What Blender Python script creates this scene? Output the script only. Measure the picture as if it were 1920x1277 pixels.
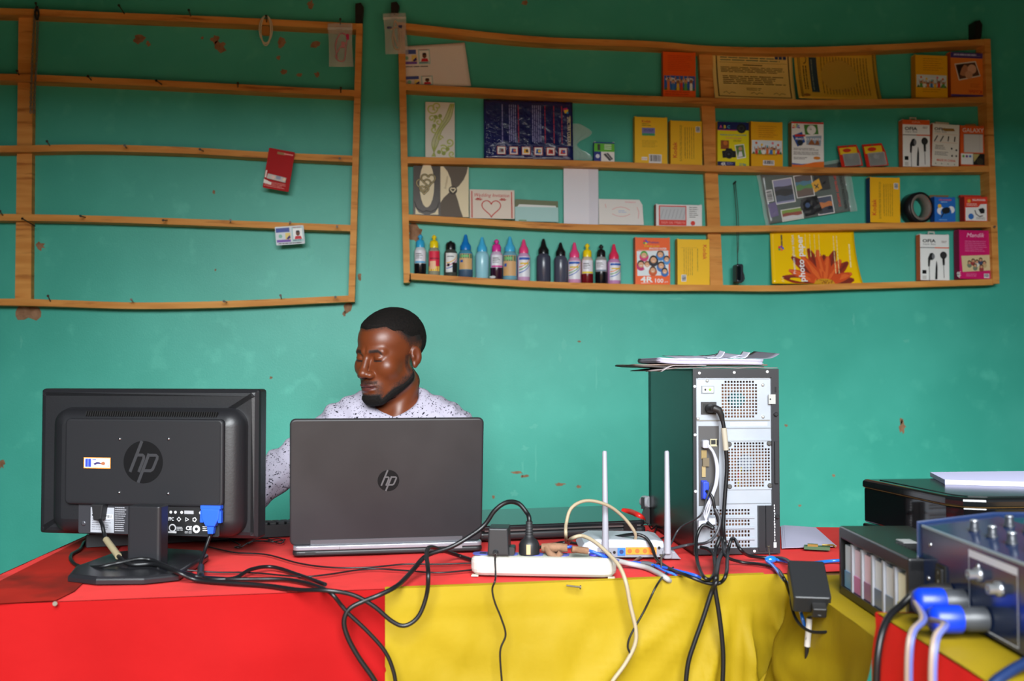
import bpy, math, random
import numpy as np
from mathutils import Vector, Matrix, noise
for o in list(bpy.data.objects): bpy.data.objects.remove(o)
SC = bpy.context.scene; COL = SC.collection
R = math.radians; rnd = random.Random(11)

# ---------------------------------------------------------------- camera
IW, IH, FPX = 1920, 1277, 1867.0
CAM = Vector((0, 0, 1.115)); YAW = R(7.0); PIT = R(1.73)
FWD = Vector((math.sin(YAW)*math.cos(PIT), math.cos(YAW)*math.cos(PIT), math.sin(PIT)))
RGT = Vector((math.cos(YAW), -math.sin(YAW), 0)); UPV = RGT.cross(FWD)
cd = bpy.data.cameras.new('camera'); cam = bpy.data.objects.new('camera', cd); COL.objects.link(cam)
cd.sensor_width = 36; cd.lens = 36*FPX/IW; cd.clip_start = .02
cam.matrix_world = Matrix((( RGT.x, UPV.x, -FWD.x, CAM.x), (RGT.y, UPV.y, -FWD.y, CAM.y), (RGT.z, UPV.z, -FWD.z, CAM.z), (0, 0, 0, 1)))
cd.dof.use_dof = True; cd.dof.focus_distance = 2.15; cd.dof.aperture_fstop = 4.2
SC.camera = cam
# ---------------------------------------------------------------- light
w = bpy.data.worlds.new('world'); SC.world = w; w.use_nodes = True
bg = w.node_tree.nodes['Background']; bg.inputs[0].default_value = (.75, .87, 1, 1); bg.inputs[1].default_value = .28
def area(name, loc, target, sx, sy, power, col):
    l = bpy.data.lights.new(name, 'AREA'); l.shape = 'RECTANGLE'; l.size = sx; l.size_y = sy; l.energy = power; l.color = col
    o = bpy.data.objects.new(name, l); COL.objects.link(o); o.location = loc
    o.rotation_euler = (Vector(target)-Vector(loc)).to_track_quat('-Z', 'Y').to_euler(); return o
# daylight: the open sky above the roofs across the street, reaching in under the lintel of the open shop front
area('daylight', (-.2, -3.0, 4.05), (-.2, 3.0, 4.05), 3.2, 4.4, 1540, (.92, .97, 1))
# high sun from behind the building: only the bare earth outside is sunlit, and its warm bounce lifts the upper wall
sl_ = bpy.data.lights.new('sun', 'SUN'); sl_.energy = 7.5; sl_.angle = R(.6); sl_.color = (1, .95, .88)
so_ = bpy.data.objects.new('sun', sl_); COL.objects.link(so_); so_.rotation_euler = Vector((-.12, -.36, -1)).to_track_quat('-Z', 'Y').to_euler()
SC.view_settings.view_transform = 'Standard'; SC.view_settings.look = 'None'; SC.view_settings.gamma = 1
SC.view_settings.use_curve_mapping = False; SC.view_settings.exposure = 0.0

# ---------------------------------------------------------------- pixel -> place
def ray(px, py): return FWD + RGT*((px-960)/FPX) + UPV*(-(py-638.5)/FPX)
def onz(px, py, z): d = ray(px, py); return CAM + d*((z-CAM.z)/d.z)
def ony(px, py, y): d = ray(px, py); return CAM + d*((y-CAM.y)/d.y)
def ond(px, py, dep): return CAM + ray(px, py)*dep
def camxy(x, dep): return Vector((RGT.x*x + math.sin(YAW)*dep, RGT.y*x + math.cos(YAW)*dep, 0))   # metres right of / ahead of the camera
YW = 3.38; TZ = .75

# ---------------------------------------------------------------- materials
def lin(c): return tuple((x/255/12.92 if x/255 <= .04045 else ((x/255+.055)/1.055)**2.4) for x in c)
_M = {}
def C(r, g, b, rough=.55, metal=0, spec=.4, name=None, **kw):
    k = (r, g, b, rough, metal, spec, name)
    if k in _M: return _M[k]
    m = bpy.data.materials.new(name or 'col_%d_%d_%d' % (r, g, b)); m.use_nodes = True
    p = m.node_tree.nodes['Principled BSDF']
    p.inputs['Base Color'].default_value = (*lin((r, g, b)), 1); p.inputs['Roughness'].default_value = rough
    p.inputs['Metallic'].default_value = metal; p.inputs['Specular IOR Level'].default_value = spec
    for a, v in kw.items(): p.inputs[a.replace('_', ' ')].default_value = v
    _M[k] = m; return m
def noisy(name, c1, c2, scale=8, rough=.7, bump=0, bscale=60, detail=6, spec=.3, stretch=(1, 1, 1), lo=.35, hi=.65, c3=None, scale3=2, lo3=.6, hi3=.7, metal=0):
    m = bpy.data.materials.new(name); m.use_nodes = True; nt = m.node_tree; N = nt.nodes; L = nt.links
    p = N['Principled BSDF']; p.inputs['Roughness'].default_value = rough; p.inputs['Specular IOR Level'].default_value = spec; p.inputs['Metallic'].default_value = metal
    tc = N.new('ShaderNodeTexCoord'); mp = N.new('ShaderNodeMapping'); mp.inputs['Scale'].default_value = stretch
    L.new(tc.outputs['Object'], mp.inputs[0])
    def nz(s, d):
        n = N.new('ShaderNodeTexNoise'); n.inputs['Scale'].default_value = s; n.inputs['Detail'].default_value = d; L.new(mp.outputs[0], n.inputs['Vector']); return n
    def ramp(src, a, b, ca, cb):
        r = N.new('ShaderNodeValToRGB'); r.color_ramp.elements[0].position = a; r.color_ramp.elements[1].position = b
        r.color_ramp.elements[0].color = ca; r.color_ramp.elements[1].color = cb; L.new(src, r.inputs[0]); return r
    out = ramp(nz(scale, detail).outputs[0], lo, hi, (*lin(c1), 1), (*lin(c2), 1)).outputs[0]
    if c3:
        f = ramp(nz(scale3, 5).outputs[0], lo3, hi3, (0, 0, 0, 1), (1, 1, 1, 1)); mx = N.new('ShaderNodeMix'); mx.data_type = 'RGBA'
        L.new(f.outputs[0], mx.inputs[0]); L.new(out, mx.inputs[6]); mx.inputs[7].default_value = (*lin(c3), 1); out = mx.outputs[2]
    L.new(out, p.inputs['Base Color'])
    if bump:
        b = N.new('ShaderNodeBump'); b.inputs['Strength'].default_value = bump; b.inputs['Distance'].default_value = .01
        L.new(nz(bscale, 8).outputs[0], b.inputs['Height']); L.new(b.outputs[0], p.inputs['Normal'])
    return m
WHITE = C(235, 235, 238); BLACK = C(18, 18, 20, .35); DARK = C(34, 34, 38, .42); GREY = C(150, 152, 158)
CABLE = C(16, 16, 18, .38, name='black_cable_rubber'); STEEL = C(190, 192, 196, .3, 1); NAILM = C(70, 62, 56, .45, .8)

# ---------------------------------------------------------------- mesh builder
class MB:
    def __init__(s): s.v = []; s.f = []; s.m = []; s.s = []; s.mats = []
    def mi(s, mat):
        if mat not in s.mats: s.mats.append(mat)
        return s.mats.index(mat)
    def add(s, vs, fs, mat, M=None, smooth=False):
        b = len(s.v); i = s.mi(mat)
        s.v += [tuple(M @ Vector(p)) if M is not None else tuple(p) for p in vs]
        for f in fs: s.f.append(tuple(b+k for k in f)); s.m.append(i); s.s.append(smooth)
        return s
    def rings(s, rings, mat, M=None, smooth=True, closed=True, cap=True, loop=False):
        n = len(rings[0]); vs = [p for r in rings for p in r]; fs = []; K = len(rings)
        for i in range(K if loop else K-1):
            a = i*n; c = ((i+1) % K)*n
            for j in range(n if closed else n-1):
                k = (j+1) % n; fs.append((a+j, a+k, c+k, c+j))
        s.add(vs, fs, mat, M, smooth)
        if cap and closed and not loop:
            s.add(rings[0], [tuple(range(n))[::-1]], mat, M, False); s.add(rings[-1], [tuple(range(n))], mat, M, False)
        return s
    def box(s, c, d, mat, M=None):
        x, y, z = c; a, b, e = d[0]/2, d[1]/2, d[2]/2
        vs = [(x-a, y-b, z-e), (x+a, y-b, z-e), (x+a, y+b, z-e), (x-a, y+b, z-e), (x-a, y-b, z+e), (x+a, y-b, z+e), (x+a, y+b, z+e), (x-a, y+b, z+e)]
        return s.add(vs, [(3, 2, 1, 0), (4, 5, 6, 7), (0, 1, 5, 4), (1, 2, 6, 5), (2, 3, 7, 6), (3, 0, 4, 7)], mat, M)
    def prism(s, poly, z0, z1, mat, M=None, bev=0, smooth=False, bev0=None):
        """poly CCW in xy; bev = chamfer of the z1 rim, bev0 of the z0 rim"""
        bev0 = bev if bev0 is None else bev0
        def inset(d):
            n = len(poly); out = []
            for i in range(n):
                a = Vector(poly[i-1][:2]); b = Vector(poly[i][:2]); c = Vector(poly[(i+1) % n][:2])
                e1 = (b-a).normalized(); e2 = (c-b).normalized(); n1 = Vector((-e1.y, e1.x)); n2 = Vector((-e2.y, e2.x))
                k = n1+n2; k = k/max(.3, k.dot(n1)) if k.length > 1e-6 else n1
                out.append(b+k*d)
            return out
        rr = []
        def ring(d, z): rr.append([(p.x, p.y, z) for p in inset(d)])
        if bev0:
            for t in (0, .3, .7): ring(bev0*(1-math.sin(t*math.pi/2)), z0+bev0*(1-math.cos(t*math.pi/2)))
        ring(0, z0+bev0); 
        if z1-bev > z0+bev0+1e-7: ring(0, z1-bev)
        if bev:
            for t in (.3, .7, 1): ring(bev*(1-math.cos(t*math.pi/2)), z1-bev+bev*math.sin(t*math.pi/2))
        return s.rings(rr, mat, M, smooth)
    def rbox(s, c, d, r, mat, M=None, bev=0, seg=5, bev0=None):
        return s.prism(rrect(c[0], c[1], d[0], d[1], r, seg), c[2]-d[2]/2, c[2]+d[2]/2, mat, M, bev, bev0=bev0)
    def lathe(s, prof, mat, M=None, n=20, smooth=True, cap=True):
        return s.rings([[(r*math.cos(2*math.pi*j/n), r*math.sin(2*math.pi*j/n), z) for j in range(n)] for r, z in prof], mat, M, smooth, cap=cap)
    def tube(s, pts, r, mat, M=None, n=8, closed=False, flat=1.0):
        pts = [Vector(p) for p in pts]; rs = r if isinstance(r, (list, tuple)) else [r]*len(pts); rr = []; K = len(pts)
        up = None
        for i, p in enumerate(pts):
            t = (pts[(i+1) % K]-pts[i-1]) if closed else (pts[min(i+1, K-1)]-pts[max(i-1, 0)])
            t = t.normalized() if t.length > 1e-9 else Vector((0, 0, 1))
            if up is None: up = Vector((0, 0, 1)) if abs(t.z) < .9 else Vector((1, 0, 0))
            a = t.cross(up); a = a.normalized() if a.length > 1e-6 else t.orthogonal().normalized(); b = a.cross(t).normalized(); up = b
            rr.append([tuple(p+(a*math.cos(2*math.pi*j/n)+b*math.sin(2*math.pi*j/n)*flat)*rs[i]) for j in range(n)])
        return s.rings(rr, mat, M, True, loop=closed)
    def grid(s, fn, nu, nv, mat, M=None, smooth=True, th=0, thdir=None):
        vs = [fn(i/nu, j/nv) for j in range(nv+1) for i in range(nu+1)]; w = nu+1
        fs = [(j*w+i, j*w+i+1, (j+1)*w+i+1, (j+1)*w+i) for j in range(nv) for i in range(nu)]
        if not th: return s.add(vs, fs, mat, M, smooth)
        d = Vector(thdir)*th; n = len(vs); v2 = [tuple(Vector(p)+d) for p in vs]
        bd = [i for i in range(w)]+[j*w+nu for j in range(1, nv+1)]+[nv*w+i for i in range(nu-1, -1, -1)]+[j*w for j in range(nv-1, 0, -1)]
        f2 = fs+[tuple(n+k for k in reversed(f)) for f in fs]+[(bd[k], n+bd[k], n+bd[(k+1) % len(bd)], bd[(k+1) % len(bd)]) for k in range(len(bd))]
        return s.add(vs+v2, f2, mat, M, smooth)
    def ball(s, c, r, mat, M=None, nu=14, nv=9):
        r = r if isinstance(r, (tuple, list)) else (r, r, r)
        rr = [[(c[0]+r[0]*math.sin(t)*math.cos(2*math.pi*j/nu), c[1]+r[1]*math.sin(t)*math.sin(2*math.pi*j/nu), c[2]-r[2]*math.cos(t)) for j in range(nu)] for t in [math.pi*max(.02, min(.98, i/nv)) for i in range(nv+1)]]
        return s.rings(rr, mat, M)
    def text(s, body, x, y, size, mat, z=0, M=None, align='LEFT', bold=0, shear=0, sx=1, rot=0, th=0):
        vs, fs = glyphs(body, bold, shear)
        if not vs: return s
        xs = [v[0] for v in vs]; w0 = min(xs); w1 = max(xs); off = {'LEFT': -w0, 'CENTER': -(w0+w1)/2, 'RIGHT': -w1}[align]
        if sx < 0: sx = -sx/(size*(w1-w0))      # negative: fit to this width
        T = Matrix.Translation((x, y, z)) @ Matrix.Rotation(rot, 4, 'Z') @ Matrix.Diagonal((size*sx, size, 1, 1)) @ Matrix.Translation((off, 0, 0))
        return s.add(vs, fs, mat, (M @ T) if M is not None else T)
    def build(s, name, parent=None, autosmooth=None):
        me = bpy.data.meshes.new(name); me.from_pydata(s.v, [], s.f)
        for m in s.mats: me.materials.append(m)
        me.polygons.foreach_set('material_index', s.m); me.polygons.foreach_set('use_smooth', s.s); me.update()
        o = bpy.data.objects.new(name, me); COL.objects.link(o)
        if parent is not None: o.parent = parent
        return o
def rrect(cx, cy, w, h, r, seg=5):
    o = []
    for (sx, sy, a0) in ((1, -1, -90), (1, 1, 0), (-1, 1, 90), (-1, -1, 180)):
        for k in range(seg+1):
            a = R(a0+90*k/seg); o.append((cx+sx*(w/2-r)+r*math.cos(a), cy+sy*(h/2-r)+r*math.sin(a)))
    return o
def circ(cx, cy, r, n=20, ry=None): return [(cx+r*math.cos(2*math.pi*k/n), cy+(ry or r)*math.sin(2*math.pi*k/n)) for k in range(n)]
_G = {}
def glyphs(body, bold=0, shear=0):
    k = (body, bold, shear)
    if k not in _G:
        c = bpy.data.curves.new('t', 'FONT'); c.body = body; c.size = 1; c.resolution_u = 2; c.offset = bold; c.shear = shear
        o = bpy.data.objects.new('t', c); COL.objects.link(o); bpy.context.view_layer.update()
        me = bpy.data.meshes.new_from_object(o.evaluated_get(bpy.context.evaluated_depsgraph_get()))
        _G[k] = ([tuple(v.co) for v in me.vertices], [tuple(p.vertices) for p in me.polygons])
        bpy.data.objects.remove(o); bpy.data.curves.remove(c); bpy.data.meshes.remove(me)
    return _G[k]
def spline(pts, n=8, closed=False):
    P = [Vector(p) for p in pts]; out = []; K = len(P)
    for i in range(K if closed else K-1):
        p0 = P[i-1] if (i or closed) else P[0]*2-P[1]; p1 = P[i]; p2 = P[(i+1) % K]; p3 = P[(i+2) % K] if (closed or i+2 < K) else P[-1]*2-P[-2]
        for k in range(n):
            t = k/n; out.append(.5*((2*p1)+(p2-p0)*t+(2*p0-5*p1+4*p2-p3)*t*t+(3*p1-p0-3*p2+p3)*t*t*t))
    if not closed: out.append(P[-1])
    return out
def hang(P):
    """lets a cord that leaves the picture run on down to the floor"""
    p = Vector(P[-1]); return list(P)+[p+Vector((.004, 0, -.15)), p+Vector((.0, -.004, -.32)), Vector((p.x+.01, p.y-.01, max(.012, p.z-.52))), Vector((p.x+.02, p.y-.02, .008))]
def thing(name, label, cat, loc=(0, 0, 0), rot=(0, 0, 0), group=None):
    o = bpy.data.objects.new(name, None); o.empty_display_size = .05; COL.objects.link(o); o.location = loc; o.rotation_euler = rot
    return tag(o, label, cat, group)
def tag(o, label, cat, group=None):
    o['label'] = label; o['category'] = cat
    if group: o['group'] = group
    return o
def struct(o, label=None):
    o['kind'] = 'structure'
    if label: o['label'] = label
    return o
FACE = (R(90), 0, 0)      # local (u right, v up, n towards the room) for things that face the camera side
def face(rz=0, lean=0, tilt=0): return (R(90-lean), R(tilt), R(rz))
# ================================================================ room shell
MAT_WALL = noisy('green_plaster', (60, 166, 146), (70, 176, 156), scale=4, rough=.45, bump=.07, bscale=260, c3=(84, 188, 166), scale3=14, lo3=.6, hi3=.85, spec=.42)
MAT_CHIP = noisy('bare_mud_plaster', (128, 92, 66), (158, 120, 92), scale=40, rough=.9, bump=.2)
MAT_SCUFF = C(84, 180, 160, .5)
mb = MB()
mb.add([(-3.4, YW, 0), (3.6, YW, 0), (3.6, YW, 2.85), (-3.4, YW, 2.85)], [(0, 1, 2, 3)], MAT_WALL)
mb.add([(-3.4, YW+.15, 0), (3.6, YW+.15, 0), (3.6, YW+.15, 2.85), (-3.4, YW+.15, 2.85)], [(3, 2, 1, 0)], MAT_WALL)
def chip(px, py, rx, ry, mat=MAT_CHIP, k=14, seed=0, jag=.45):
    r_ = random.Random(seed+int(px)*7+int(py)); pts = []
    c = ony(px, py, YW-.0006)
    for i in range(k):
        a = 2*math.pi*i/k; q = 1+r_.uniform(-jag, jag*.6); p = ony(px+rx*q*math.cos(a), py-ry*q*math.sin(a), YW-.0006); pts.append(tuple(p))
    mb.add([tuple(c)]+pts, [(0, 1+(i+1) % k, 1+i) for i in range(k)], mat)
for a in [(262, 74, 13, 8), (278, 82, 5, 5), (403, 74, 8, 8), (411, 88, 12, 12), (379, 71, 3, 3), (528, 80, 9, 10), (590, 83, 10, 6), (582, 8, 6, 8), (75, 461, 9, 8), (50, 585, 24, 17),
          (652, 579, 8, 12), (645, 588, 4, 5), (674, 519, 4, 7), (779, 437, 16, 17), (983, 5, 6, 6), (522, 108, 4, 4), (532, 134, 6, 5), (562, 141, 6, 4), (594, 140, 5, 5), (401, 360, 3, 4),
          (1692, 800, 6, 14), (1690, 790, 3, 6), (1474, 798, 3, 3), (1563, 892, 3, 3), (1500, 948, 4, 2), (968, 886, 12, 3), (984, 893, 8, 3), (1049, 908, 10, 3), (2, 870, 7, 9), (508, 708, 3, 3), (404, 506, 2, 2), (1085, 912, 6, 3), (925, 932, 3, 3), (1086, 640, 3, 2)]: chip(*a)
for a in [(585, 470, 5, 14), (600, 490, 3, 6), (575, 480, 3, 10), (590, 608, 6, 12), (692, 490, 6, 20), (1058, 648, 5, 13), (1050, 670, 3, 8), (1118, 700, 2, 30), (985, 840, 9, 5), (1002, 800, 8, 5), (965, 925, 7, 6), (1005, 870, 2, 40), (980, 880, 2, 24), (1128, 620, 2, 12), (905, 640, 4, 9), (1268, 560, 20, 2), (1700, 640, 8, 3), (860, 600, 4, 8), (1600, 600, 3, 10), (40, 640, 3, 12)]: chip(*a, mat=MAT_SCUFF, jag=.6)
struct(mb.build('wall_back'), 'green painted plaster wall with chipped patches')
def slab(name, c, d, mat): return struct(MB().box(c, d, mat).build(name))
slab('ground', (.1, -6.8, -.07), (30, 15, .1), noisy('red_earth', (176, 132, 98), (192, 148, 112), 3, .9, .2))
slab('floor', (.1, 2.1, -.05), (7.2, 2.8, .1), noisy('cement_floor', (120, 112, 104), (145, 136, 126), 6, .8, .1))
slab('ceiling', (.1, 2.15, 2.9), (7.2, 2.8, .1), noisy('ceiling_boards', (96, 82, 66), (118, 102, 84), 5, .8))
slab('wall_left', (-3.45, 2.1, 1.4), (.1, 2.7, 2.9), MAT_WALL); slab('wall_right', (3.65, 2.1, 1.4), (.1, 2.7, 2.9), MAT_WALL)
fm = MB(); LZ = 1.955
for c, d in (((-2.2, .8, 1.4), (2.5, .16, 2.9)), ((2.65, .8, 1.4), (2.0, .16, 2.9)), ((.35, .8, (2.85+LZ)/2), (2.7, .16, 2.85-LZ))): fm.box(c, d, MAT_WALL)
struct(fm.build('wall_front'), 'wall around the open shop front with its lintel')

# ================================================================ tables and cloths
WOOD_T = noisy('table_wood', (120, 84, 54), (150, 108, 70), 4, .6, .05, stretch=(1, 8, 8))
def bx_table(name, label, pts, z, legs, grp=None):
    c = sum((Vector(p) for p in pts), Vector())/len(pts); t = thing(name, label, 'table', (c.x, c.y, 0))
    loc = [(p[0]-c.x, p[1]-c.y) for p in pts]
    MB().prism(loc, z-.03, z, WOOD_T).build('tabletop', t)
    for (x, y) in [q[:2] for q in legs]: MB().box((x-c.x, y-c.y, (z-.03)/2), (.05, .05, z-.03), WOOD_T).build('leg', t)
FA = onz(0, 1132, TZ); FB = onz(1450, 1076, TZ); FD = (FB-FA).normalized(); FN = Vector((FD.y, -FD.x, 0))       # front edge of the long table
FC = FA - FD*.10                                                    # front left corner, outside the picture
SA = camxy(.50, 1.78); SB = camxy(.50, 1.37)                        # left edge of the return table, running towards the camera
BL = camxy(-.955, 2.47); BR = camxy(1.15, 2.30)
FR_ = FA + FD*((SA-FA).dot(FD)+.55)
bx_table('long_table', 'long table against the seated man, hidden under the red cloth', [FC+FN*-.01, FR_+FN*-.01, BR, BL+Vector((.01, 0, 0))], TZ-.004, [FC+FN*-.06+FD*.06, FR_+FN*-.06-FD*.06, BR+Vector((-.06, -.06, 0)), BL+Vector((.08, -.06, 0))])
S2 = camxy(1.15, 1.37); S3 = camxy(1.15, 1.80)
SAi = camxy(.515, 1.76); SBi = camxy(.515, 1.38)
# ---- red cloth: top + front drop on its left part
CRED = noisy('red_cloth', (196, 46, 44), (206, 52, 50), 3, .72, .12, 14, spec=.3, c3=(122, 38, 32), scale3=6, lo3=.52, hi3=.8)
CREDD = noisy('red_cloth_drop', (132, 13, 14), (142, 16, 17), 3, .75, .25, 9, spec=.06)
CYEL = noisy('yellow_cloth', (136, 114, 14), (144, 121, 18), 4, .62, .3, 11, spec=.15)
def fpt(s, h, off=0): return FA + FD*s + Vector((0, 0, TZ-h-FA.z+.0)) + FN*off
def nz(x, y, s, seed=0): return noise.noise(Vector((x*s, y*s, seed*3.7)))
sY = (onz(722, 1106, TZ)-FA).dot(FD); sR = (FB-FA).dot(FD)
rc = MB(); CSTAIN = noisy('stained_red_cloth', (176, 42, 40), (196, 48, 46), 12, .75, .1, 20, spec=.2)
L0 = FC; LEN = (FR_-FC).length
def topfn(u, v):
    a = FC.lerp(FR_, u); b = BL.lerp(BR, u); p = a.lerp(b, v); e = min(1, min(v, 1-v)*12)
    return (p.x, p.y, TZ + e*(.0012*nz(p.x, p.y, 9)+.0006*nz(p.x, p.y, 30)))
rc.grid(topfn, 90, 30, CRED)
def reddrop(u, v):
    s = -.10 + (sY+.015+.10)*u; h = v*.72
    k = min(1, h*6); f = .016*nz(s, h*.25, 5, 1)+.010*nz(s*.7, h*1.6, 7, 2)+.005*math.sin(s*26+2*nz(s, h, 3))*k+.004*abs(nz(s*.6+h*.2, h, 16, 9))
    if s < .12: f += .012*math.sin((s+.1)*40)*k*max(0, 1-(s+.1)/.22)
    edge = .004*nz(h, 5, 22)
    p = fpt(s+(edge if u > .98 else 0), h, .004+.012*k*1.0+f*k)
    return tuple(p)
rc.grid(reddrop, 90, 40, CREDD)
# worn, dirty corner of the cloth left of the monitor
CDIRT = noisy('dirty_red_cloth', (128, 26, 18), (146, 32, 22), 6, .8, .1, 20, spec=.1, c3=(84, 26, 18), scale3=7, lo3=.5, hi3=.7)
dq = [onz(x, y, TZ+.0022) for x, y in ((-86, 1137), (30, 1130), (104, 1126), (140, 1108), (190, 1060), (240, 1010), (262, 985), (232, 976), (155, 1011), (0, 1089))]
rc.add([tuple(q) for q in dq], [tuple(range(len(dq)))], CDIRT)
# left side drop
def leftdrop(u, v):
    p = FC.lerp(BL, u); h = v*.55; n = Vector((-1, 0, 0)); q = p+n*(.003+min(1, h*8)*(.012+.01*nz(u*3, h, 4, 8))); return (q.x, q.y, TZ-h)
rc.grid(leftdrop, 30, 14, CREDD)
tag(rc.build('red_tablecloth'), 'red cloth spread over the long table, stained near the left monitor', 'tablecloth')
# ---- yellow cloth: front drop, the corner, the return table and its top
yc = MB()
path = []; 
for k in range(61): path.append((fpt(sY+(sR-.02-sY)*k/60, 0), FN))
nS = Vector((-math.cos(YAW), math.sin(YAW), 0))
for k in range(1, 9):
    t = k/9; p = (fpt(sR-.02, 0)*(1-t)**2+fpt(sR+.03, 0)*2*t*(1-t)+SA*t*t); p.z = TZ; path.append((p, (FN*(1-t)+nS*t).normalized()))
for k in range(26): p = SA.lerp(SB, k/25); p.z = TZ; path.append((p, nS))
ns = len(path)-1
sG = .0
def yel(u, v):
    i = min(ns, int(round(u*ns))); p, n = path[i]; h = v*.72; s = i/ns
    k = min(1, h*9); x = i*.0165
    f = .018*nz(x*.8, h*.3, 4, 3)+.008*nz(x*1.2, h*2, 9, 4)+.005*abs(nz(x*1.5+h, h*.8, 13, 5))
    if h > .035 and i <= 60: f -= .010*min(1, (h-.035)*140)                      # double hem along the top
    g = (onz(1432, 1100, TZ)-FA).dot(FD); sx = sY+(sR-.02-sY)*min(i, 60)/60     # gathers that fan out from the knot by the corner
    ang = math.atan2(sx-g if i <= 60 else .02+(i-60)*.012, h+.02)
    wgt = max(0, 1-abs(ang-.15)/.95)
    f += k*wgt*(.022*math.sin(ang*15+.6)+.011*math.sin(ang*31)) * min(1, h*7)
    ang2 = math.atan2(sx-(g-.02), h+.01)
    if i <= 60: f += .010*math.exp(-((ang2+.95)/.07)**2)*min(1, h*12)           # one long diagonal crease
    if i > 60: f += k*(.016*math.sin(x*16+h*9)+.010*nz(x*2, h*3, 5, 6)) + .05*k*min(1, (i-60)/8)*min(1, h*3)
    q = p+n*(.006+.014*k+f*k); return (q.x, q.y, TZ+.0012-h)
yc.grid(yel, ns, 60, CYEL)
def yhem(u, v):                                     # strip of the yellow cloth turned over on the table edge
    i = min(60, int(round(u*60))); p, n = path[i]; q = p-n*(.005*(v)+.002*nz(i*.1, 1, 4)*v)+n*.0065*(1-v); return (q.x, q.y, TZ+.0016+.0016*math.sin(v*3.1))
yc.grid(yhem, 60, 3, CYEL)
def ytop(u, v):
    a = SA.lerp(SB, v); b = camxy(1.15, 1.78).lerp(camxy(1.15, 1.37), v); p = a.lerp(b, u)-nS*(-.006)*(1-u); return (p.x, p.y, TZ+.0015+.001*nz(p.x, p.y, 12))
yc.grid(ytop, 30, 16, CYEL)
tag(yc.build('yellow_tablecloth'), 'yellow cloth pinned along the table front, gathered in folds at the corner', 'tablecloth')
bx_table('return_table', 'small table joining the long table at the right, under yellow cloth', [SBi, S2, S3, SAi], TZ-.004, [])
for o in bpy.data.objects:
    if o.name == 'return_table':
        for p in (SBi, S2, S3, SAi):
            c = o.location; q = p+((SBi+S3)/2-p)*.12; MB().box((q.x-c.x, q.y-c.y, .357), (.05, .05, .714), WOOD_T).build('leg', o)
# ---- near table with yellow top and red side drop
NZ = .80
N0 = camxy(.475, 1.305); N1 = camxy(.49, .62); N2 = camxy(1.25, .62); N3 = camxy(1.25, 1.305)
bx_table('near_table', 'near table carrying the audio mixer, under a yellow and red cloth', [N1, N2, N3, N0], NZ-.004, [p+((N0+N2)/2-p)*.15 for p in (N0, N1, N2, N3)])
nc = MB()
def ntop(u, v):
    p = N0.lerp(N1, u).lerp(N3.lerp(N2, u), v); return (p.x, p.y, NZ+.001*nz(p.x, p.y, 9))
nc.grid(ntop, 30, 30, CYEL)
def nside(u, v):
    p = N0.lerp(N1, u); h = v*.6; k = min(1, h*9); q = p+nS*(.003+k*(.012+.012*nz(u*4, h*.5, 3, 5)+.004*math.sin(u*30)))+Vector((0, 0, 0))
    e = (.004*nz(h, 9, 30)+.005*math.sin(h*90))*max(0, 1-u*14); q = q+(N1-N0).normalized()*e
    return (q.x, q.y, NZ-h)
CRED2 = noisy('flag_red', (206, 26, 26), (216, 32, 32), 3, .7, .2, 10, spec=.15)
nc.grid(nside, 40, 36, CRED2)
def nback(u, v):
    p = N0.lerp(N3, u); h = v*.5; return (p.x, p.y+.004+.006*nz(u*5, h, 3, 7)*min(1, h*9), NZ-h)
nc.grid(nback, 20, 12, CREDD)
tag(nc.build('flag_cloth'), 'cloth with yellow top and red side hanging over the near right table', 'tablecloth')

# ================================================================ wooden racks on the wall
WOOD = noisy('rack_wood', (204, 134, 62), (222, 156, 80), 5, .6, .06, 40, stretch=(1, 1, 9), spec=.25, c3=(160, 92, 36), scale3=7, lo3=.58, hi3=.75)
WOODR = noisy('rail_wood', (200, 130, 58), (220, 154, 78), 5, .6, .06, 40, stretch=(1, 9, 9), spec=.25, c3=(156, 88, 36), scale3=7, lo3=.58, hi3=.75)
RD = .055
def rail(parent, pts, d=RD, th=.021, name='rail'):
    m = MB(); P = spline([ony(x, y, YW-d) for x, y in pts], 6); rr = []
    for i, p in enumerate(P):
        t = th*(1+.06*nz(p.x, 0, 3, len(pts))); rr.append([(p.x, YW-d, p.z-t), (p.x, YW-d, p.z), (p.x, YW-.001, p.z), (p.x, YW-.001, p.z-t)])
    m.rings(rr, WOODR, None, False); m.build(name, parent); return [(p.x, p.z) for p in P]
def post(parent, xl0, xr0, y0, xl1, xr1, y1, d=RD, name='post'):
    m = MB(); y = YW-d; a, b, c, e = ony(xl0, y0, y), ony(xr0, y0, y), ony(xl1, y1, y), ony(xr1, y1, y); rr = []
    for k in range(9):
        t = k/8; l = a.lerp(c, t); r = b.lerp(e, t); j = .0012*nz(t*4, xl0, 2); rr.append([(l.x+j, y, l.z), (l.x+j, YW-.001, l.z), (r.x+j, YW-.001, r.z), (r.x+j, y, r.z)])
    m.rings(rr, WOOD, None, False); m.build(name, parent)
def nail(parent, px, py, dx=4, dy=-8, ln=.045, d=RD, shiny=False, py_off=0):
    """px,py: where it enters the wood (photo); it sticks out towards the room and its head sits at px+dx, py+dy"""
    a = ony(px, py, YW-d+.004); b = ony(px+dx, py+dy, YW-d-ln); m = MB(); mt = STEEL if shiny else NAILM
    m.tube([a, a.lerp(b, .5), b], .0019, mt, n=6); t = (b-a).normalized(); m.tube([b-t*.001, b+t*.0015], .0042, mt, n=8); m.build('nail', parent)
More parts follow.
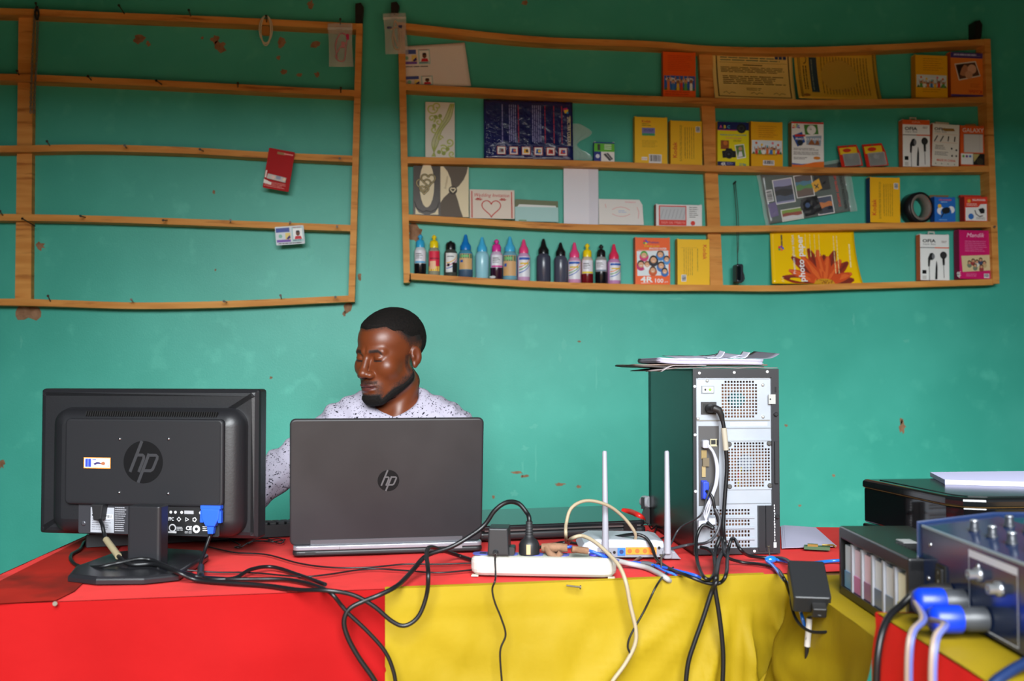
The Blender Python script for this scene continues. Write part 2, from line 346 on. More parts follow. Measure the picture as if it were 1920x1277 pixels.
def block(parent, x0, y0, x1, y1, d=.05, name='peg', mat=None):
    a = ony(x0, y1, YW-d); b = ony(x1, y0, YW-d); m = MB(); m.prism([(a.x, a.z), (b.x-.004, a.z), (b.x, a.z+.01), (b.x+.004, b.z-.015), (b.x-.006, b.z), (a.x, b.z-.004)], -YW+.002, -YW+d, mat or C(30, 24, 22, .5), Matrix.Rotation(R(90), 4, 'X')); m.build(name, parent)
LF = thing('wall_rack', 'nearly empty wooden wall rack on the left, five rails studded with nails', 'rack', (-.5, YW, 1.4))
LF.location = (0, 0, 0)
post(LF, 35, 62, 20, 28, 58, 566, d=.030)
L1 = rail(LF, [(-300, 14), (0, 15), (230, 24), (450, 33), (670, 44)])
L2 = rail(LF, [(-300, 135), (0, 138), (230, 147), (450, 158), (665, 169)])
L3 = rail(LF, [(-300, 274), (0, 273), (180, 271), (350, 276), (500, 285), (662, 292)])
L4 = rail(LF, [(-300, 400), (0, 401), (200, 405), (400, 412), (660, 422)])
L5 = rail(LF, [(-300, 560), (0, 560), (100, 562), (250, 567), (400, 565), (550, 559), (655, 554)])
post(LF, 668, 680, 44, 653, 665, 566, d=.057); post(LF, -312, -299, 14, -318, -304, 566, d=.057)
for x, y, dx, dy in [(234, 27, -11, -17), (358, 31, -4, -12), (500, 42, -1, -12), (638, 47, 0, -11), (70, 22, -3, -16),
                     (36, 141, -4, -8), (172, 151, -7, -8), (304, 159, -11, -8), (446, 164, 0, -8), (639, 174, 0, -9),
                     (94, 274, -6, -9), (238, 278, -4, -5), (382, 284, -7, -4), (636, 297, 1, 0),
                     (6, 405, -6, -9), (66, 424, -24, -14), (161, 408, -10, -3), (314, 413, -8, 0), (432, 417, 0, -4), (543, 420, 1, -3), (632, 427, 0, -2),
                     (95, 566, -5, -11), (250, 567, -4, -5), (426, 567, -6, -2), (528, 561, -2, -7), (628, 557, 1, 0)]: nail(LF, x, y, dx, dy)
for x, y, dx, dy in [(66, 418, -20, -12)]: pass
block(LF, 666, 5, 680, 45, .045, 'knife_handle_peg' if False else 'peg')
RF = thing('wall_rack', 'wooden wall rack on the right holding photo paper, ink and cards', 'rack')
post(RF, 1310, 1335, 86, 1332, 1356, 540, d=.022)
R1 = rail(RF, [(757, 43), (1000, 68), (1220, 77), (1330, 86), (1480, 89), (1660, 83), (1850, 73)])
R2 = rail(RF, [(758, 157), (1000, 170), (1220, 180), (1500, 187), (1700, 185), (1852, 181)])
R3 = rail(RF, [(762, 294), (1060, 300), (1300, 309), (1450, 312), (1600, 314), (1861, 311)])
R4 = rail(RF, [(766, 402), (1060, 419), (1330, 424), (1600, 419), (1858, 415)])
R5 = rail(RF, [(768, 512), (1000, 527), (1200, 533), (1320, 534), (1450, 535), (1600, 531), (1862, 523)])
post(RF, 746, 759, 42, 757, 769, 530, d=.057)
post(RF, 1846, 1857, 73, 1862, 1874, 532, d=.057)
nail(RF, 769, 512, 0, 14, .02); block(RF, 1829, 38, 1840, 73, .045); block(RF, 733, 3, 747, 24, .045)
nail(RF, 1863, 425, 2, 0, .01)
RAILS = {1: R1, 2: R2, 3: R3, 4: R4, 5: R5}
def rail_z(k, x):
    P = RAILS[k]
    return float(np.interp(x, [p[0] for p in P], [p[1] for p in P]))
# ================================================================ things on the racks
def wl(px, py, d=.03): return ony(px, py, YW-d)
class Pn:
    """flat print: x 0..1 to the right, y 0..1 downwards, layered a hair apart"""
    def __init__(s, root, w, h, z0=.0004, oy=0, ox=0): s.r = root; s.w = w; s.h = h; s.z = z0; s.oy = oy; s.ox = ox; s.parts = {}; s.cur = 'lettering'; s.M = None
    def on(s, name): s.cur = name; return s
    @property
    def mb(s): return s.parts.setdefault(s.cur, MB())
    def q(s, x, y): return ((x-.5)*s.w+s.ox, (1-y)*s.h+s.oy)
    def poly(s, pts, col):
        s.z += .00006; p = [s.q(*a) for a in pts]; A = sum(p[i-1][0]*p[i][1]-p[i][0]*p[i-1][1] for i in range(len(p)))
        if A < 0: p = p[::-1]
        s.mb.add([(a, b, s.z) for a, b in p], [tuple(range(len(p)))], col, s.M); return s
    def rect(s, x0, y0, x1, y1, col): return s.poly([(x0, y0), (x1, y0), (x1, y1), (x0, y1)], col)
    def ell(s, cx, cy, rx, col, ry=None, n=18, rot=0):
        ry = rx*s.w/s.h if ry is None else ry; out = []
        for k in range(n):
            a = 2*math.pi*k/n; u = rx*math.cos(a)*s.w; v = ry*math.sin(a)*s.h; out.append((cx+(u*math.cos(rot)-v*math.sin(rot))/s.w, cy+(u*math.sin(rot)+v*math.cos(rot))/s.h))
        return s.poly(out, col)
    def line(s, pts, wd, col):
        P = [s.q(*a) for a in pts]; s.z += .00006; vs = []; fs = []
        for i, p in enumerate(P):
            a = Vector(P[max(0, i-1)]); b = Vector(P[min(len(P)-1, i+1)]); t = (b-a); t = t/max(1e-9, t.length); n = Vector((-t.y, t.x))*wd*s.w/2
            vs += [(p[0]-n.x, p[1]-n.y, s.z), (p[0]+n.x, p[1]+n.y, s.z)]
        for i in range(len(P)-1): fs.append((2*i, 2*i+2, 2*i+3, 2*i+1))
        s.mb.add(vs, fs, col, s.M); return s
    def text(s, t, x, y, hh, col, align='LEFT', fit=None, rot=0, bold=0, shear=0, sx=1):
        s.z += .00006; u, v = s.q(x, y)
        s.mb.text(t, u, v, hh*s.h/.73, col, s.z, s.M, align, bold, shear, -fit*(s.w if abs(rot) != 90 else s.h) if fit else sx, R(rot)); return s
    def greek(s, x0, y0, x1, y1, n, col, th=.35, seed=1, vert=False):
        r_ = random.Random(seed); s.z += .00006
        for i in range(n):
            if vert:
                a = x0+(x1-x0)*i/n; b = a+(x1-x0)/n*th; y = y0
                while y < y1-.01: e = min(y1, y+r_.uniform(.03, .12)); p = [s.q(*k) for k in ((a, y), (a, e), (b, e), (b, y))]; s.mb.add([(k[0], k[1], s.z) for k in p], [(0, 1, 2, 3)], col, s.M); y = e+.012
                    
            else:
                a = y0+(y1-y0)*i/n; b = a+(y1-y0)/n*th; x = x0; xe = x1-(x1-x0)*r_.random()*.25
                while x < xe-.01: e = min(xe, x+r_.uniform(.05, .16)); p = [s.q(*k) for k in ((x, b), (e, b), (e, a), (x, a))]; s.mb.add([(k[0], k[1], s.z) for k in p], [(0, 1, 2, 3)], col, s.M); x = e+.015
        return s
    def barcode(s, x0, y0, x1, y1, vert=False, seed=3):
        r_ = random.Random(seed); s.rect(x0, y0, x1, y1, WHITE); n = 14
        for i in range(n):
            wd = r_.choice((.3, .5, .7))
            if vert: a = y0+(y1-y0)*(.06+.88*i/n); s.rect(x0+(x1-x0)*.1, a, x0+(x1-x0)*.9, a+(y1-y0)*.88/n*wd, BLACK)
            else: a = x0+(x1-x0)*(.06+.88*i/n); s.rect(a, y0+(y1-y0)*.08, a+(x1-x0)*.88/n*wd, y0+(y1-y0)*.8, BLACK)
        return s
    def done(s):
        for k, m in s.parts.items():
            if m.v: m.build(k, s.r)
def kids(p, x0, y0, x1, y1, sky, seed=1, balloons=True, nk=7, big=1.0):
    r_ = random.Random(seed); X = lambda t: x0+(x1-x0)*t; Y = lambda t: y0+(y1-y0)*t; W_, H_ = x1-x0, y1-y0
    p.rect(x0, y0, x1, y1, sky)
    for k in range(3): p.ell(X(.2+.3*k), Y(.25+.1*(k % 2)), W_*.16, C(225, 235, 245), H_*.12)
    if balloons:
        for k in range(5): p.ell(X(.15+.18*k), Y(.2+.12*(k*7 % 3)), W_*.035, (C(226, 110, 60), C(240, 200, 60), C(120, 190, 210), C(235, 120, 140))[k % 4], H_*.09)
    for k in range(9): p.ell(X(k/8), Y(.93), W_*.07, C(60, 100, 46), H_*.10) if False else p.poly([(X(max(0, k/9)), Y(1)), (X(min(1, k/9+.12)), Y(1)), (X(min(1, k/9+.06)), Y(.72+.1*r_.random()))], C(72, 110, 52))
    for k in range(nk):
        cx = X(.08+.84*(k+.5)/nk+r_.uniform(-.02, .02)); hh = H_*r_.uniform(.36, .55)*big; sk = (C(196, 130, 88), C(222, 160, 112), C(150, 92, 60))[k % 3]; sh = (C(214, 60, 50), C(240, 190, 50), C(60, 120, 190), C(230, 120, 50), C(240, 240, 235), C(90, 160, 80))[(k*5+seed) % 6]
        top = y1-hh; hw = W_*.045
        p.poly([(cx-hw, y1), (cx+hw, y1), (cx+hw*.9, top+hh*.35), (cx-hw*.9, top+hh*.35)], sh)
        for sg in (-1, 1): p.line([(cx+sg*hw*.8, top+hh*.45), (cx+sg*hw*1.5, top-hh*(.05+.25*r_.random()))], W_*.022, sk)
        p.ell(cx, top+hh*.2, W_*.034, sk, hh*.17); p.poly([(cx-W_*.034, top+hh*.15), (cx+W_*.034, top+hh*.15), (cx, top)], C(50, 32, 24))
def shelf_root(name, label, cat, x0, y0, x1, rl, d=.04, lean=0, tilt=0, rz=0, group=None, t=.024):
    a = wl(x0, y0, d); b = wl(x1, y0, d); w_ = b.x-a.x; base = max(rail_z(rl, a.x), rail_z(rl, b.x))+.0006; h = (a.z+b.z)/2-base
    if lean: base += t*math.sin(R(lean))
    r = thing(name, label, cat, ((a.x+b.x)/2, YW-d, base), face(rz, lean, tilt), group); return r, w_, h
def carton(name, label, cat, x0, y0, x1, rl, front, side=None, t=.024, group=None, d=.042, lean=0, top=None, tilt=0):
    r, w_, h = shelf_root(name, label, cat, x0, y0, x1, rl, d, lean, group=group, t=t, tilt=tilt)
    m = MB(); side = side or front; top = top or side
    m.box((0, h/2, -t/2), (w_, h, t), side)
    m.add([(-w_/2, 0, .0003), (w_/2, 0, .0003), (w_/2, h, .0003), (-w_/2, h, .0003)], [(0, 1, 2, 3)], front)
    m.add([(-w_/2, h+.0003, -t), (-w_/2, h+.0003, 0), (w_/2, h+.0003, 0), (w_/2, h+.0003, -t)], [(0, 1, 2, 3)], top)
    for sx in (-1, 1): m.box((sx*(w_/2-.003), h+.0012, -t/2), (.006, .0024, t*.8), front)     # flap ears
    m.build('carton', r); return r, Pn(r, w_, h), w_, h
KY = C(246, 196, 14, .38, spec=.5); KY2 = C(240, 178, 20, .38); KRED = C(205, 60, 24); KOR = C(240, 96, 22, .4); TXT = C(96, 76, 22); WH = C(238, 238, 236, .4); NAVY = C(28, 34, 92, .35); LBL = C(80, 80, 84)
PPB = 'photo paper boxes on the right rack'
def kodak_back(r, p, flip=False):
    p.on('lettering').text('Kodak', .2, .84, .10, KRED, rot=90, bold=.012)
    p.greek(.3, .1, .38, .92, 2, TXT, .3, 4, True).greek(.46, .14, .80, .86, 5, TXT, .18, 5, True); p.rect(.44, .16, .445, .8, TXT); p.on('barcode').barcode(.80, .12, .94, .25, True)
# --- first shelf
r, p, w_, h = carton('photo_paper_box', 'orange box with a photo of cheering children, alone beside the middle post, top shelf', 'box', 1243, 98, 1304, 2, KOR, C(190, 64, 20), t=.022)
p.on('picture'); kids(p, .03, .52, .98, .84, C(40, 96, 190), 3, False, 6, 1.6); p.on('lettering').greek(.14, .08, .9, .44, 9, C(214, 74, 12), .3, 8).greek(.06, .87, .9, .97, 2, C(200, 66, 10), .4, 9); p.done()
def sheet(name, label, cat, root_px, rl, w_, h, bend, col, d=.03, parts=None, tilt=0, th=.0006, lean=8, group=None):
    a = wl(root_px[0], root_px[1], d); base = rail_z(rl, a.x)+.0008
    r = thing(name, label, cat, (a.x, YW-d, base+abs(math.sin(R(tilt)))*w_/2), face(0, lean, tilt), group)
    m = MB(); m.grid(lambda u, v: ((u-.5)*w_, v*h, bend(u, v)), 24, 16, col, th=th, thdir=(0, 0, -1)); m.build('sheet', r); return r
CERT = noisy('certificate_paper', (226, 196, 110), (238, 210, 130), 6, .6); CERT2 = noisy('yellow_certificate_paper', (206, 166, 50), (222, 184, 66), 6, .55)
def bent_print(r, w_, h, bend, fn, names=('border', 'lettering')):
    """print that follows a curled sheet: flat print subdivided and pushed onto the curl"""
    p = Pn(r, w_, h, .0004); fn(p)
    for k, m in p.parts.items():
        m2 = MB(); vs = m.v
        for f, mi_ in zip(m.f, m.m):
            P = [vs[i] for i in f]
            if len(P) == 4:
                lu = max(1, int(max(abs(P[1][0]-P[0][0]), abs(P[2][0]-P[3][0]), abs(P[2][0]-P[1][0]), abs(P[3][0]-P[0][0]))/(w_/16))); lv = max(1, int(max(abs(P[2][1]-P[1][1]), abs(P[3][1]-P[0][1]), abs(P[1][1]-P[0][1]))/(h/12)))
                A, B, Cc, D = [Vector(q) for q in P]; g = []
                nu, nv = max(lu, lv), max(lu, lv)
                for j in range(nv+1):
                    for i in range(nu+1): g.append(A.lerp(B, i/nu).lerp(D.lerp(Cc, i/nu), j/nv))
                m2.add([(q.x, q.y, q.z+bend(q.x/w_+.5, q.y/h)) for q in g], [(j*(nu+1)+i, j*(nu+1)+i+1, (j+1)*(nu+1)+i+1, (j+1)*(nu+1)+i) for j in range(nv) for i in range(nu)], m.mats[mi_])
            else: m2.add([(q[0], q[1], q[2]+bend(q[0]/w_+.5, q[1]/h)) for q in P], [tuple(range(len(P)))], m.mats[mi_])
        m2.build(k, r)
a = wl(1336, 103); b = wl(1487, 103); w1 = b.x-a.x; hA = wl(1400, 103).z-rail_z(2, a.x+w1/2)+.012
bend1 = lambda u, v: .018*(1-v)**2*1.3-.006+.004*(u-.5)**2
r = sheet('certificate', 'cream certificate with dark border tucked beside the middle post, top shelf', 'certificate', (1413, 103), 2, w1, hA, bend1, CERT, lean=3)
BR_ = C(86, 66, 36)
def cert_print(p):
    p.on('border')
    p.rect(.045, .0, .06, .96, BR_); p.rect(.94, .0, .955, .96, BR_); p.rect(.045, .945, .955, .965, BR_)
    p.on('lettering'); B2 = C(40, 60, 110); GR = C(60, 110, 90)
    p.greek(.1, .05, .92, .2, 3, GR, .4, 2); p.rect(.09, .21, .93, .215, BR_); p.rect(.10, .0, .2, .03, BLACK); p.rect(.78, .02, .82, .12, B2); p.rect(.83, .02, .87, .12, B2); p.rect(.88, .02, .92, .12, B2)
    p.rect(.38, .25, .62, .27, BR_); p.greek(.1, .31, .92, .44, 4, BR_, .4, 3); p.greek(.12, .5, .93, .7, 5, BR_, .4, 4); p.greek(.4, .76, .62, .83, 2, BR_, .3, 5)
    for x in (.18, .52, .8): p.line([(x-.07, .88), (x-.03, .85), (x, .9), (x+.03, .86), (x+.08, .88)], .006, BR_)
bent_print(r, w1, hA, bend1, cert_print)
a = wl(1490, 100); b = wl(1645, 100); w2 = b.x-a.x; hB = wl(1560, 100).z-rail_z(2, a.x+w2/2)+.01
bend2 = lambda u, v: .030*(1-v)**2-.010
r = sheet('certificate', 'yellow certificate curling forward, right of the cream one, print turned sideways', 'certificate', (1571, 100), 2, w2, hB, bend2, CERT2, lean=4)
def cert2(p):
    p.on('border'); BK = C(70, 60, 30)
    for i in range(26): p.rect(.035, .02+i*.037, .05, .04+i*.037, BK); p.rect(.955, .02+i*.037, .97, .04+i*.037, BK)
    p.rect(.055, .0, .06, .97, BK); p.rect(.945, 0, .95, .97, BK)
    p.on('lettering'); p.rect(.17, .12, .26, .86, C(44, 66, 80)); p.greek(.19, .16, .24, .82, 1, C(110, 128, 120), .3, 2, True)
    p.ell(.52, .5, .22, C(196, 160, 60), .36); p.poly([(.4, .56), (.64, .4), (.66, .62), (.52, .78)], C(170, 150, 70))
    p.greek(.31, .1, .9, .9, 16, C(110, 92, 34), .22, 6, True); p.greek(.09, .3, .15, .8, 2, C(90, 76, 34), .4, 8, True)
    for k in range(12): a0 = math.pi*k/11-math.pi/2; p.rect(.1+.03*math.cos(a0), .16+.08*math.sin(a0), .108+.03*math.cos(a0), .18+.08*math.sin(a0), BK)
    p.ell(.1, .93, .04, C(150, 100, 40), .03)
bent_print(r, w2, hB, bend2, cert2)
r, p, w_, h = carton('photo_paper_box', 'amber box with a children and balloons strip on the top shelf, near the right post', 'box', 1716, 104, 1776, 2, KY2, C(206, 140, 18), t=.03)
p.on('picture'); kids(p, .03, .46, .97, .76, C(214, 228, 238), 5); p.on('lettering').greek(.22, .08, .85, .4, 6, C(190, 130, 14), .25, 3).greek(.2, .8, .8, .9, 2, C(190, 130, 14), .3, 4); p.done()
r, p, w_, h = carton('photo_paper_box', 'orange and purple box with a mother and baby photo, upside down, top right corner', 'box', 1782, 99, 1842, 2, C(232, 128, 44), C(196, 92, 30), t=.03)
p.on('picture').rect(0, 0, 1, .12, C(72, 52, 130)).rect(0, .95, 1, 1, C(72, 52, 130)); p.poly([(.12, .26), (.78, .18), (.93, .52), (.25, .64)], C(230, 220, 210)).poly([(.15, .28), (.76, .21), (.9, .5), (.27, .61)], C(92, 54, 40))
p.ell(.4, .4, .17, C(190, 128, 96)).ell(.66, .37, .14, C(226, 176, 146)).poly([(.2, .3), (.45, .24), (.34, .36), (.25, .56)], C(40, 24, 20)).ell(.56, .5, .12, C(214, 158, 126))
p.on('lettering').text('Kodak', .96, .84, .09, KRED, rot=180, bold=.012).rect(.08, .07, .93, .075, C(180, 170, 210)).greek(.6, .7, .92, .8, 3, C(196, 90, 30), .3, 3).greek(.1, .03, .9, .09, 1, C(190, 180, 220), .6, 9); p.done()
# A4 sheet with printed identity cards
bend3 = lambda u, v: .004*math.sin(u*3)*(1-v)+.004*v
a = wl(757, 95); b = wl(877, 85); wA = b.x-a.x; hS = .148
r = thing('printed_sheet', 'white sheet with small printed identity cards, left end of the top shelf', 'paper', ((a.x+b.x)/2, YW-.024, rail_z(2, (a.x+b.x)/2)+.003), face(0, 4, -3.6))
MB().grid(lambda u, v: ((u-.5)*wA+.012*(1-v)*(u-.0), v*hS*(.97+.06*u), bend3(u, v)), 16, 12, C(232, 224, 220, .7), th=.0004, thdir=(0, 0, -1)).build('sheet', r)
p = Pn(r, wA, hS, .0062)
def id_card(p, x0, y0, x1, y1):
    X = lambda t: x0+(x1-x0)*t; Y = lambda t: y0+(y1-y0)*t; PU = C(124, 84, 176)
    p.rect(X(0), Y(.02), X(.5), Y(.3), C(66, 84, 160)); p.ell(X(.15), Y(.55), (x1-x0)*.07, C(130, 190, 170)); p.rect(X(.33), Y(.36), X(.52), Y(.78), C(232, 206, 120)); p.poly([(X(.36), Y(.72)), (X(.5), Y(.5)), (X(.52), Y(.7)), (X(.42), Y(.78))], C(60, 40, 110)); p.rect(X(0), Y(.78), X(.52), Y(.94), PU)
    p.rect(X(.58), Y(0), X(1), Y(.96), C(170, 206, 206)); p.rect(X(.62), Y(.1), X(.97), Y(.8), WH); p.poly([(X(.66), Y(.8)), (X(.94), Y(.8)), (X(.9), Y(.6)), (X(.7), Y(.6))], C(206, 40, 54)); p.ell(X(.8), Y(.42), (x1-x0)*.075, C(104, 60, 40), (y1-y0)*.17); p.poly([(X(.72), Y(.36)), (X(.88), Y(.36)), (X(.85), Y(.24)), (X(.75), Y(.24))], C(24, 18, 16)); p.greek(X(.6), Y(.84), X(1), Y(.94), 1, C(60, 90, 110), .5, 2)
    p.greek(X(.62), Y(.02), X(.98), Y(.08), 1, C(190, 60, 80), .6, 5)
p.on('printed_card'); id_card(p, .01, .11, .44, .48); p.greek(.05, .51, .44, .55, 1, LBL, .5, 3); p.done()
p = Pn(r, wA, hS, .0062); p.on('printed_card'); id_card(p, .03, .74, .46, .99); p.done()

# --- second shelf
bend4 = lambda u, v: .0015*math.sin(u*5)
a = wl(798, 190); b = wl(852, 190); wc = b.x-a.x
r, w_, h = shelf_root('greeting_card', 'tall white card with an embossed pale green floral swirl', 'card', 798, 190, 853, 3, .034, 5)
MB().box((0, h/2, -.001), (w_, h, .002), C(226, 224, 214, .5)).build('card', r)
p = Pn(r, w_, h); GRN = C(190, 202, 120, .35); GRN2 = C(158, 174, 92, .35); p.on('floral_pattern')
for k in range(5): p.line([tuple(q[:2]) for q in spline([(.98-.03*k, .02, 0), (.86-.05*k, .28, 0), (.55-.04*k, .52, 0), (.42-.05*k, .75, 0), (.22+.03*k, .98, 0)], 8)], .030, GRN if k % 2 else GRN2)
def curl(cx, cy, rr, a0, turns, col, wd=.05):
    p.line([(cx+rr*(1-t*.8)*math.cos(a0+turns*6.28*t), cy+rr*(1-t*.8)*w_/h*math.sin(a0+turns*6.28*t)) for t in [i/22 for i in range(23)]], wd, col)
for a_ in ((.22, .12, .2, 0, 1.2), (.4, .08, .16, 2, 1.1), (.22, .3, .14, 1, -1.2), (.45, .36, .16, 3, 1.3), (.3, .5, .13, 0, 1.2), (.82, .72, .15, 2, -1.2), (.62, .85, .16, 4, 1.3), (.9, .93, .12, 1, 1.1), (.5, .65, .1, 0, -1.1)): curl(*a_, GRN)
for cx, cy in ((.35, .27), (.5, .25), (.3, .43), (.62, .92), (.75, .84), (.46, .9)): p.ell(cx, cy, .07, GRN2)
p.done()
a = wl(765, 290); b = wl(866, 295)
r = thing('booklet', 'thin pink booklet lying flat on the shelf behind the floral card', 'booklet', ((a.x+b.x)/2, YW-.014, rail_z(3, a.x)+.002)); MB().box((0, 0, .002), (b.x-a.x, .024, .006), C(190, 36, 90)).build('cover', r)
# blue glossy pack
def plastic_mat(name, col, rough=.12):
    m = noisy(name, col, tuple(min(255, int(c*1.25)) for c in col), 5, rough, 1.0, 26, spec=.8); return m
BLUEP = plastic_mat('navy_glossy_wrap', (24, 30, 84)); BLUEP.node_tree.nodes['Principled BSDF'].inputs['Coat Weight'].default_value = .6
r, w_, h = shelf_root('photo_paper_pack', 'large navy pack of colour copy paper in crinkled glossy wrap', 'pack', 908, 187, 1075, 3, .036, 5)
MB().grid(lambda u, v: ((u-.5)*w_, v*h, .0015*nz(u*5, v*3, 3)), 30, 20, BLUEP, th=.012, thdir=(0, 0, -1)).build('pack', r)
CLR = C(232, 240, 238, .12, spec=.8, name='clear_plastic'); CLR.node_tree.nodes['Principled BSDF'].inputs['Transmission Weight'].default_value = .0; CLR.node_tree.nodes['Principled BSDF'].inputs['Alpha'].default_value = .32
MB().grid(lambda u, v: (w_/2+(.068*u)*(.6+.4*math.sin(v*9+1)), h*(.02+.62*v), -.004+.006*nz(u*4, v*5, 3)), 10, 14, CLR).build('wrapper_tail', r)
p = Pn(r, w_, h, .0022); p.on('lettering'); VI = C(150, 150, 210); RD_ = C(190, 60, 80)
for i, (x, n_, c_) in enumerate(((.2, 1, VI), (.28, 4, VI), (.38, 1, RD_), (.54, 5, VI), (.68, 1, RD_), (.78, 1, RD_), (.87, 1, RD_))): p.greek(x, .08, x+.016*n_*1.4, .72, n_, c_, .4, i, True)
p.text('SPECTRA COLOUR', .935, .26, .06, C(222, 214, 190), rot=-90, bold=.015, fit=.5); p.rect(.965, .24, .972, .7, C(190, 180, 120)); p.rect(0, .755, 1, .76, C(110, 116, 170))
p.on('emblem'); p.poly([(.89, .12), (.94, .10), (.94, .17), (.9, .18)], C(200, 40, 120)).poly([(.9, .15), (.95, .13), (.945, .2), (.91, .2)], C(240, 210, 60)).ell(.94, .19, .012, C(60, 150, 200))
p.on('icons')
for i in range(6):
    x = .14+i*.138; p.poly([(x, .79), (x+.1, .79), (x+.1, .93), (x, .93)], C(170, 60, 60)); p.rect(x+.008, .80, x+.092, .92, WH); cc = (C(150, 150, 160), C(60, 60, 150), C(240, 180, 40), C(50, 90, 170), C(210, 50, 40), C(200, 60, 50))[i]
    p.poly([(x+.02, .90), (x+.08, .9), (x+.075, .83), (x+.03, .825)], cc); p.ell(x+.06, .86, .016, (C(120, 60, 60), C(230, 120, 60), C(70, 50, 30), C(240, 200, 50), C(120, 20, 20), C(60, 90, 170))[i])
p.done()
r, p, w_, h = carton('battery_box', 'small blue, green and white box standing beside the navy pack', 'box', 1114, 267, 1152, 3, WH, C(40, 60, 150), t=.02)
p.on('picture').rect(0, 0, .34, 1, C(34, 52, 140)).rect(.34, 0, 1, .48, C(96, 190, 50)).rect(.0, 0, .34, .48, C(96, 190, 50)).rect(0, .0, 1, .06, C(34, 52, 140)).rect(.16, .1, .3, .42, C(60, 70, 60)).rect(.5, .12, .85, .16, WH).rect(.5, .22, .85, .26, WH).rect(.5, .32, .85, .36, WH)
p.poly([(.45, .62), (.55, .56), (.85, .9), (.75, .95)], C(70, 74, 80)).poly([(.58, .56), (.68, .54), (.93, .84), (.86, .9)], C(90, 94, 100)).ell(.17, .72, .1, C(220, 226, 240)); p.done()
r, p, w_, h = carton('photo_paper_box', 'yellow photo paper box with a small lilac picture and barcode, second shelf', 'box', 1190, 220, 1251, 3, KY, C(214, 160, 10), t=.026)
p.on('lettering').text('Kodak', .22, .115, .055, KRED, bold=.015).greek(.22, .14, .5, .21, 2, TXT, .3, 2).greek(.22, .5, .7, .66, 7, C(200, 160, 20), .4, 3).rect(.21, .86, .38, .93, WH); p.text('Kodak', .23, .91, .03, KRED)
p.on('picture').rect(.22, .23, .62, .4, C(130, 130, 190)).rect(.22, .35, .62, .4, C(60, 160, 110)).greek(.28, .26, .6, .32, 2, C(70, 70, 150), .5, 3); p.on('barcode').barcode(.43, .80, .82, .99); p.done()
r, p, w_, h = carton('photo_paper_box', 'yellow box with sideways red brand lettering, against the middle post on the second shelf', 'box', 1257, 227, 1316, 3, C(238, 186, 20, .4), C(206, 150, 14), t=.026); kodak_back(r, p); p.done()
r, p, w_, h = carton('photo_paper_box', 'yellow box with a navy top band and a black camera on it', 'box', 1345, 229, 1404, 3, C(236, 222, 20, .38), C(196, 170, 16), t=.03)
p.on('picture').rect(0, 0, 1, .18, NAVY).ell(.76, .14, .15, C(20, 20, 24)).ell(.76, .14, .1, C(46, 50, 46)).ell(.76, .14, .05, C(12, 14, 30)).rect(.0, .9, .56, 1, NAVY).rect(0, .18, .62, .195, C(220, 60, 140))
p.rect(.1, .42, .36, .62, C(150, 76, 26)).ell(.25, .48, .07, C(210, 120, 40)).poly([(.54, .52), (.84, .49), (.9, .8), (.62, .84)], WH).poly([(.57, .54), (.82, .51), (.87, .78), (.64, .81)], C(100, 140, 70)).ell(.72, .6, .06, C(206, 150, 120)).poly([(.64, .8), (.8, .77), (.76, .66), (.68, .67)], C(230, 230, 240))
p.poly([(.14, .66), (.24, .65), (.28, .6), (.44, .6), (.48, .65), (.58, .66), (.58, .8), (.16, .82)], C(22, 22, 24)).ell(.36, .74, .13, C(40, 40, 44)).ell(.36, .74, .09, C(14, 14, 16)).ell(.35, .73, .04, C(60, 64, 76))
p.on('lettering').text('A', .06, .145, .07, C(230, 90, 160), bold=.02).text('B', .2, .145, .07, C(250, 220, 60), bold=.02).text('C', .31, .145, .07, C(90, 190, 230), bold=.02)
p.text('PREMIUM QUALITY PHOTO PAPER', .08, .31, .032, C(50, 140, 180), fit=.84, bold=.01).text('GLOSSY 230 GSM', .25, .38, .028, C(226, 90, 140), fit=.5, bold=.01).greek(.5, .41, .78, .46, 2, TXT, .3, 3)
p.text('4R', .1, .99, .075, WH, bold=.02).text('210g', .68, .985, .06, C(40, 130, 170), bold=.015).greek(.28, .92, .5, .98, 3, VI, .4, 2); p.done()
r, p, w_, h = carton('photo_paper_box', 'amber box with a children and balloons strip, right beside the camera box, second shelf', 'box', 1408, 229, 1467, 3, KY2, C(206, 140, 18), t=.03)
p.on('picture'); kids(p, .02, .41, .98, .72, C(222, 232, 240), 6); p.on('barcode').barcode(.36, .86, .72, .97); p.on('lettering').greek(.22, .1, .84, .38, 6, C(190, 130, 14), .25, 3).greek(.14, .73, .84, .77, 1, C(190, 130, 14), .4, 4); p.done()
r, p, w_, h = carton('photo_paper_box', 'white, red-topped box with a fluffy white dog photo on it', 'box', 1484, 229, 1544, 3, WH, C(150, 116, 60), t=.03)
p.on('picture').rect(0, 0, 1, .035, C(206, 40, 36))
for k in range(6): a0 = math.pi*(1+k/5); p.poly([(.14, .13), (.14+.12*math.cos(a0-.2), .13+.09*math.sin(a0-.2)), (.14+.12*math.cos(a0+.2), .13+.09*math.sin(a0+.2))], (C(220, 40, 50), C(240, 150, 40), C(240, 220, 60), C(60, 160, 80), C(50, 110, 200), C(120, 60, 160))[k])
p.poly([(.38, .06), (.8, .05), (.84, .26), (.42, .28)], C(70, 130, 50)).ell(.62, .17, .14, C(240, 240, 238)).ell(.56, .13, .06, C(226, 226, 226)).ell(.6, .16, .016, BLACK)
p.poly([(.02, .31), (.32, .22), (.42, .44), (.18, .55)], C(40, 80, 160)).ell(.26, .46, .09, C(40, 44, 52)).poly([(.44, .32), (.93, .29), (.9, .52), (.46, .5)], C(150, 170, 190)).poly([(.5, .5), (.62, .36), (.72, .48), (.82, .34), (.86, .5)], C(150, 90, 50)).poly([(.1, .28), (.42, .28), (.42, .32), (.1, .33)], C(206, 50, 40))
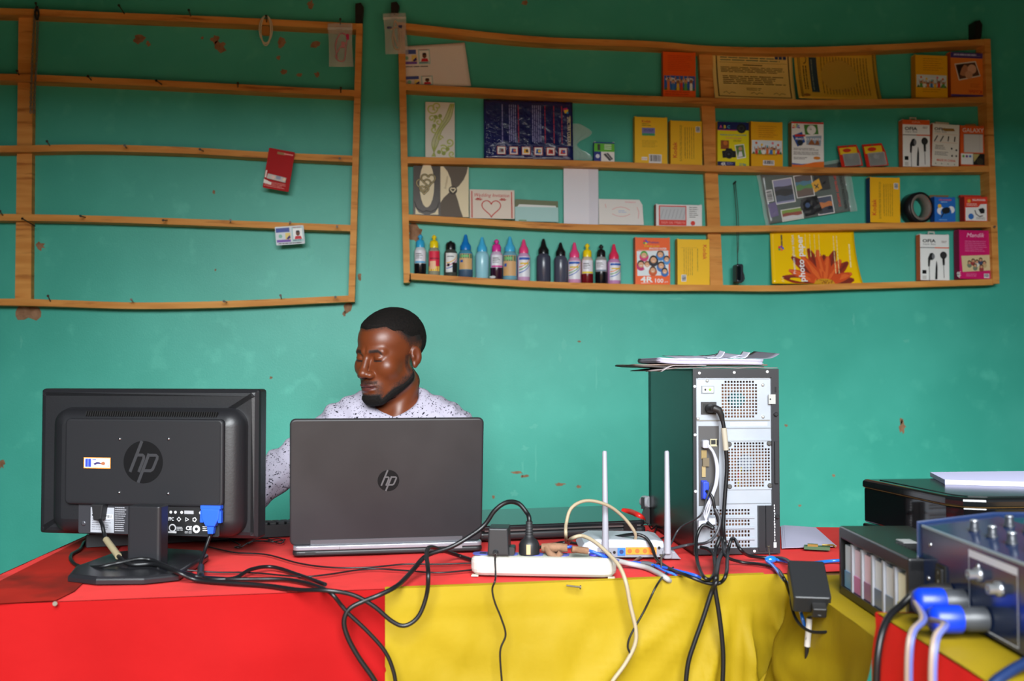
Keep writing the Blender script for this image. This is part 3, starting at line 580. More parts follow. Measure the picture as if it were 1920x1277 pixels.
p.poly([(0, .93), (.3, .95), (.7, .88), (1, .86), (1, 1), (0, 1)], C(238, 120, 30)).poly([(0, .91), (.3, .93), (.5, .915), (.3, .95), (0, .94)], C(40, 90, 170)).ell(.78, .79, .11, C(214, 130, 40), .035)
p.on('lettering').text('PHOTO PAPER', .12, .40, .05, C(245, 245, 245), fit=.8, bold=.02).greek(.05, .58, .9, .64, 2, LBL, .35, 2).greek(.05, .66, .9, .74, 3, LBL, .35, 3).greek(.05, .78, .5, .84, 2, LBL, .35, 4); p.done()
# memory card blister packs
def blister(x0, y0, x1, label):
    r, w_, h = shelf_root('memory_card_pack', label, 'memory card', x0, y0, x1, 3, .04, 12, -6, group='memory cards on the second shelf')
    m = MB(); m.poly = None; m.prism([(-w_/2, 0), (w_/2, 0), (w_/2, h*.6), (w_*.40, h), (-w_/2, h)], -.002, 0, C(206, 44, 30, .4)); m.build('backing_card', r)
    p = Pn(r, w_, h); p.on('printed_label').rect(.06, .1, .86, .42, C(240, 196, 30)).ell(.4, .24, .2, C(206, 50, 30), .09).ell(.46, .06, .05, C(60, 110, 70), .03); p.done()
    MB().rbox((.02*w_, h*.3, .002), (w_*.7, h*.52, .003), .003, C(32, 30, 30, .3), bev=.001).build('memory_card', r)
    q = Pn(r, w_, h, .0037); q.on('card_print').rect(.36, .5, .62, .54, C(150, 150, 156)).rect(.46, .54, .52, .7, C(150, 150, 156)) if x0 < 1600 else q.on('card_print').ell(.5, .6, .13, C(120, 120, 126), .1); q.done()
    b = MB().rbox((.02*w_, h*.3, .004), (w_*.78, h*.58, .007), .004, CLR, bev=.002); b.build('blister', r)
blister(1578, 272, 1618, 'red and yellow memory card pack leaning on the second shelf, the left one'); blister(1625, 269, 1666, 'red and yellow memory card pack leaning on the second shelf, the right one')
# earphone boxes
EOR = C(226, 92, 34, .45); CREAM = C(228, 222, 210, .45)
def earbud(p, x, y, s, side=False):
    K = C(20, 20, 22)
    if side: p.poly([(x-.10*s, y+.02), (x-.02*s, y-.09*s), (x+.07*s, y-.1*s), (x+.12*s, y-.04*s), (x+.10*s, y+.04*s), (x+.05*s, y+.06*s), (x-.02*s, y+.06*s), (x-.04*s, y+.2*s), (x-.10*s, y+.2*s)], K); p.ell(x+.09*s, y-.02*s, .05*s, C(120, 122, 126), .06*s); p.line([(x-.06*s, y+.18*s), (x-.05*s, y+.52*s)], .018, K)
    else: p.ell(x, y, .12*s, K, .08*s); p.ell(x, y, .085*s, C(44, 44, 46), .055*s); p.poly([(x-.045*s, y+.06*s), (x+.045*s, y+.06*s), (x+.04*s, y+.22*s), (x-.03*s, y+.22*s)], K); p.line([(x, y+.2*s), (x+.01, y+.5*s)], .018, K)
def ofia(x0, y0, x1, rl, label, orange_top):
    r, p, w_, h = carton('earphone_box', label, 'box', x0, y0, x1, rl, WH, EOR, t=.028, group='white earphone boxes on the right rack')
    p.on('lettering').text('OFIA', .08, .17 if not orange_top else .22, .07, BLACK, fit=.46, bold=.03).text('Super Bass', .1, .225 if not orange_top else .27, .035, LBL, fit=.44).greek(.74, .14, .93, .19, 2, C(120, 90, 80), .4, 3); y = .28 if not orange_top else .315
    if orange_top: p.on('picture').rect(0, 0, 1, .1, EOR); p.on('lettering').text('OFIA', .5, .07, .045, C(240, 190, 160), 'CENTER', fit=.3)
    p.on('picture').rect(0, y, .5, y+.015, LBL).rect(.5, y-.004, 1, y+.02, EOR); earbud(p, .36, .5, 1, True); earbud(p, .8, .45, 1)
    p.poly([(.5, .98), (.58, .98), (.59, .72), (.565, .58), (.55, .58), (.52, .72)], C(26, 26, 28)); p.rect(.06, .78, .2, .86, BLACK).rect(.06, .9, .2, .98, C(206, 204, 200)); p.done()
    tabm = MB(); tz = -.014
    for c, d in (((-.011, h+.004, tz), (.004, .012, .0012)), ((.011, h+.004, tz), (.004, .012, .0012)), ((0, h+.011, tz), (.026, .004, .0012)), ((0, h+.001, tz), (.026, .004, .0012))): tabm.box((c[0]-.004, c[1], c[2]), d, C(214, 208, 200))
    tabm.build('hang_tab', r); return r
ofia(1692, 225, 1743, 3, 'white and orange earphone box, unfaded, on the second shelf', True)
r, p, w_, h = carton('earphone_box', 'faded cream earphone box with torn top, between two orange boxes', 'box', 1746, 233, 1796, 3, CREAM, EOR, t=.026, tilt=2.2)
p.on('lettering').text('OFIA', .06, .15, .065, BLACK, fit=.45, bold=.03).text('Super Bass', .08, .2, .035, LBL, fit=.45).rect(.05, .235, .95, .24, C(220, 150, 110)).rect(.05, .43, .95, .435, C(220, 150, 110)).text('Special:', .12, .53, .04, C(50, 44, 40), fit=.3, bold=.01)
p.greek(.1, .55, .58, .62, 2, LBL, .35, 2).greek(.1, .66, .62, .76, 3, LBL, .35, 4).text('MADE IN CHINA', .18, .88, .05, C(214, 80, 40), fit=.7, bold=.02); p.on('picture').poly([(.32, .1), (.78, .09), (.84, .15), (.45, .17)], C(150, 104, 40))
for k, x in enumerate((.14, .36, .6, .84)): p.line([(x-.07, .42), (x+.05, .28)] if k < 2 else [(x, .28), (x-.02, .4)], .04, C(40, 40, 38)); p.ell(x, .94, .02, C(110, 120, 80))
for x, y in ((.72, .57), (.9, .6), (.74, .74), (.9, .74)): p.ell(x, y, .035, C(70, 66, 60))
p.done(); MB().box((-.012, h+.004, -.01), (.05, .008, .012), C(190, 176, 150)).build('torn_flap', r)
r, p, w_, h = carton('earphone_box', 'orange box with a see-through window, beside the right post on the second shelf', 'box', 1800, 236, 1845, 3, EOR, C(190, 70, 28), t=.03)
p.on('lettering').text('GALAXY', .10, .16, .105, C(232, 226, 214), fit=.88, bold=.008); p.on('window_pane').rect(.14, .2, .94, .66, C(120, 110, 100)).rect(.155, .215, .94, .66, C(206, 202, 196)).rect(.8, .215, .815, .66, C(184, 180, 176))
p.on('picture').rect(.02, .69, .52, .96, WH).rect(.52, .69, 1, .97, C(26, 24, 22)).poly([(.52, .7), (.8, .7), (.56, .9)], C(190, 176, 110)).ell(.8, .88, .14, C(60, 54, 40))
for k, cc in enumerate((C(110, 170, 60), C(120, 60, 140), C(60, 120, 200))): p.ell(.12+.14*k, .76, .05, cc)
p.done(); MB().prism([(-.02, h), (.03, h), (.024, h+.012), (-.014, h+.010)], -.02, -.018, C(176, 120, 66)).build('hang_tab', r)

# --- third shelf
BRN = C(62, 48, 32, .35); CRM = C(226, 212, 176, .5); GOLD = C(150, 130, 84, .3, .4)
r, w_, h = shelf_root('wedding_card', 'dark brown wedding card with a cream oval and entwined hearts', 'card', 775, 311, 826, 4, .034, 2)
MB().box((0, h/2, -.0015), (w_, h, .003), BRN).build('card', r); p = Pn(r, w_, h)
p.on('oval_panel').ell(.5, .38, .27, CRM, .46); p.on('picture')
for sg in (-1, 1): p.poly([(.5+sg*.42, .84), (.5+sg*.42, .98), (.5+sg*.1, .98), (.5+sg*.3, .94)], CRM); p.line([(.5+sg*.46, .72), (.5+sg*.36, .86), (.5+sg*.14, .93), (.5, .9)], .03, C(34, 26, 18))
p.on('entwined_hearts')
def heart(p, cx, cy, s, col, wd, hgt=1):
    pts = [(16*math.sin(t)**3, 13*math.cos(t)-5*math.cos(2*t)-2*math.cos(3*t)-math.cos(4*t)) for t in [2*math.pi*i/36 for i in range(37)]]
    p.line([(cx+s*x/16, cy-s*y/16*p.w/p.h*hgt) for x, y in pts], wd, col)
for cx, cy, s in ((.38, .38, .26), (.55, .28, .26), (.4, .48, .16)): heart(p, cx, cy, s, C(52, 42, 30), .075); heart(p, cx, cy, s, GOLD, .03)
p.done()
r, w_, h = shelf_root('wedding_card', 'cream and brown card folded like a draped curtain, with a heart seal', 'card', 826, 312, 879, 4, .036, 2)
MB().box((0, h/2, -.0015), (w_, h, .003), CRM).build('card', r); p = Pn(r, w_, h); p.on('brown_drape'); D2 = C(92, 80, 66)
p.poly([(.1, 0), (.97, 0), (.93, .12), (.82, .26), (.66, .38), (.5, .45), (.4, .4), (.36, .25), (.25, .1)], D2)
p.poly([(.38, .48), (.52, .52), (.62, .68), (.7, .85), (.8, 1), (0, 1), (0, .72), (.12, .62)], D2); p.on('heart_seal').ell(.44, .47, .15, C(60, 50, 40)); heart(p, .44, .465, .085, CRM, .04); p.on('lettering').text('Invitation', .2, .45, .05, C(150, 130, 90), rot=80, shear=.3); p.done()
r, w_, h = shelf_root('wedding_invitation', 'cream invitation with a red heart outline, lettered Wedding Invitation', 'card', 881, 356, 965, 4, .036, 6)
MB().box((0, h/2, -.001), (w_, h, .002), C(226, 214, 200, .6)).build('card', r); p = Pn(r, w_, h); DR = C(196, 60, 54)
p.on('lettering').text('Wedding Invitation', .5, .25, .13, DR, 'CENTER', fit=.78, shear=.35); p.on('heart_outline'); heart(p, .48, .62, .21, DR, .022, 1.0); p.on('border')
for i in range(16): 
    for x in (.03, .92): p.rect(x, .06+i*.058, x+.035, .08+i*.058, C(206, 92, 84)); p.ell(x+.017, .1+i*.058, .012, C(206, 92, 84))
for sx in (.2, .74): curl_ = [(sx+.04*math.cos(t), .34+.04*math.sin(t*2)) for t in [i*.35 for i in range(19)]]; p.line(curl_, .012, DR); p.line([(sx-.08, .36), (sx-.03, .33), (sx+.04, .37), (sx+.08, .34)], .012, DR)
p.done()
r, w_, h = shelf_root('envelope', 'pale blue envelope with its flap open, leaning behind the red heart card', 'envelope', 966, 376, 1047, 4, .03, 6)
EB = C(168, 208, 206, .6); m = MB(); m.box((0, h*.34, -.0008), (w_, h*.68, .0016), EB); m.build('body', r)
MB().prism([(-w_/2, h*.68), (w_/2, h*.68), (w_/2, h*.98), (w_*.42, h*.98), (-w_*.46, h*1.04), (-w_/2, h)], -.0024, -.001, C(112, 120, 92, .6)).build('flap', r); MB().prism([(-w_*.46, h*.66), (w_*.46, h*.66), (w_*.44, h*.76), (-w_*.4, h*.8)], -.0009, -.0002, C(222, 226, 224)).build('letter', r)
p = Pn(r, w_, h); p.on('lettering').rect(.08, .93, .26, .99, C(130, 160, 120)); p.done()
r, w_, h = shelf_root('envelope', 'tall plain white envelope standing upright with its top behind the rail', 'envelope', 1057, 313, 1122, 4, .022, 1)
m = MB(); m.box((0, h/2+.004, -.0008), (w_, h+.01, .0016), C(224, 222, 230, .6)); m.build('body', r); MB().box((w_*.36, h/2+.004, .0006), (w_*.27, h+.008, .0010), C(214, 212, 222, .6)).build('flap', r)
r, w_, h = shelf_root('invitation_card', 'white invitation card with a clipped corner and faint red print', 'card', 1123, 374, 1207, 4, .036, 8)
MB().prism([(-w_/2, 0), (w_/2, 0), (w_/2-.002, h*.8), (w_*.42, h), (-w_/2+.002, h)], -.002, 0, C(226, 222, 218, .6)).build('card', r); p = Pn(r, w_, h); p.on('lettering').text('Invitation', .6, .13, .07, C(222, 110, 130), fit=.24, shear=.3)
PK = C(226, 150, 150); p.line([(.3, .42), (.4, .33), (.5, .3), (.6, .33), (.7, .42)], .01, PK).line([(.3, .58), (.4, .66), (.5, .68), (.6, .66), (.7, .58)], .01, PK).greek(.44, .44, .62, .56, 2, C(170, 190, 220), .4, 2).line([(.15, .2), (.17, .35)], .01, PK).line([(.86, .3), (.9, .5), (.88, .75)], .012, PK); p.done()
r, p, w_, h = carton('staple_box', 'flat white box with a red frame, print upside down, by the middle post', 'box', 1230, 384, 1316, 4, C(226, 226, 226), C(190, 60, 50), t=.026, top=C(40, 36, 36))
SR = C(214, 56, 42); p.on('picture').rect(.06, .05, .66, .98, SR).rect(.085, .10, .64, .72, C(190, 192, 196))
for k in range(7): p.line([(.10+k*.08, .66), (.16+k*.08, .22)], .012, C(160, 162, 168))
p.on('lettering').text('10x1000pcs  NO.16/24/6', .63, .80, .11, C(236, 170, 160), rot=180, fit=.52); p.ell(.8, .86, .05, SR).greek(.72, .1, .92, .65, 6, LBL, .3, 4); p.done()
# compact camera hanging on its strap
a = wl(1377, 344, .008); b = wl(1383, 495, .062)
r = thing('compact_camera', 'small compact camera hanging by its wrist strap over the lower shelf', 'camera', (b.x, b.y, b.z))
la = a-b; m = MB(); m.tube(spline([la+Vector((-.002, 0, 0)), la.lerp(Vector((0, 0, .04)), .5)+Vector((.002, -.0, 0)), (-.001, 0, .06), (0, 0, .035)], 8), .0012, C(60, 52, 44), n=6); m.tube(spline([la+Vector((.004, 0, 0)), la.lerp(Vector((0, 0, .04)), .5)+Vector((.009, 0, 0)), (.003, 0, .06), (0, 0, .035)], 8), .0012, C(60, 52, 44), n=6); m.tube([(0, 0, .036), (0, 0, .0)], .0016, C(40, 38, 36), n=6); m.build('wrist_strap', r)
MB().tube([la+Vector((0, .008, 0)), la+Vector((0, -.012, .004))], .0035, NAILM, n=8).build('hook', r)
CMT = C(44, 50, 58, .3, .3); T_ = Matrix.Rotation(R(90), 4, 'X') @ Matrix.Rotation(R(0), 4, 'Z')
MB().rbox((.001, -.034, 0), (.024, .064, .044), .006, CMT, T_, bev=.004).build('body', r)
MB().prism([(.011, -.063), (.016, -.062), (.022, -.052), (.020, -.04), (.015, -.026), (.014, -.008), (.011, -.004)], -.014, .014, C(60, 66, 74, .3, .3), T_, bev=.003).build('grip', r)
MB().rbox((-.003, -.034, .0222), (.012, .05, .0012), .003, C(14, 16, 22, .15), T_).build('screen', r)
# grey photo paper pack, tilted
P00 = wl(1437, 424, .028); P10 = wl(1608, 396, .028); P01 = wl(1408, 332, .028); w_ = (P10-P00).length; h = .176
GP = C(92, 104, 100, .25, spec=.6); ang = math.degrees(math.atan2(P10.z-P00.z, P10.x-P00.x))
c0 = (P00+P10)/2
r = thing('photo_paper_pack', 'grey glossy photo paper pack in clear sleeve, tilted on the third shelf', 'pack', (c0.x, YW-.0115, rail_z(4, P00.x)+.008+w_/2*math.sin(R(ang))), face(0, 0, -ang))
MB().grid(lambda u, v: ((u-.5)*w_*.9, v*h, .001*nz(u*4, v*4, 2)), 20, 14, GP, th=.007, thdir=(0, 0, -1)).build('pack', r)
mm = MB(); mm.grid(lambda u, v: (w_*.44+u*.028, v*h*1.04-.004, .002*math.sin(v*14)+.002*math.sin(u*5)), 6, 20, CLR); mm.grid(lambda u, v: (-w_*.45-u*.014, v*h*1.08-.012, .002*math.sin(v*17)), 4, 20, CLR); mm.grid(lambda u, v: ((u-.5)*w_*.94, h+v*.012, .0015*math.sin(u*30)), 30, 3, CLR); mm.grid(lambda u, v: ((u-.5)*.9*w_, v*h, .0026+.001*nz(u*9, v*6, 2)), 24, 16, C(255, 255, 255, .1, spec=.6, name='sleeve_film')); mm.build('clear_sleeve', r)
C(255, 255, 255, .1, spec=.6, name='sleeve_film').node_tree.nodes['Principled BSDF'].inputs['Alpha'].default_value = .06
p = Pn(r, w_*.9, h, .0012); p.on('picture')
def tile(x, y, s, hh, cols):
    p.rect(x, y, x+s, y+hh, WH); p.rect(x+.01, y+.015, x+s-.01, y+hh-.015, cols[0]); n = len(cols)
    r_ = random.Random(int(x*100))
    for k in range(1, n):
        yy = y+hh*(.1+.75*k/n); p.poly([(x+.012, min(y+hh-.02, yy+.12)), (x+.012, yy)]+[(x+s*t, yy+r_.uniform(-.04, .04)) for t in (.25, .5, .75)]+[(x+s-.012, yy), (x+s-.012, min(y+hh-.02, yy+.12))], cols[k])
tile(.12, .14, .24, .5, (C(150, 150, 190), C(60, 60, 80), C(24, 28, 36), C(70, 84, 110))); tile(.38, .12, .22, .46, (C(90, 80, 84), C(70, 130, 160), C(90, 150, 80), C(110, 90, 80)))
tile(.16, .76, .26, .24, (C(130, 160, 50), C(150, 60, 40), C(214, 214, 216))); tile(.6, .62, .2, .37, (C(60, 70, 100), C(206, 120, 50), C(30, 36, 56)))
p.poly([(.62, .14), (.8, .14), (.8, .5), (.62, .5)], C(26, 26, 28)).poly([(.58, .32), (.68, .25), (.7, .46), (.6, .52)], C(236, 176, 30)).line([(.61, .36), (.66, .44)], .012, BLACK).line([(.66, .36), (.62, .44)], .012, BLACK)
p.poly([(.42, .62), (.62, .58), (.66, .95), (.44, .97)], C(22, 22, 24)).ell(.5, .76, .1, C(40, 40, 44)).ell(.5, .76, .065, C(12, 12, 16)).ell(.49, .75, .03, C(70, 90, 130)); p.poly([(.02, .6), (.12, .58), (.13, .86), (.03, .88)], C(120, 110, 150))
p.on('barcode').barcode(.02, .32, .10, .56, True); p.on('lettering').text('PREMIUM QUALITY PHOTO PAPER', .925, -.02, .06, C(24, 28, 26), rot=-90, fit=.97, bold=.01).text('200GSM GLOSSY A4/20PCS', .86, .1, .05, C(226, 90, 80), rot=-90, fit=.78, bold=.02); p.done()
r, p, w_, h = carton('photo_paper_box', 'yellow box with a dark blue side, standing left of the tape roll', 'box', 1631, 333, 1687, 4, C(240, 180, 20, .4), C(28, 44, 100), t=.03, d=.046); kodak_back(r, p); p.done()
# tape roll standing on its rim
a = wl(1722, 362, .04); rt = wl(1751, 390, .04).x-a.x; base = rail_z(4, a.x)
r = thing('tape_roll', 'black and silver adhesive tape roll standing on its edge', 'tape', (a.x, YW-.030, base+.0258+.0004), face(14)); rr = .0256
def ringm(ro, ri, z0, z1, mat): return MB().rings([[(q*math.cos(2*math.pi*j/36), q*math.sin(2*math.pi*j/36), z) for j in range(36)] for q, z in ((ro, z0), (ro, z1), (ri, z1), (ri, z0))], mat, None, True, loop=True)
k = (wl(1750, 390, .03).x-wl(1694, 390, .03).x)/2*.98; h_ = wl(1722, 362, .03).z-base; rr = h_/2; r.location = (a.x, YW-.028, base+rr+.0006)
ringm(rr, rr*.86, -.024, .022, C(26, 27, 30, .3)).build('tape', r); ringm(rr*.86, rr*.68, -.023, .0235, C(120, 112, 104, .6)).build('core', r)
p = Pn(r, 2*rr, 2*rr, .0236, -rr); p.on('core_print')
for k in range(10): a0 = .5+k*.25; p.ell(.5+.385*math.cos(a0-1.6), .5+.385*math.sin(a0-1.6), .02, C(190, 70, 60), n=8)
p.done()
r, p, w_, h = carton('charger_box', 'blue box with a brown open top and a plug picture, by the tape roll', 'box', 1752, 370, 1791, 4, C(40, 110, 200, .4), C(30, 80, 160), t=.028, top=C(140, 110, 80))
p.on('picture').ell(.3, .55, .18, C(236, 236, 240)).ell(.8, .5, .16, C(236, 236, 240)).ell(.55, .62, .26, C(34, 110, 196)).poly([(.34, .48), (.55, .4), (.74, .42), (.72, .62), (.5, .68), (.36, .6)], C(26, 28, 34)).line([(.44, .62), (.3, .82)], .05, C(26, 28, 34)).ell(.24, .36, .09, C(240, 190, 60)); p.on('lettering').text('USB CHARGER', .2, .14, .07, C(226, 90, 90), fit=.62, bold=.02).greek(.3, .18, .7, .25, 1, C(160, 200, 240), .4, 2).greek(.2, .9, .7, .97, 1, C(140, 190, 240), .4, 2); p.done()
MB().prism([(-w_*.62, h+.001), (w_*.3, h+.001), (w_*.4, h+.012), (-w_*.5, h+.012)], -.028, -.026, C(140, 110, 76)).build('open_flap', r)
r, p, w_, h = carton('charger_box', 'red and white adapter box near the right post, third shelf', 'box', 1808, 369, 1851, 4, C(226, 66, 46, .4), C(170, 30, 28), t=.03)
p.on('picture').poly([(.04, .44), (.6, .42), (.7, .3), (.97, .28), (.97, .97), (.04, .97)], WH).poly([(.6, .5), (.8, .44), (.88, .52), (.86, .66), (.7, .68)], C(24, 24, 28)).line([(.45, .55), (.5, .7), (.65, .8), (.8, .76)], .04, C(30, 30, 34)).ell(.28, .8, .12, C(50, 110, 190)).ell(.2, .18, .07, C(240, 180, 60)); p.on('lettering').text('XG-POWER', .34, .17, .08, C(245, 236, 230), fit=.58, bold=.02).greek(.1, .28, .56, .4, 2, C(250, 220, 210), .4, 3).greek(.5, .84, .9, .94, 2, LBL, .3, 3); p.done()
MB().box((-w_*.12, h+.004, -.02), (w_*.9, .008, .012), C(196, 46, 34)).build('open_flap', r)

# --- bottom shelf: ink bottles
def lab(m, r0, z0, z1, mat, a0=-2.6, a1=-.55, n=14):
    vs = []; fs = []
    for i in range(n+1): a_ = a0+(a1-a0)*i/n; vs += [(r0*math.cos(a_), r0*math.sin(a_), z0), (r0*math.cos(a_), r0*math.sin(a_), z1)]
    m.add(vs, [(2*i, 2*i+2, 2*i+3, 2*i+1) for i in range(n)], mat, None, True)
def ink_bottle(xc, wpx, ytop, ycap, ybot, kind, cap, body, ink, inkf, label, lcol=None, stripe=None, swoosh=None, emb=None):
    d = .03; a = wl(xc, ytop, d); base = rail_z(5, a.x)+.0006; dep = (a-CAM).dot(FWD); ra = wpx/2/FPX*dep; H = a.z-base; zc = wl(xc, ycap, d).z-base
    r = thing('ink_bottle', label, 'bottle', (a.x, YW-d, base), (0, 0, rnd.uniform(-.25, .25)), 'ink bottles on the bottom shelf')
    sh = zc-.006; prof = [(ra*.9, 0), (ra, .003), (ra, sh-ra*.55), (ra*.93, sh-ra*.25), (ra*.72, sh), (ra*.6, sh+.004), (ra*.6, zc+.002)]
    zi = inkf*sh; MB().lathe(prof, body, n=24).build('bottle_body', r)
    if ink: MB().lathe([(ra*.91, -.0001), (ra*1.012, .003), (ra*1.012, zi)], ink, n=24).build('ink', r)
    cr = ra*.74
    if kind == 'cone': cp = [(cr, zc-.004), (cr, zc+.010), (cr*.82, zc+.016), (cr*.55, zc+.024), (cr*.30, H-.004), (cr*.22, H)]
    else: cp = [(cr, zc-.004), (cr, zc+.014), (cr*.8, zc+.020), (cr*.36, zc+.022), (cr*.34, H-.012), (cr*.55, H-.010), (cr*.55, H-.004), (cr*.3, H-.003), (cr*.28, H)]
    MB().lathe(cp, cap, n=20).build('cap', r)
    if lcol:
        m = MB(); l0, l1 = sh*.14 if not ink or inkf < .2 else max(zi+.002, sh*.2), sh-ra*.5; ro = ra*1.02; lab(m, ro, l0, l1, lcol)
        if stripe: lab(m, ro*1.006, l0, l0+(l1-l0)*.12, stripe)
        if swoosh:
            for k, c_ in enumerate(swoosh):
                vs = []; n = 12
                for i in range(n+1):
                    a_ = -2.5+1.9*i/n; zz = l0+(l1-l0)*(.18+.14*k+.42*(i/n)**2); vs += [(ro*1.008*math.cos(a_), ro*1.008*math.sin(a_), zz), (ro*1.008*math.cos(a_), ro*1.008*math.sin(a_), zz+(l1-l0)*.05)]
                m.add(vs, [(2*i, 2*i+2, 2*i+3, 2*i+1) for i in range(n)], c_, None, True)
        if emb:
            for (u0, u1, t0, t1, c_) in emb: lab(m, ro*1.012, l0+(l1-l0)*t0, l0+(l1-l0)*t1, c_, -2.6+2.05*u0, -2.6+2.05*u1, 6)
        m.build('label', r)
PL = lambda r_, g, b: C(r_, g, b, .25, spec=.5, Subsurface_Weight=.0)
CY, YL, BK, BLU, LB, MG, PKc = PL(50, 170, 220), PL(246, 214, 20), PL(24, 24, 26), PL(20, 120, 200), PL(70, 180, 226), PL(220, 50, 150), PL(236, 70, 130)
IKB, IKM, IKR = C(16, 16, 22, .2), C(48, 16, 40, .2), C(110, 16, 26, .2); LW = C(226, 224, 232, .4); SW = (C(60, 110, 190), C(90, 160, 90), C(240, 140, 50))
T1 = ((.1, .6, .7, .76, LBL), (.1, .7, .58, .62, LBL), (.1, .5, .48, .52, LBL), (.1, .6, .36, .40, LBL))
BF = ((.0, 1, .72, .98, C(60, 120, 90)), (.15, .7, .78, .92, C(120, 190, 120)), (.0, .45, 0, .3, C(216, 170, 110)), (.1, .3, .45, .6, C(40, 90, 170)))
BT = 'on the bottom shelf'
ink_bottle(788, 22, 440, 462, 511, 'flip', CY, PL(206, 216, 222), IKB, .40, 'ink bottle with light blue flip cap, white label and black ink, leftmost in the row', LW, C(60, 170, 220), None, T1)
ink_bottle(814, 22, 441, 463, 512, 'flip', YL, PL(150, 150, 130), None, 0, 'ink bottle with yellow flip cap and red and white label', C(222, 40, 70), None, None, ((0, 1, 0, .24, C(240, 220, 90)), (.1, .6, .1, .5, C(240, 190, 150)), (.1, .9, .6, .66, C(150, 20, 50))))
ink_bottle(845, 25, 452, 466, 513, 'flip', BK, PL(70, 76, 70), None, 0, 'dark ink bottle with black cap and rainbow streak on its label', C(226, 226, 224), None, (C(70, 90, 180), C(200, 60, 130), C(240, 180, 50)), ((.5, 1, 0, .5, C(24, 24, 26)), (.12, .3, .3, .45, BLACK), (.1, .6, .8, .84, LBL)))
ink_bottle(873, 27, 440, 467, 516, 'cone', BLU, PL(70, 140, 170), C(60, 84, 110), .26, 'ink bottle with tall blue cone cap over a green and tan label', C(216, 172, 116), None, None, BF)
ink_bottle(904, 25, 445, 470, 518, 'cone', LB, PL(150, 206, 220), None, 0, 'unlabelled pale blue bottle with a light blue cone cap')
ink_bottle(931, 23, 449, 470, 518, 'flip', MG, PL(206, 180, 206), IKM, .42, 'ink bottle with magenta flip cap, white label and dark plum ink', LW, C(220, 50, 150), None, T1)
ink_bottle(956, 27, 444, 470, 520, 'cone', LB, PL(110, 170, 190), C(110, 160, 176), .1, 'ink bottle with light blue cone cap and a butterfly label', C(210, 166, 116), None, None, BF)
STR = ((.05, .95, .84, .96, C(40, 90, 180)), (.15, .8, .62, .7, C(226, 190, 60)))
ink_bottle(982, 24, 449, 473, 521, 'cone', PKc, PL(206, 160, 200), None, 0, 'pink cone-capped bottle just left of the two dark grey bottles', LW, None, SW, STR)
ink_bottle(1019, 27, 448, 474, 522, 'cone', BK, PL(66, 68, 84), None, 0, 'larger dark grey bottle with black cone cap and a gap on its left')
ink_bottle(1051, 25, 455, 478, 524, 'cone', BK, PL(74, 76, 92), None, 0, 'smaller dark grey bottle with black cone cap, right of its larger twin')
ink_bottle(1077, 25, 455, 481, 525, 'cone', PKc, PL(214, 150, 190), None, 0, 'pink cone-capped bottle between a dark grey bottle and a yellow-capped one', LW, None, SW, STR)
ink_bottle(1101, 22, 457, 480, 526, 'flip', YL, PL(206, 190, 170), IKR, .36, 'ink bottle with yellow flip cap over dark red ink', LW, C(240, 214, 20), None, T1)
ink_bottle(1127, 22, 459, 480, 527, 'flip', BK, PL(150, 150, 150), IKB, .45, 'ink bottle with black flip cap, white label and black ink', LW, C(120, 140, 160), None, T1)
ink_bottle(1151, 25, 458, 484, 528, 'cone', C(226, 50, 90, .25), PL(200, 140, 190), None, 0, 'pink cone-capped bottle at the right end of the row', LW, None, SW, STR)
a = wl(924, 517, .05); r = thing('plastic_scrap', 'crumpled bit of clear plastic on the shelf edge by the plum ink bottle', 'scrap', (a.x, YW-.049, rail_z(5, a.x)+.001)); MB().ball((0, 0, .005), (.013, .004, .005), C(206, 208, 210, .3), nu=7, nv=5).build('scrap', r)
r, p, w_, h = carton('photo_paper_box', 'orange photo paper box with a ring of children, lettered 4R 100, bottom shelf', 'box', 1191, 446, 1256, 5, KOR, C(200, 70, 24), t=.028)
p.on('picture').poly([(.04, .29), (.95, .27), (.96, .8), (.06, .82)], C(224, 232, 236)).ell(.32, .16, .09, C(240, 190, 50)) if False else p.on('picture').poly([(.04, .29), (.95, .27), (.96, .8), (.06, .82)], C(224, 232, 236))
r_ = random.Random(5)
for (cx, cy, s, hc, sc) in ((.25, .36, .12, C(70, 160, 60), C(214, 60, 120)), (.72, .34, .12, C(80, 60, 44), C(60, 130, 200)), (.9, .44, .1, C(40, 28, 22), C(90, 150, 210)), (.16, .56, .12, C(60, 40, 30), C(196, 50, 110)), (.34, .56, .1, C(150, 90, 50), C(240, 240, 240)), (.52, .46, .13, C(34, 22, 18), C(40, 40, 50)), (.74, .58, .12, C(44, 28, 20), C(70, 120, 190)), (.5, .68, .11, C(90, 56, 36), C(206, 90, 40)), (.84, .7, .1, C(30, 24, 20), C(60, 110, 180))):
    p.ell(cx, cy+.05, s*1.1, sc); p.ell(cx, cy, s*.86, hc); p.ell(cx, cy+.02, s*.66, C(222, 168, 128)); p.rect(cx-.03, cy+.035, cx+.03, cy+.045, C(240, 240, 240))
p.on('emblem')
for k, cc in enumerate((C(60, 90, 200), C(240, 210, 50), C(60, 160, 90), C(220, 40, 80), C(120, 60, 160))): p.ell(.29+.045*math.cos(k*1.25), .095+.03*math.sin(k*1.25), .03, cc)
p.on('lettering').text('Premium', .38, .12, .05, C(80, 60, 150), fit=.3).text('PREMIUM GLOSSY', .25, .2, .035, C(250, 214, 50), fit=.45, bold=.01).text('PHOTO PAPER', .4, .255, .045, WH, fit=.5, bold=.015).rect(.06, .27, .9, .276, WH).text('4R', .14, .95, .12, WH, bold=.03, fit=.36).text('100', .56, .96, .09, WH, bold=.02, fit=.24).text('pcs', .84, .955, .04, WH).greek(.16, .965, .5, .99, 1, WH, .4, 2); p.done()
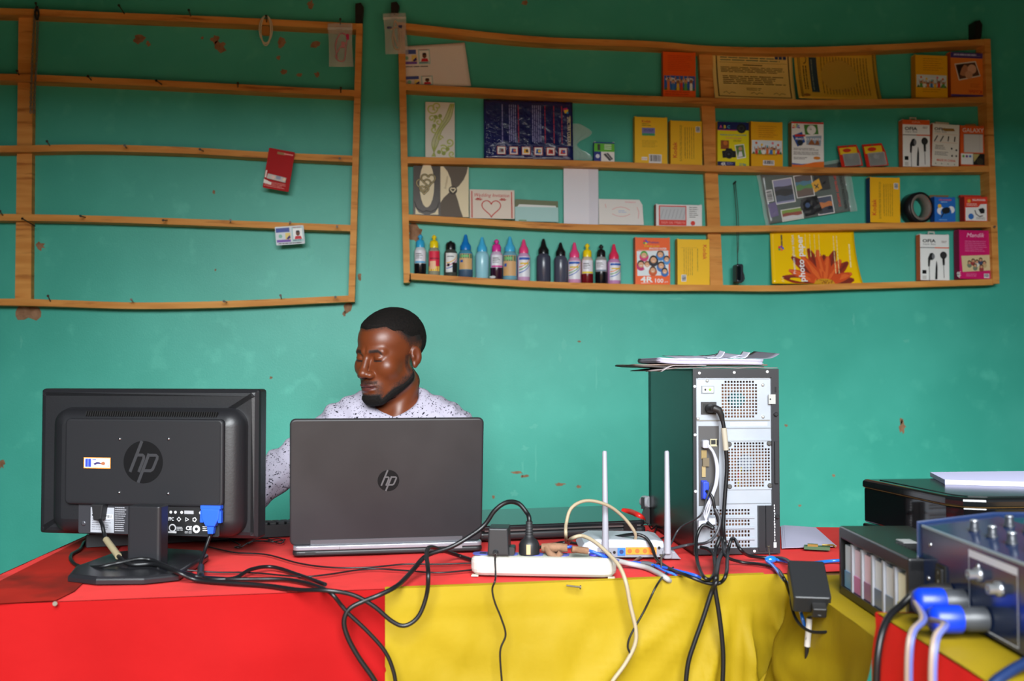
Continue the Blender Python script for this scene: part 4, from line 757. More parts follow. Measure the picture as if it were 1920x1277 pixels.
r, p, w_, h = carton('photo_paper_box', 'yellow box with the red brand name running downwards at its right, bottom shelf', 'box', 1270, 449, 1330, 5, C(244, 190, 16, .38), C(214, 154, 12), t=.028)
p.on('lettering').text('Kodak', .80, .12, .09, KRED, rot=-90, bold=.012).greek(.2, .2, .52, .8, 5, TXT, .18, 5, True).greek(.62, .2, .7, .7, 1, TXT, .2, 7, True).rect(.1, .18, .6, .183, TXT); p.on('barcode').barcode(.12, .78, .27, .93, True); p.done()
# yellow photo paper pack with flower
a = wl(1449, 430, .04); b = wl(1607, 430, .04); w_ = b.x-a.x; base = rail_z(5, (a.x+b.x)/2)+.001; h = (a.z-base)+.004
r = thing('photo_paper_pack', 'large yellow photo paper pack with an orange flower, bottom shelf', 'pack', ((a.x+b.x)/2, YW-.036, base), face(0, 5))
YP = C(246, 198, 14, .2, spec=.6); bendp = lambda u, v: .013*(1-v)**2-.004+.002*math.sin(u*6)
MB().grid(lambda u, v: ((u-.5)*w_+.012*(1-v)**2*(u*2-.4), v*h, bendp(u, v)), 24, 16, YP, th=.004, thdir=(0, 0, -1)).build('pack', r)
def flower(p):
    p.on('flower'); cx, cy = .60, .99; asp = w_/h
    def petal(an, ln, wd, col, col2):
        for (f, c_) in ((1, col), (.55, col2)):
            pts = []
            for i in range(13): t = i/12; pts.append((t*ln, wd*f*math.sin(math.pi*min(1, t*.92+.04))**.7))
            pts = pts+[(x, -y) for x, y in pts[::-1]]; pts = [q for q in pts]
            out = [(cx+(x*math.cos(an)-y*math.sin(an)), cy-asp*(x*math.sin(an)+y*math.cos(an))) for x, y in pts]
            out = [(x, min(.995, y)) for x, y in out]; p.poly(out, c_)
    DK, MD, LT = C(150, 40, 12), C(206, 74, 20), C(226, 100, 36)
    for an, ln in ((R(8), .36), (R(172), .5), (R(40), .40), (R(140), .48), (R(68), .42), (R(112), .44), (R(86), .34)): petal(an, ln, .06, DK, C(120, 34, 14))
    for an, ln in ((R(20), .36), (R(160), .44), (R(52), .36), (R(128), .42), (R(98), .40), (R(78), .33)): petal(an, ln, .052, MD, LT)
    p.poly([(cx-.13, .995), (cx-.1, .93), (cx-.04, .90), (cx+.04, .90), (cx+.1, .93), (cx+.13, .995)], C(206, 150, 20))
    r_ = random.Random(2)
    for k in range(30): p.ell(cx+r_.uniform(-.1, .1), r_.uniform(.925, .985), .007, C(150, 90, 14), n=6)
    p.on('lettering').text('photo paper', .37, .96, .12, WH, rot=90, fit=.86, bold=.02).text('Premium glossy inkjet', .265, .82, .05, WH, rot=90, fit=.72).text('A4', .12, .98, .06, C(250, 220, 120), rot=90)
    p.greek(.4, .08, .62, .5, 4, C(240, 214, 120), .15, 3, True).greek(.74, .1, .82, .8, 2, C(246, 226, 160), .2, 4, True).greek(.92, .25, .95, .7, 1, C(246, 226, 160), .5, 5, True)
    p.on('emblem')
    for k, cc in enumerate((C(60, 90, 200), C(240, 120, 50), C(60, 160, 90), C(220, 40, 80), C(120, 60, 160))): p.ell(.11+.022*math.cos(k*1.25), .35+.03*math.sin(k*1.25), .014, cc)
    p.greek(.115, .1, .135, .3, 1, C(90, 80, 60), .8, 6, True)
bent_print(r, w_, h, bendp, flower)
ofia(1725, 440, 1779, 5, 'white and orange earphone box on the bottom shelf', False)
r, p, w_, h = carton('photo_paper_box', 'magenta box with a group photo, fancy white lettering on top, bottom shelf', 'box', 1798, 432, 1856, 5, C(206, 24, 104, .4), C(150, 16, 76), t=.034)
p.on('lettering').text('Mandik', .24, .14, .09, C(246, 200, 224), fit=.58, shear=.3).greek(.18, .22, .9, .46, 6, C(226, 120, 170), .3, 3).text('4R', .04, .98, .09, WH, rot=90) ; p.on('picture').poly([(.06, .53), (.98, .50), (1, .82), (.1, .86)], C(216, 196, 150))
for k, (x, y) in enumerate(((.32, .66), (.44, .62), (.56, .64), (.68, .6), (.8, .66), (.5, .72), (.7, .74))): p.ell(x, y+.06, .075, (C(120, 130, 110), C(160, 60, 60), C(220, 220, 210), C(60, 70, 100), C(200, 170, 120))[k % 5]); p.ell(x, y, .06, C(70, 44, 30)); p.ell(x, y+.012, .042, C(206, 150, 112))
p.on('barcode').barcode(.78, .89, .95, .98); p.on('lettering').greek(.2, .9, .6, .97, 2, C(230, 130, 180), .3, 5); p.done()

# --- things hanging on the racks
BAG = C(222, 218, 214, .18, spec=.7, name='clear_bag'); BAG.node_tree.nodes['Principled BSDF'].inputs['Alpha'].default_value = .3
def zip_bag(label, x0, y0, x1, y1, cable_col, paths, tilt=0, extra=None):
    d = RD+.012; a = wl(x0, y0, d); b = wl(x1, y1, d); w_ = b.x-a.x; h = a.z-b.z
    r = thing('cable_bag', label, 'bag', ((a.x+b.x)/2, YW-d, b.z), face(0, 0, tilt))
    m = MB()
    for sg in (1, -1): m.grid(lambda u, v: ((u-.5)*w_*(1-.06*math.sin(v*3.1)), v*h, sg*.008*math.sin(math.pi*u)*math.sin(math.pi*min(1, v*1.1))**.6+.0012*nz(u*6, v*8, 2, sg)), 14, 20, BAG)
    m.build('clear_bag', r); MB().box((0, h*.89, .0012), (w_, .0026, .002), C(226, 224, 222, .3)).box((0, h*.86, .0012), (w_, .0016, .002), C(226, 224, 222, .3)).build('zip_seal', r)
    m = MB()
    for P in paths: m.tube(spline([((x-.5)*w_, (1-y)*h, z) for x, y, z in P], 8), .0022, cable_col, n=6)
    m.build('coiled_cable', r)
    if extra: extra(r, w_, h)
    return r
def b1(r, w_, h): MB().rbox((.1*w_, h*.5, .003), (.011, .02, .006), .002, C(190, 30, 90)).rbox((.3*w_, h*.68, .003), (.009, .018, .006), .002, C(190, 30, 90)).build('plug', r)
zip_bag('clear zip bag holding a coiled pink cable, on the left rack', 617, 43, 663, 126, C(196, 40, 80, .35), [[(.35, .8, 0), (.3, .5, .002), (.5, .25, .003), (.75, .3, .002), (.7, .6, 0), (.62, .85, 0), (.4, .86, .002), (.3, .75, .003), (.5, .55, .004), (.72, .45, .003)]], -2, b1)
def b2(r, w_, h):
    MB().rbox((.22*w_, h*.66, .003), (.012, .008, .006), .002, C(40, 44, 90)).rbox((-.25*w_, h*.64, .003), (.016, .007, .006), .002, C(40, 44, 90)).build('plug', r)
    MB().tube([(0, h*.96, .004), (0, h*1.02, -.01)], .002, NAILM, n=6).build('hook', r)
zip_bag('clear zip bag holding a coiled beige cable, on the right rack corner', 723, 24, 766, 102, C(196, 156, 100, .4), [[(.45, .35, 0), (.35, .6, .002), (.4, .85, .003), (.62, .88, .002), (.7, .6, 0), (.62, .3, .0), (.5, .2, .002), (.42, .5, .003), (.55, .82, .004)], [(.3, .4, .002), (.6, .35, .003), (.75, .45, .003)]], -4, b2)
# coiled white charging cable
a = wl(499, 34, RD+.004); r = thing('charging_cable', 'small coiled white charging cable hanging from the top left rail', 'cable', tuple(a), FACE); WC = C(222, 206, 178, .4)
m = MB()
for k, (w0, l0, z) in enumerate(((.016, .098, .003), (.019, .09, .006), (.013, .094, .008))): m.tube(spline([(w0*math.sin(t)*(1+.1*k), -l0/2+l0/2*math.cos(t)-.0+.006, z+.001*math.sin(3*t)) for t in [2*math.pi*i/12 for i in range(12)]], 5, True), .0017, WC, n=6, closed=True)
m.build('cable', r); MB().rbox((0, -.045, .006), (.026, .03, .012), .005, C(170, 110, 44, .6), bev=.002).build('paper_band', r)
# chain
a = wl(69, 14, RD+.01); b = wl(64, 212, RD+.01); r = thing('hanging_chain', 'dark metal chain hanging doubled from a nail at the upper left', 'chain', tuple(a), FACE); Ln = a.z-b.z; ln = MB(); CH = C(130, 126, 118, .4, .6)
for sgn, off in ((-1, -.006), (1, .006)):
    n = 44
    for i in range(n):
        t = (i+.5)/n; cx = (off*(1.2-.9*abs(t-.45)))-.010*t; cy = -t*Ln; q = .0052; pts = [(math.sin(k*math.pi/4)*.0028, math.cos(k*math.pi/4)*q) for k in range(8)]
        ln.tube([(cx+x, cy+y, 0) if i % 2 else (cx, cy+y, x) for x, y in pts], .0013, CH, n=5, closed=True)
ln.build('chain_links', r)['kind'] = 'stuff'; 
MB().tube(spline([(0, .004, 0), (-.004, -.02, .002), (.002, -.04, .002), (.006, -.02, .001), (.001, .004, 0)], 6), .003, C(34, 28, 26, .7), n=6).build('tie', r)
# red flash drive card
a = wl(535, 287, RD+.014); r = thing('flash_drive_pack', 'red card holding a small silver flash drive, hanging askew on the left rack', 'flash drive', tuple(a), face(0, -3, 9)); w_, h = .084, .132
MB().prism(rrect(-.012, -h/2+.008, w_, h, .003, 3), -.002, 0, C(170, 14, 18, .6, 0, .2)).build('backing_card', r)
p = Pn(r, w_, h, .0004, -h+.008, -.012); p.on('lettering').rect(.34, .06, .66, .12, C(150, 110, 60)).rect(.6, .07, .95, .1, C(226, 140, 130)).greek(.04, .83, .9, .97, 4, C(236, 150, 140), .3, 3).poly([(0, .78), (.3, .84), (.3, .9), (0, .88)], C(236, 226, 220)).rect(.02, .56, .07, .74, C(240, 226, 220)); p.done()
MB().rbox((-.008, -h*.66, .003), (.062, .017, .007), .002, C(176, 168, 160, .45, .1), Matrix.Rotation(R(-4), 4, 'Z'), bev=.001).build('flash_drive', r)
q = Pn(r, w_, h, .0072, -h+.008, -.012); q.on('drive_print').ell(.34, .71, .07, C(226, 190, 180)).rect(.46, .66, .64, .74, C(140, 150, 170)).ell(.78, .72, .06, C(226, 200, 170)); q.done()
# identity card
a = wl(542, 424, RD+.016); w_, h = wl(570, 424, RD+.016).x-wl(516, 424, RD+.016).x, .060; r = thing('identity_card', 'laminated identity card with a portrait, hanging from the fourth left rail', 'card', tuple(a), face(0, -6, -5))
MB().prism(rrect(0, -h/2, w_, h, .003, 3), -.001, 0, C(206, 214, 220, .2, spec=.6)).build('card', r); p = Pn(r, w_, h, .0004, -h); p.on('printed_card'); id_card(p, .03, .06, .97, .9); p.greek(.08, .9, .94, .96, 1, C(40, 44, 50), .7, 3); p.done()
# ================================================================ things on the tables
def winv(o): return (Matrix.Translation(o.location) @ o.rotation_euler.to_matrix().to_4x4()).inverted()
FPLANE = FN
def onf(px, py, off=.050):
    d = ray(px, py); t = (off-(CAM-FA).dot(FN))/d.dot(FN); return CAM + d*t
def PT(px, py, s='t'):
    if s == 'f': return onf(px, py)
    if isinstance(s, str): return onz(px, py, TZ+.0062)
    if s < 1: return onz(px, py, TZ+s)
    p = ond(px, py, s)
    if p.z < TZ+.006 and (p-FA).dot(FN) < .03 and s > 1.58:      # never under the cloth
        q = onz(px, py, TZ+.006); p = q if (q-FA).dot(FN) < .006 else onf(px, py)
    return p
def cable(name, label, cat, pts, r, mat=CABLE, group=None, n=7, parts=None):
    P = spline([PT(*p) for p in pts], 8)
    if pts[-1][1] >= 1300: P = hang(P)
    o = MB().tube(P, r, mat, n=n).build(name); tag(o, label, cat, group); return o
HPB = C(9, 9, 11, .5, 0, .2); PLATE = C(28, 28, 31, .45)
def hp_logo(root, cx, cy, r, z, disc, ink, name='brand_logo', N=None):
    p = Pn(root, 1, 1, z, -1+0); p.oy = cy-.5; p.ox = cx; p.on(name)
    q = lambda x, y: (.5+x*r, .5-y*r)
    p.poly([q(math.cos(2*math.pi*i/48), math.sin(2*math.pi*i/48)) for i in range(48)], disc)
    L_ = lambda pts, w=.15: p.line([q(*a) for a in pts], w*r, ink)
    L_([(-.66, -.47), (-.07, .99)]); L_([(-.38, .33), (-.02, .33), (.03, .28), (.03, .16), (-.22, -.47)], .14)
    L_([(.30, .40), (-.24, -.97)]); L_([(.30, .33), (.66, .33), (.72, .27), (.71, .17), (.52, -.28), (.46, -.36), (.38, -.40), (.02, -.40)], .14); p.done()
# ---------------------------------------------------------------- monitor seen from behind
MONB = noisy('monitor_plastic', (22, 22, 25), (27, 27, 30), 3, .42, .03, 220, spec=.5)
p0 = ond(274, 870, 1.953); mon = thing('monitor', 'black flat monitor seen from behind on its stand, left end of the table', 'monitor', (p0.x, p0.y, TZ+.0035), face(-16))
b_ = MB(); b_.rbox((0, .181, -.020), (.462, .289, .04), .006, MONB, bev=.014, bev0=.002)
b_.prism(rrect(.012, .166, .398, .246, .034, 8), -.016, .036, MONB, None, .030, True, 0); b_.build('housing', mon)
m = MB(); m.rbox((.018, .186, .0395), (.326, .166, .011), .010, PLATE, bev=.004, bev0=0)
m.rbox((.018, .186, .0452), (.314, .155, .0012), .008, PLATE); m.build('mount_plate', mon)
MB().rbox((.026, .076, .0365), (.290, .058, .0012), .003, C(46, 46, 50, .4)).build('port_panel', mon)
m = MB()
for i in range(58): m.prism([(-.108+i*.0047, .2735), (-.1062+i*.0047, .2735), (-.1042+i*.0047, .2825), (-.106+i*.0047, .2825)], .030, .0367, C(8, 8, 9, .8))
m.build('vent_slots', mon)
hp_logo(mon, .0195, .1865, .0405, .0462, HPB, C(46, 46, 49, .4))
for x, y in ((-.0295, .230), (.071, .231), (-.0295, .1275), (.071, .1275)): MB().lathe([(.0028, .045), (.0028, .0468), (.0012, .0476)], STEEL, Matrix.Translation((x, y, 0)), n=12).build('screw', mon)
p = Pn(mon, .056, .021, .0461, .173, -.076); p.on('sticker').rect(0, 0, 1, 1, C(240, 140, 50)).rect(.03, .08, .97, .92, C(236, 238, 246)).rect(.06, .12, .28, .88, C(40, 60, 180)).rect(.15, .12, .18, .88, C(110, 130, 220)).greek(.32, .16, .54, .3, 1, C(60, 70, 160), .6, 2).poly([(.36, .55), (.5, .4), (.62, .45), (.7, .62), (.5, .6), (.42, .72)], C(50, 40, 90)).poly([(.62, .5), (.74, .36), (.82, .48), (.78, .7), (.66, .66)], C(150, 90, 60)).rect(.9, .72, .93, .84, C(60, 60, 150)); p.done()
p = Pn(mon, .049, .048, .0372, .049, -.069); p.on('rating_label').rect(0, 0, 1, 1, C(150, 152, 158)).rect(.06, .28, .3, .34, BLACK).greek(.06, .06, .6, .26, 3, LBL, .4, 2).greek(.06, .42, .9, .95, 6, LBL, .25, 3); p.barcode(.55, .28, .95, .44); p.done()
p = Pn(mon, .026, .05, .0372, .049, -.031); p.on('safety_print').greek(.05, .02, .95, .98, 12, C(150, 150, 156), .35, 5); p.done()
p = Pn(mon, .106, .052, .0372, .048, .117); p.on('approval_label').rect(0, 0, 1, 1, C(18, 18, 20)); WT = C(206, 206, 210)
for x in (.05, .14, .26, .62, .86): p.ell(x+.03, .17, .026, WT, n=10)
p.rect(.34, .1, .52, .22, C(150, 150, 154)).text('FPC', .04, .48, .13, WT, fit=.1, bold=.02)
for x, k in ((.24, 4), (.39, 3), (.54, 5), (.7, 9)): p.ell(x, .42, .045, WT, n=k); p.ell(x, .42, .028, C(18, 18, 20), n=k)
p.ell(.12, .74, .07, WT).ell(.12, .74, .05, C(18, 18, 20)).text('CE', .38, .8, .14, WT, bold=.03, fit=.11).ell(.58, .76, .07, WT).ell(.58, .76, .03, C(18, 18, 20)).ell(.9, .76, .045, WT).ell(.9, .76, .03, C(18, 18, 20)).greek(.2, .7, .34, .86, 3, WT, .3, 3).greek(.36, .86, .5, .94, 2, WT, .3, 4).greek(.7, .66, .82, .86, 3, WT, .3, 6).rect(.04, .86, .2, .93, WT); p.done()
MB().lathe([(.0048, .036), (.0048, .0385), (.003, .039)], C(90, 90, 96, .3, .6), Matrix.Translation((-.108, .066, 0)), n=14).build('lock_socket', mon)
Wm = winv(mon)
base = [onz(x, y, TZ+.0035) for x, y in ((127, 1090), (180, 1096), (270, 1095), (335, 1088), (391, 1050), (378, 1043), (300, 1038), (215, 1046), (140, 1074))]
MB().prism([(q.x, q.y) for q in base], TZ+.0036, TZ+.016, C(28, 28, 31, .25, spec=.6), Wm, bev=.006, bev0=0).build('stand_base', mon)
nk = onz(277, 1062, TZ+.01); nl = Wm @ nk
m = MB(); m.rbox((nl.x, nl.z*0-.0, 0), (.064, .034, .110), .006, C(32, 32, 35, .35), Matrix.Translation((0, .062, nl.z)) @ Matrix.Rotation(R(-90), 4, 'X'), bev=.002)
m.build('stand_neck', mon); 
# plugs and monitor cables
vg = thing('video_cable', 'black video cable with a blue plug screwed into the monitor', 'cable', tuple(mon.location), face(-16))
BPL = C(36, 84, 206, .4); zz = .046
VT = Matrix.Translation((.046, -.004, 0))
MB().prism([(.104, .072), (.122, .072), (.130, .086), (.132, .105), (.094, .105), (.096, .086)], .037, .052, BPL, VT, bev=.002).box((.1135, .108, .045), (.040, .006, .012), BPL, VT).box((.0955, .09, .046), (.006, .022, .008), BPL, VT).box((.1315, .09, .046), (.006, .022, .008), BPL, VT).prism([(.108, .058), (.118, .058), (.12, .072), (.106, .072)], .040, .049, BPL, VT).build('plug', vg)
st = winv(vg).inverted() @ Vector((.159, .056, .045))
MB().tube(spline([st, PT(392, 1010, 1.88), PT(380, 1045, 1.85), PT(375, 1068, .012), PT(381, 1082, .006), PT(400, 1086), PT(440, 1084), PT(470, 1068, .012), PT(510, 1063, .01), PT(560, 1078), PT(610, 1096, .012)], 8), .0034, CABLE, winv(vg)).build('cable', vg)
MB().tube([PT(377, 1063, .014), PT(376, 1077, .008)], .006, DARK, winv(vg), n=10).build('ferrite_bead', vg)
pw = thing('power_cable', 'black power cable with a beige tag, plugged into the left monitor', 'cable', tuple(mon.location), face(-16)); Wp = winv(pw)
MB().prism([(-.077, .075), (-.061, .075), (-.057, .105), (-.081, .105)], .037, .056, C(22, 22, 24), bev=.002).build('plug', pw)
st = Wp.inverted() @ Vector((-.069, .078, .047)); a_, b2_ = PT(199, 1012, 1.87), PT(222, 1043, 1.80)
cp = spline([st, PT(192, 985, 1.89), a_, b2_, PT(245, 1058, .022), PT(290, 1058, .022), PT(330, 1072, .021), PT(370, 1088), PT(430, 1093), PT(500, 1098), PT(560, 1106, .008)] + [PT(x, y, s) for x, y, s in ((610, 1107, 'f'), (660, 1115, 'f'), (700, 1136, 'f'), (735, 1165, 'f'), (760, 1173, 'f'), (785, 1155, 'f'), (800, 1115, 'f'), (803, 1075, .035), (800, 1040, .05), (806, 1026, .05), (830, 1032, .03), (860, 1042, .008), (885, 1050, .006))], 8)
MB().tube(cp, .0038, CABLE, Wp).build('cable', pw); MB().tube([a_.lerp(b2_, t) for t in (.0, .25, .5, .75, 1)], .0062, C(138, 126, 98, .6), Wp).build('paper_tag', pw)
# ---------------------------------------------------------------- keyboard behind the monitor
K0 = onz(160, 1030, TZ); K1 = onz(548, 1008, TZ); kd = (K1-K0).normalized(); rz = math.degrees(math.atan2(kd.y, kd.x)); kc = K0+kd*.222
kb = thing('keyboard', 'black keyboard lying behind the left monitor, only its ends in view', 'keyboard', (kc.x, kc.y, TZ+.0035), (0, 0, R(rz)))
MB().prism([(0, 0), (.145, 0), (.145, .010), (0, .026)], -.222, .222, C(24, 24, 27, .4), Matrix(((0, 0, 1, 0), (1, 0, 0, 0), (0, 1, 0, 0), (0, 0, 0, 1))), bev=.003).build('base', kb)
m = MB()
for i in range(24):
    for j in range(6): x, y = -.208+i*.0181, .014+j*.0195; m.rbox((x, y, .026-y*.1103), (.0155, .0155, .012), .002, C(20, 20, 23, .5), seg=2, bev=.002, bev0=0)
m.build('keys', kb)['kind'] = 'stuff'
p = MB(); p.box((-.10, .001, .012), (.05, .004, .010), C(160, 164, 170, .3, .6)); p.build('foot', kb)
cable('keyboard_cable', 'thin black cable curling out beside the left monitor and off the table front', 'cable', [(170, 1013, .008), (158, 1017), (150, 1030), (134, 1040), (134, 1052), (150, 1062), (185, 1063, .018), (225, 1055, .024), (262, 1048, .03), (290, 1052, .026), (330, 1070, .022), (356, 1077, .012), (376, 1082), (430, 1086), (480, 1086), (540, 1087), (590, 1098), (620, 1112, 'f'), (640, 1135, 'f'), (655, 1152, 'f'), (690, 1185, 'f'), (722, 1222, 'f'), (738, 1260, 'f'), (744, 1300, 'f')], .0034)
cable('thin_cable', 'thin black cable on the red cloth, upper of two below the laptop', 'cable', [(385, 1024), (440, 1036), (500, 1040), (560, 1056), (620, 1064), (690, 1064), (760, 1058), (820, 1058), (884, 1056)], .0016)
cable('thin_cable', 'thin black cable on the red cloth, lower of two below the laptop', 'cable', [(318, 1066, .014), (400, 1073), (470, 1074), (560, 1081), (610, 1078), (690, 1067), (760, 1070), (820, 1074), (884, 1069)], .0016)
cable('tangled_cable', 'tangle of thin black cord between the monitor and the laptop', 'cable', [(430, 1012), (450, 1022), (440, 1026), (452, 1026), (470, 1016), (500, 1014), (520, 1010), (532, 1014), (526, 1019), (515, 1016), (500, 1010), (480, 1010), (465, 1020), (480, 1014), (510, 1016), (535, 1012)], .0013)
# ---------------------------------------------------------------- open laptop, lid towards us
TL, TR = onz(548, 1045, TZ+.003), onz(905, 1034, TZ+.003); dl = TR-TL; rz = math.degrees(math.atan2(dl.y, dl.x)); lw = dl.length
lp = thing('laptop', 'open grey laptop with its lid back towards us, in front of the man', 'laptop', tuple((TL+TR)/2+Vector((0, 0, .0006))), face(rz))
LIDG = noisy('laptop_lid_plastic', (33, 32, 34), (38, 37, 39), 6, .42, 0, spec=.3, c3=(43, 42, 44), scale3=4, lo3=.5, hi3=.7); SIL = C(150, 152, 160, .3, .6)
MTL = Matrix.Rotation(R(-90), 4, 'X')     # local xy -> (u, -n)... thickness along v
def slabuv(m, w_, dep, v0, v1, n0, r, mat, bev=.003): return m.prism(rrect(0, 0, w_, dep, r, 5), v0, v1, mat, Matrix(((1, 0, 0, 0), (0, 0, 1, 0), (0, -1, 0, n0-dep/2), (0, 0, 0, 1))), bev)
m = MB(); slabuv(m, lw, .252, .0, .011, 0, .012, C(26, 26, 28, .45), .004); m.build('base', lp)
m = MB(); slabuv(m, lw-.002, .250, .011, .020, .0006, .010, SIL, .002); m.build('deck', lp)
m = MB()
for i in range(15):
    for j in range(5): m.box((-.135+i*.0193, .0212, -.075-j*.0195), (.0165, .0024, .0165), C(24, 24, 26))
m.build('keys', lp); MB().box((0, .0206, -.205), (.10, .001, .055), C(150, 150, 156)).build('touchpad', lp)
LM = Matrix.Translation((-.003, .020, -.012)) @ Matrix.Rotation(R(7), 4, 'X')
lidh = .250
m = MB(); m.rbox((0, lidh/2, 0), (lw+.005, lidh, .008), .011, LIDG, LM, bev=.004, bev0=.001); m.build('lid', lp)
m = MB(); m.rbox((0, lidh/2, -.0045), (lw-.014, lidh-.016, .001), .004, C(12, 14, 20, .15), LM); m.build('screen', lp)
m = MB(); m.box((0, .006, .0046), (lw*.80, .010, .002), C(84, 84, 88, .4, .3), LM); m.build('hinge_cover', lp)
hh = bpy.data.objects.new('logo_mount', None)
bpy.data.objects.remove(hh)
_old = Pn.done
def done_M(s, M): 
    for k, mm_ in s.parts.items():
        mm_.v = [tuple(M @ Vector(v)) for v in mm_.v]; mm_.build(k, s.r)
Pn.done = lambda s: done_M(s, LM); hp_logo(lp, .001, .1265, .0212, .0043, C(7, 7, 8, .6, 0, .15), C(72, 71, 73, .5)); Pn.done = _old
MB().box((.137, .0125, .0012), (.016, .010, .003), C(150, 150, 154, .3, .5)).build('video_port', lp)
m = MB(); m.box((-.096, .0155, .0009), (.0006, .009, .002), C(60, 60, 64)); m.box((-.152, .0055, .0009), (.02, .005, .002), C(14, 14, 15)); m.build('panel_seam', lp)
for x in (-.15, .15): m = MB(); m.lathe([(.006, -.003), (.007, 0)], C(16, 16, 16, .8), Matrix.Translation((x, 0, -.03)) @ Matrix.Rotation(R(-90), 4, 'X'), n=10); m.build('foot', lp)
# ---------------------------------------------------------------- closed laptop behind
NB = onz(1213, 1004, TZ+.003); NA = onz(905, 1017, TZ+.003); dn = (NB-NA).normalized(); rz2 = math.degrees(math.atan2(dn.y, dn.x)); c_ = NB-dn*.19
cl = thing('laptop', 'closed dark laptop lying behind the router and the power strip', 'laptop', (c_.x, c_.y, TZ+.0035), face(rz2)); GL = C(20, 22, 24, .16, spec=.7)
m = MB(); slabuv(m, .38, .25, .002, .020, 0, .012, C(24, 24, 26, .35), .006); m.build('base', cl)
m = MB(); slabuv(m, .376, .248, .0205, .033, -.001, .012, GL, .004); m.build('lid', cl)
m = MB(); m.box((0, .0225, .0002), (.35, .0035, .002), C(110, 106, 104, .25, .7)); m.box((0, .0125, .0002), (.355, .0025, .002), C(80, 78, 78, .25, .7)); m.build('trim_strip', cl)
for x in (-.15, .15): MB().box((x, .020, .0015), (.03, .014, .006), C(18, 18, 19, .3)).build('hinge', cl)
p = MB(); p.text('vaio', .0, -.10, .012, C(120, 124, 120), .0333, Matrix(((1, 0, 0, 0), (0, 0, 1, 0), (0, 1, 0, -.06), (0, 0, 0, 1)))) if False else None
for x in (-.16, .16): MB().box((x, .001, -.02), (.02, .0022, .02), BLACK).build('foot', cl)
# ---------------------------------------------------------------- tower computer seen from behind
tp = onz(1381.5, 1039, TZ+.003); tw = thing('desktop_tower', 'black tower computer showing its grey rear panel full of ports, under loose papers', 'computer', (tp.x, tp.y, TZ+.0035), face(-2))
UW, UH, UD = .174, .365, .39
fu = lambda x: (x-1381.5)*.174/163; fv = lambda y: (1039-y)*.365/345
TB = C(20, 21, 23, .28, spec=.55); PG = noisy('tower_rear_steel', (148, 153, 162), (160, 165, 172), 8, .42, 0, metal=.3, spec=.5); PGD = C(66, 64, 64, .5)
m = MB()
for c, d in (((-UW/2+.002, UH/2, -UD/2-.001), (.004, UH, UD)), ((UW/2-.002, UH/2, -UD/2-.001), (.004, UH, UD)), ((0, UH-.002, -UD/2-.001), (UW, .004, UD)), ((0, .002, -UD/2-.001), (UW, .004, UD)), ((0, UH/2, -UD+.012), (UW, UH, .028))): m.box(c, d, TB)
m.build('case', tw)
def fbar(x0, y0, x1, y1, z0, z1, mat, mb_): mb_.box(((fu(x0)+fu(x1))/2, (fv(y0)+fv(y1))/2, (z0+z1)/2), (fu(x1)-fu(x0), fv(y0)-fv(y1), z1-z0), mat)
m = MB(); FRM = C(36, 35, 38, .4)
for a in ((1300, 694, 1463, 710), (1300, 1028, 1463, 1039), (1300, 710, 1306, 1028), (1449, 710, 1463, 1028)): fbar(*a, -.006, .003, FRM, m)
fbar(1422, 950, 1434.5, 1034, -.004, .005, C(30, 30, 33, .4), m); fbar(1436, 950, 1449, 1034, -.004, .005, C(30, 30, 33, .4), m); m.build('rear_frame', tw)
def holed(mb_, x0, y0, x1, y1, holes, z0, z1, mat):
    xs = sorted({x0, x1}|{h[0] for h in holes}|{h[2] for h in holes}); ys = sorted({y0, y1}|{h[1] for h in holes}|{h[3] for h in holes})
    for j in range(len(ys)-1):
        run = None
        for i in range(len(xs)):
            inside = i < len(xs)-1 and not any(h[0]-1e-6 <= xs[i] and xs[i+1] <= h[2]+1e-6 and h[1]-1e-6 <= ys[j] and ys[j+1] <= h[3]+1e-6 for h in holes)
            if inside and run is None: run = xs[i]
            if not inside and run is not None: fbar(run, ys[j], xs[i], ys[j+1], z0, z1, mat, mb_); run = None
ZP, ZF = (1354.5, 715.5, 1424, 786.5), (1366, 831, 1447.5, 916); ZS = [(1331.5, 955.5, 1408, 968), (1331.5, 975, 1408, 988), (1331.5, 994.5, 1408, 1009), (1331.5, 1014, 1408, 1028)]; ZI = (1311, 801, 1350, 950)
m = MB(); holed(m, 1306, 710, 1449, 1028, [ZP, ZF, ZI]+[(a, b, c, min(d, 1027.9)) for a, b, c, d in ZS], -.006, -.003, PG); m.build('rear_panel', tw)
def grille(name, z, nx, ny, cut, bar=.36):
    g = MB(); px_, py_ = (z[2]-z[0])/nx, (z[3]-z[1])/ny
    for i in range(nx+1): x = z[0]+i*px_; fbar(x-px_*bar/2, z[1], x+px_*bar/2, z[3], -.005, -.0028, PG, g)
    for j in range(ny+1): y = z[1]+j*py_; fbar(z[0], y-py_*bar/2, z[2], y+py_*bar/2, -.005, -.0029, PG, g)
    if cut:
        for (x0, y0) in ((z[0], z[1]), (z[2]-cut*px_, z[1]), (z[0], z[3]-cut*py_), (z[2]-cut*px_, z[3]-cut*py_)): fbar(x0, y0, x0+cut*px_, y0+cut*py_, -.005, -.0027, PG, g)
    g.build(name, tw)
grille('supply_grille', ZP, 12, 12, 1); grille('fan_grille', ZF, 14, 15, 2)
for z in ZS: grille('slot_cover', (z[0], z[1], z[2], z[3]-.1), 13, 2, 0)
INT = noisy('dusty_interior', (176, 120, 84), (120, 78, 60), 30, .9, 0)
m = MB(); m.box((0, UH/2, -.034), (UW-.012, UH-.012, .002), INT); m.build('inside', tw)
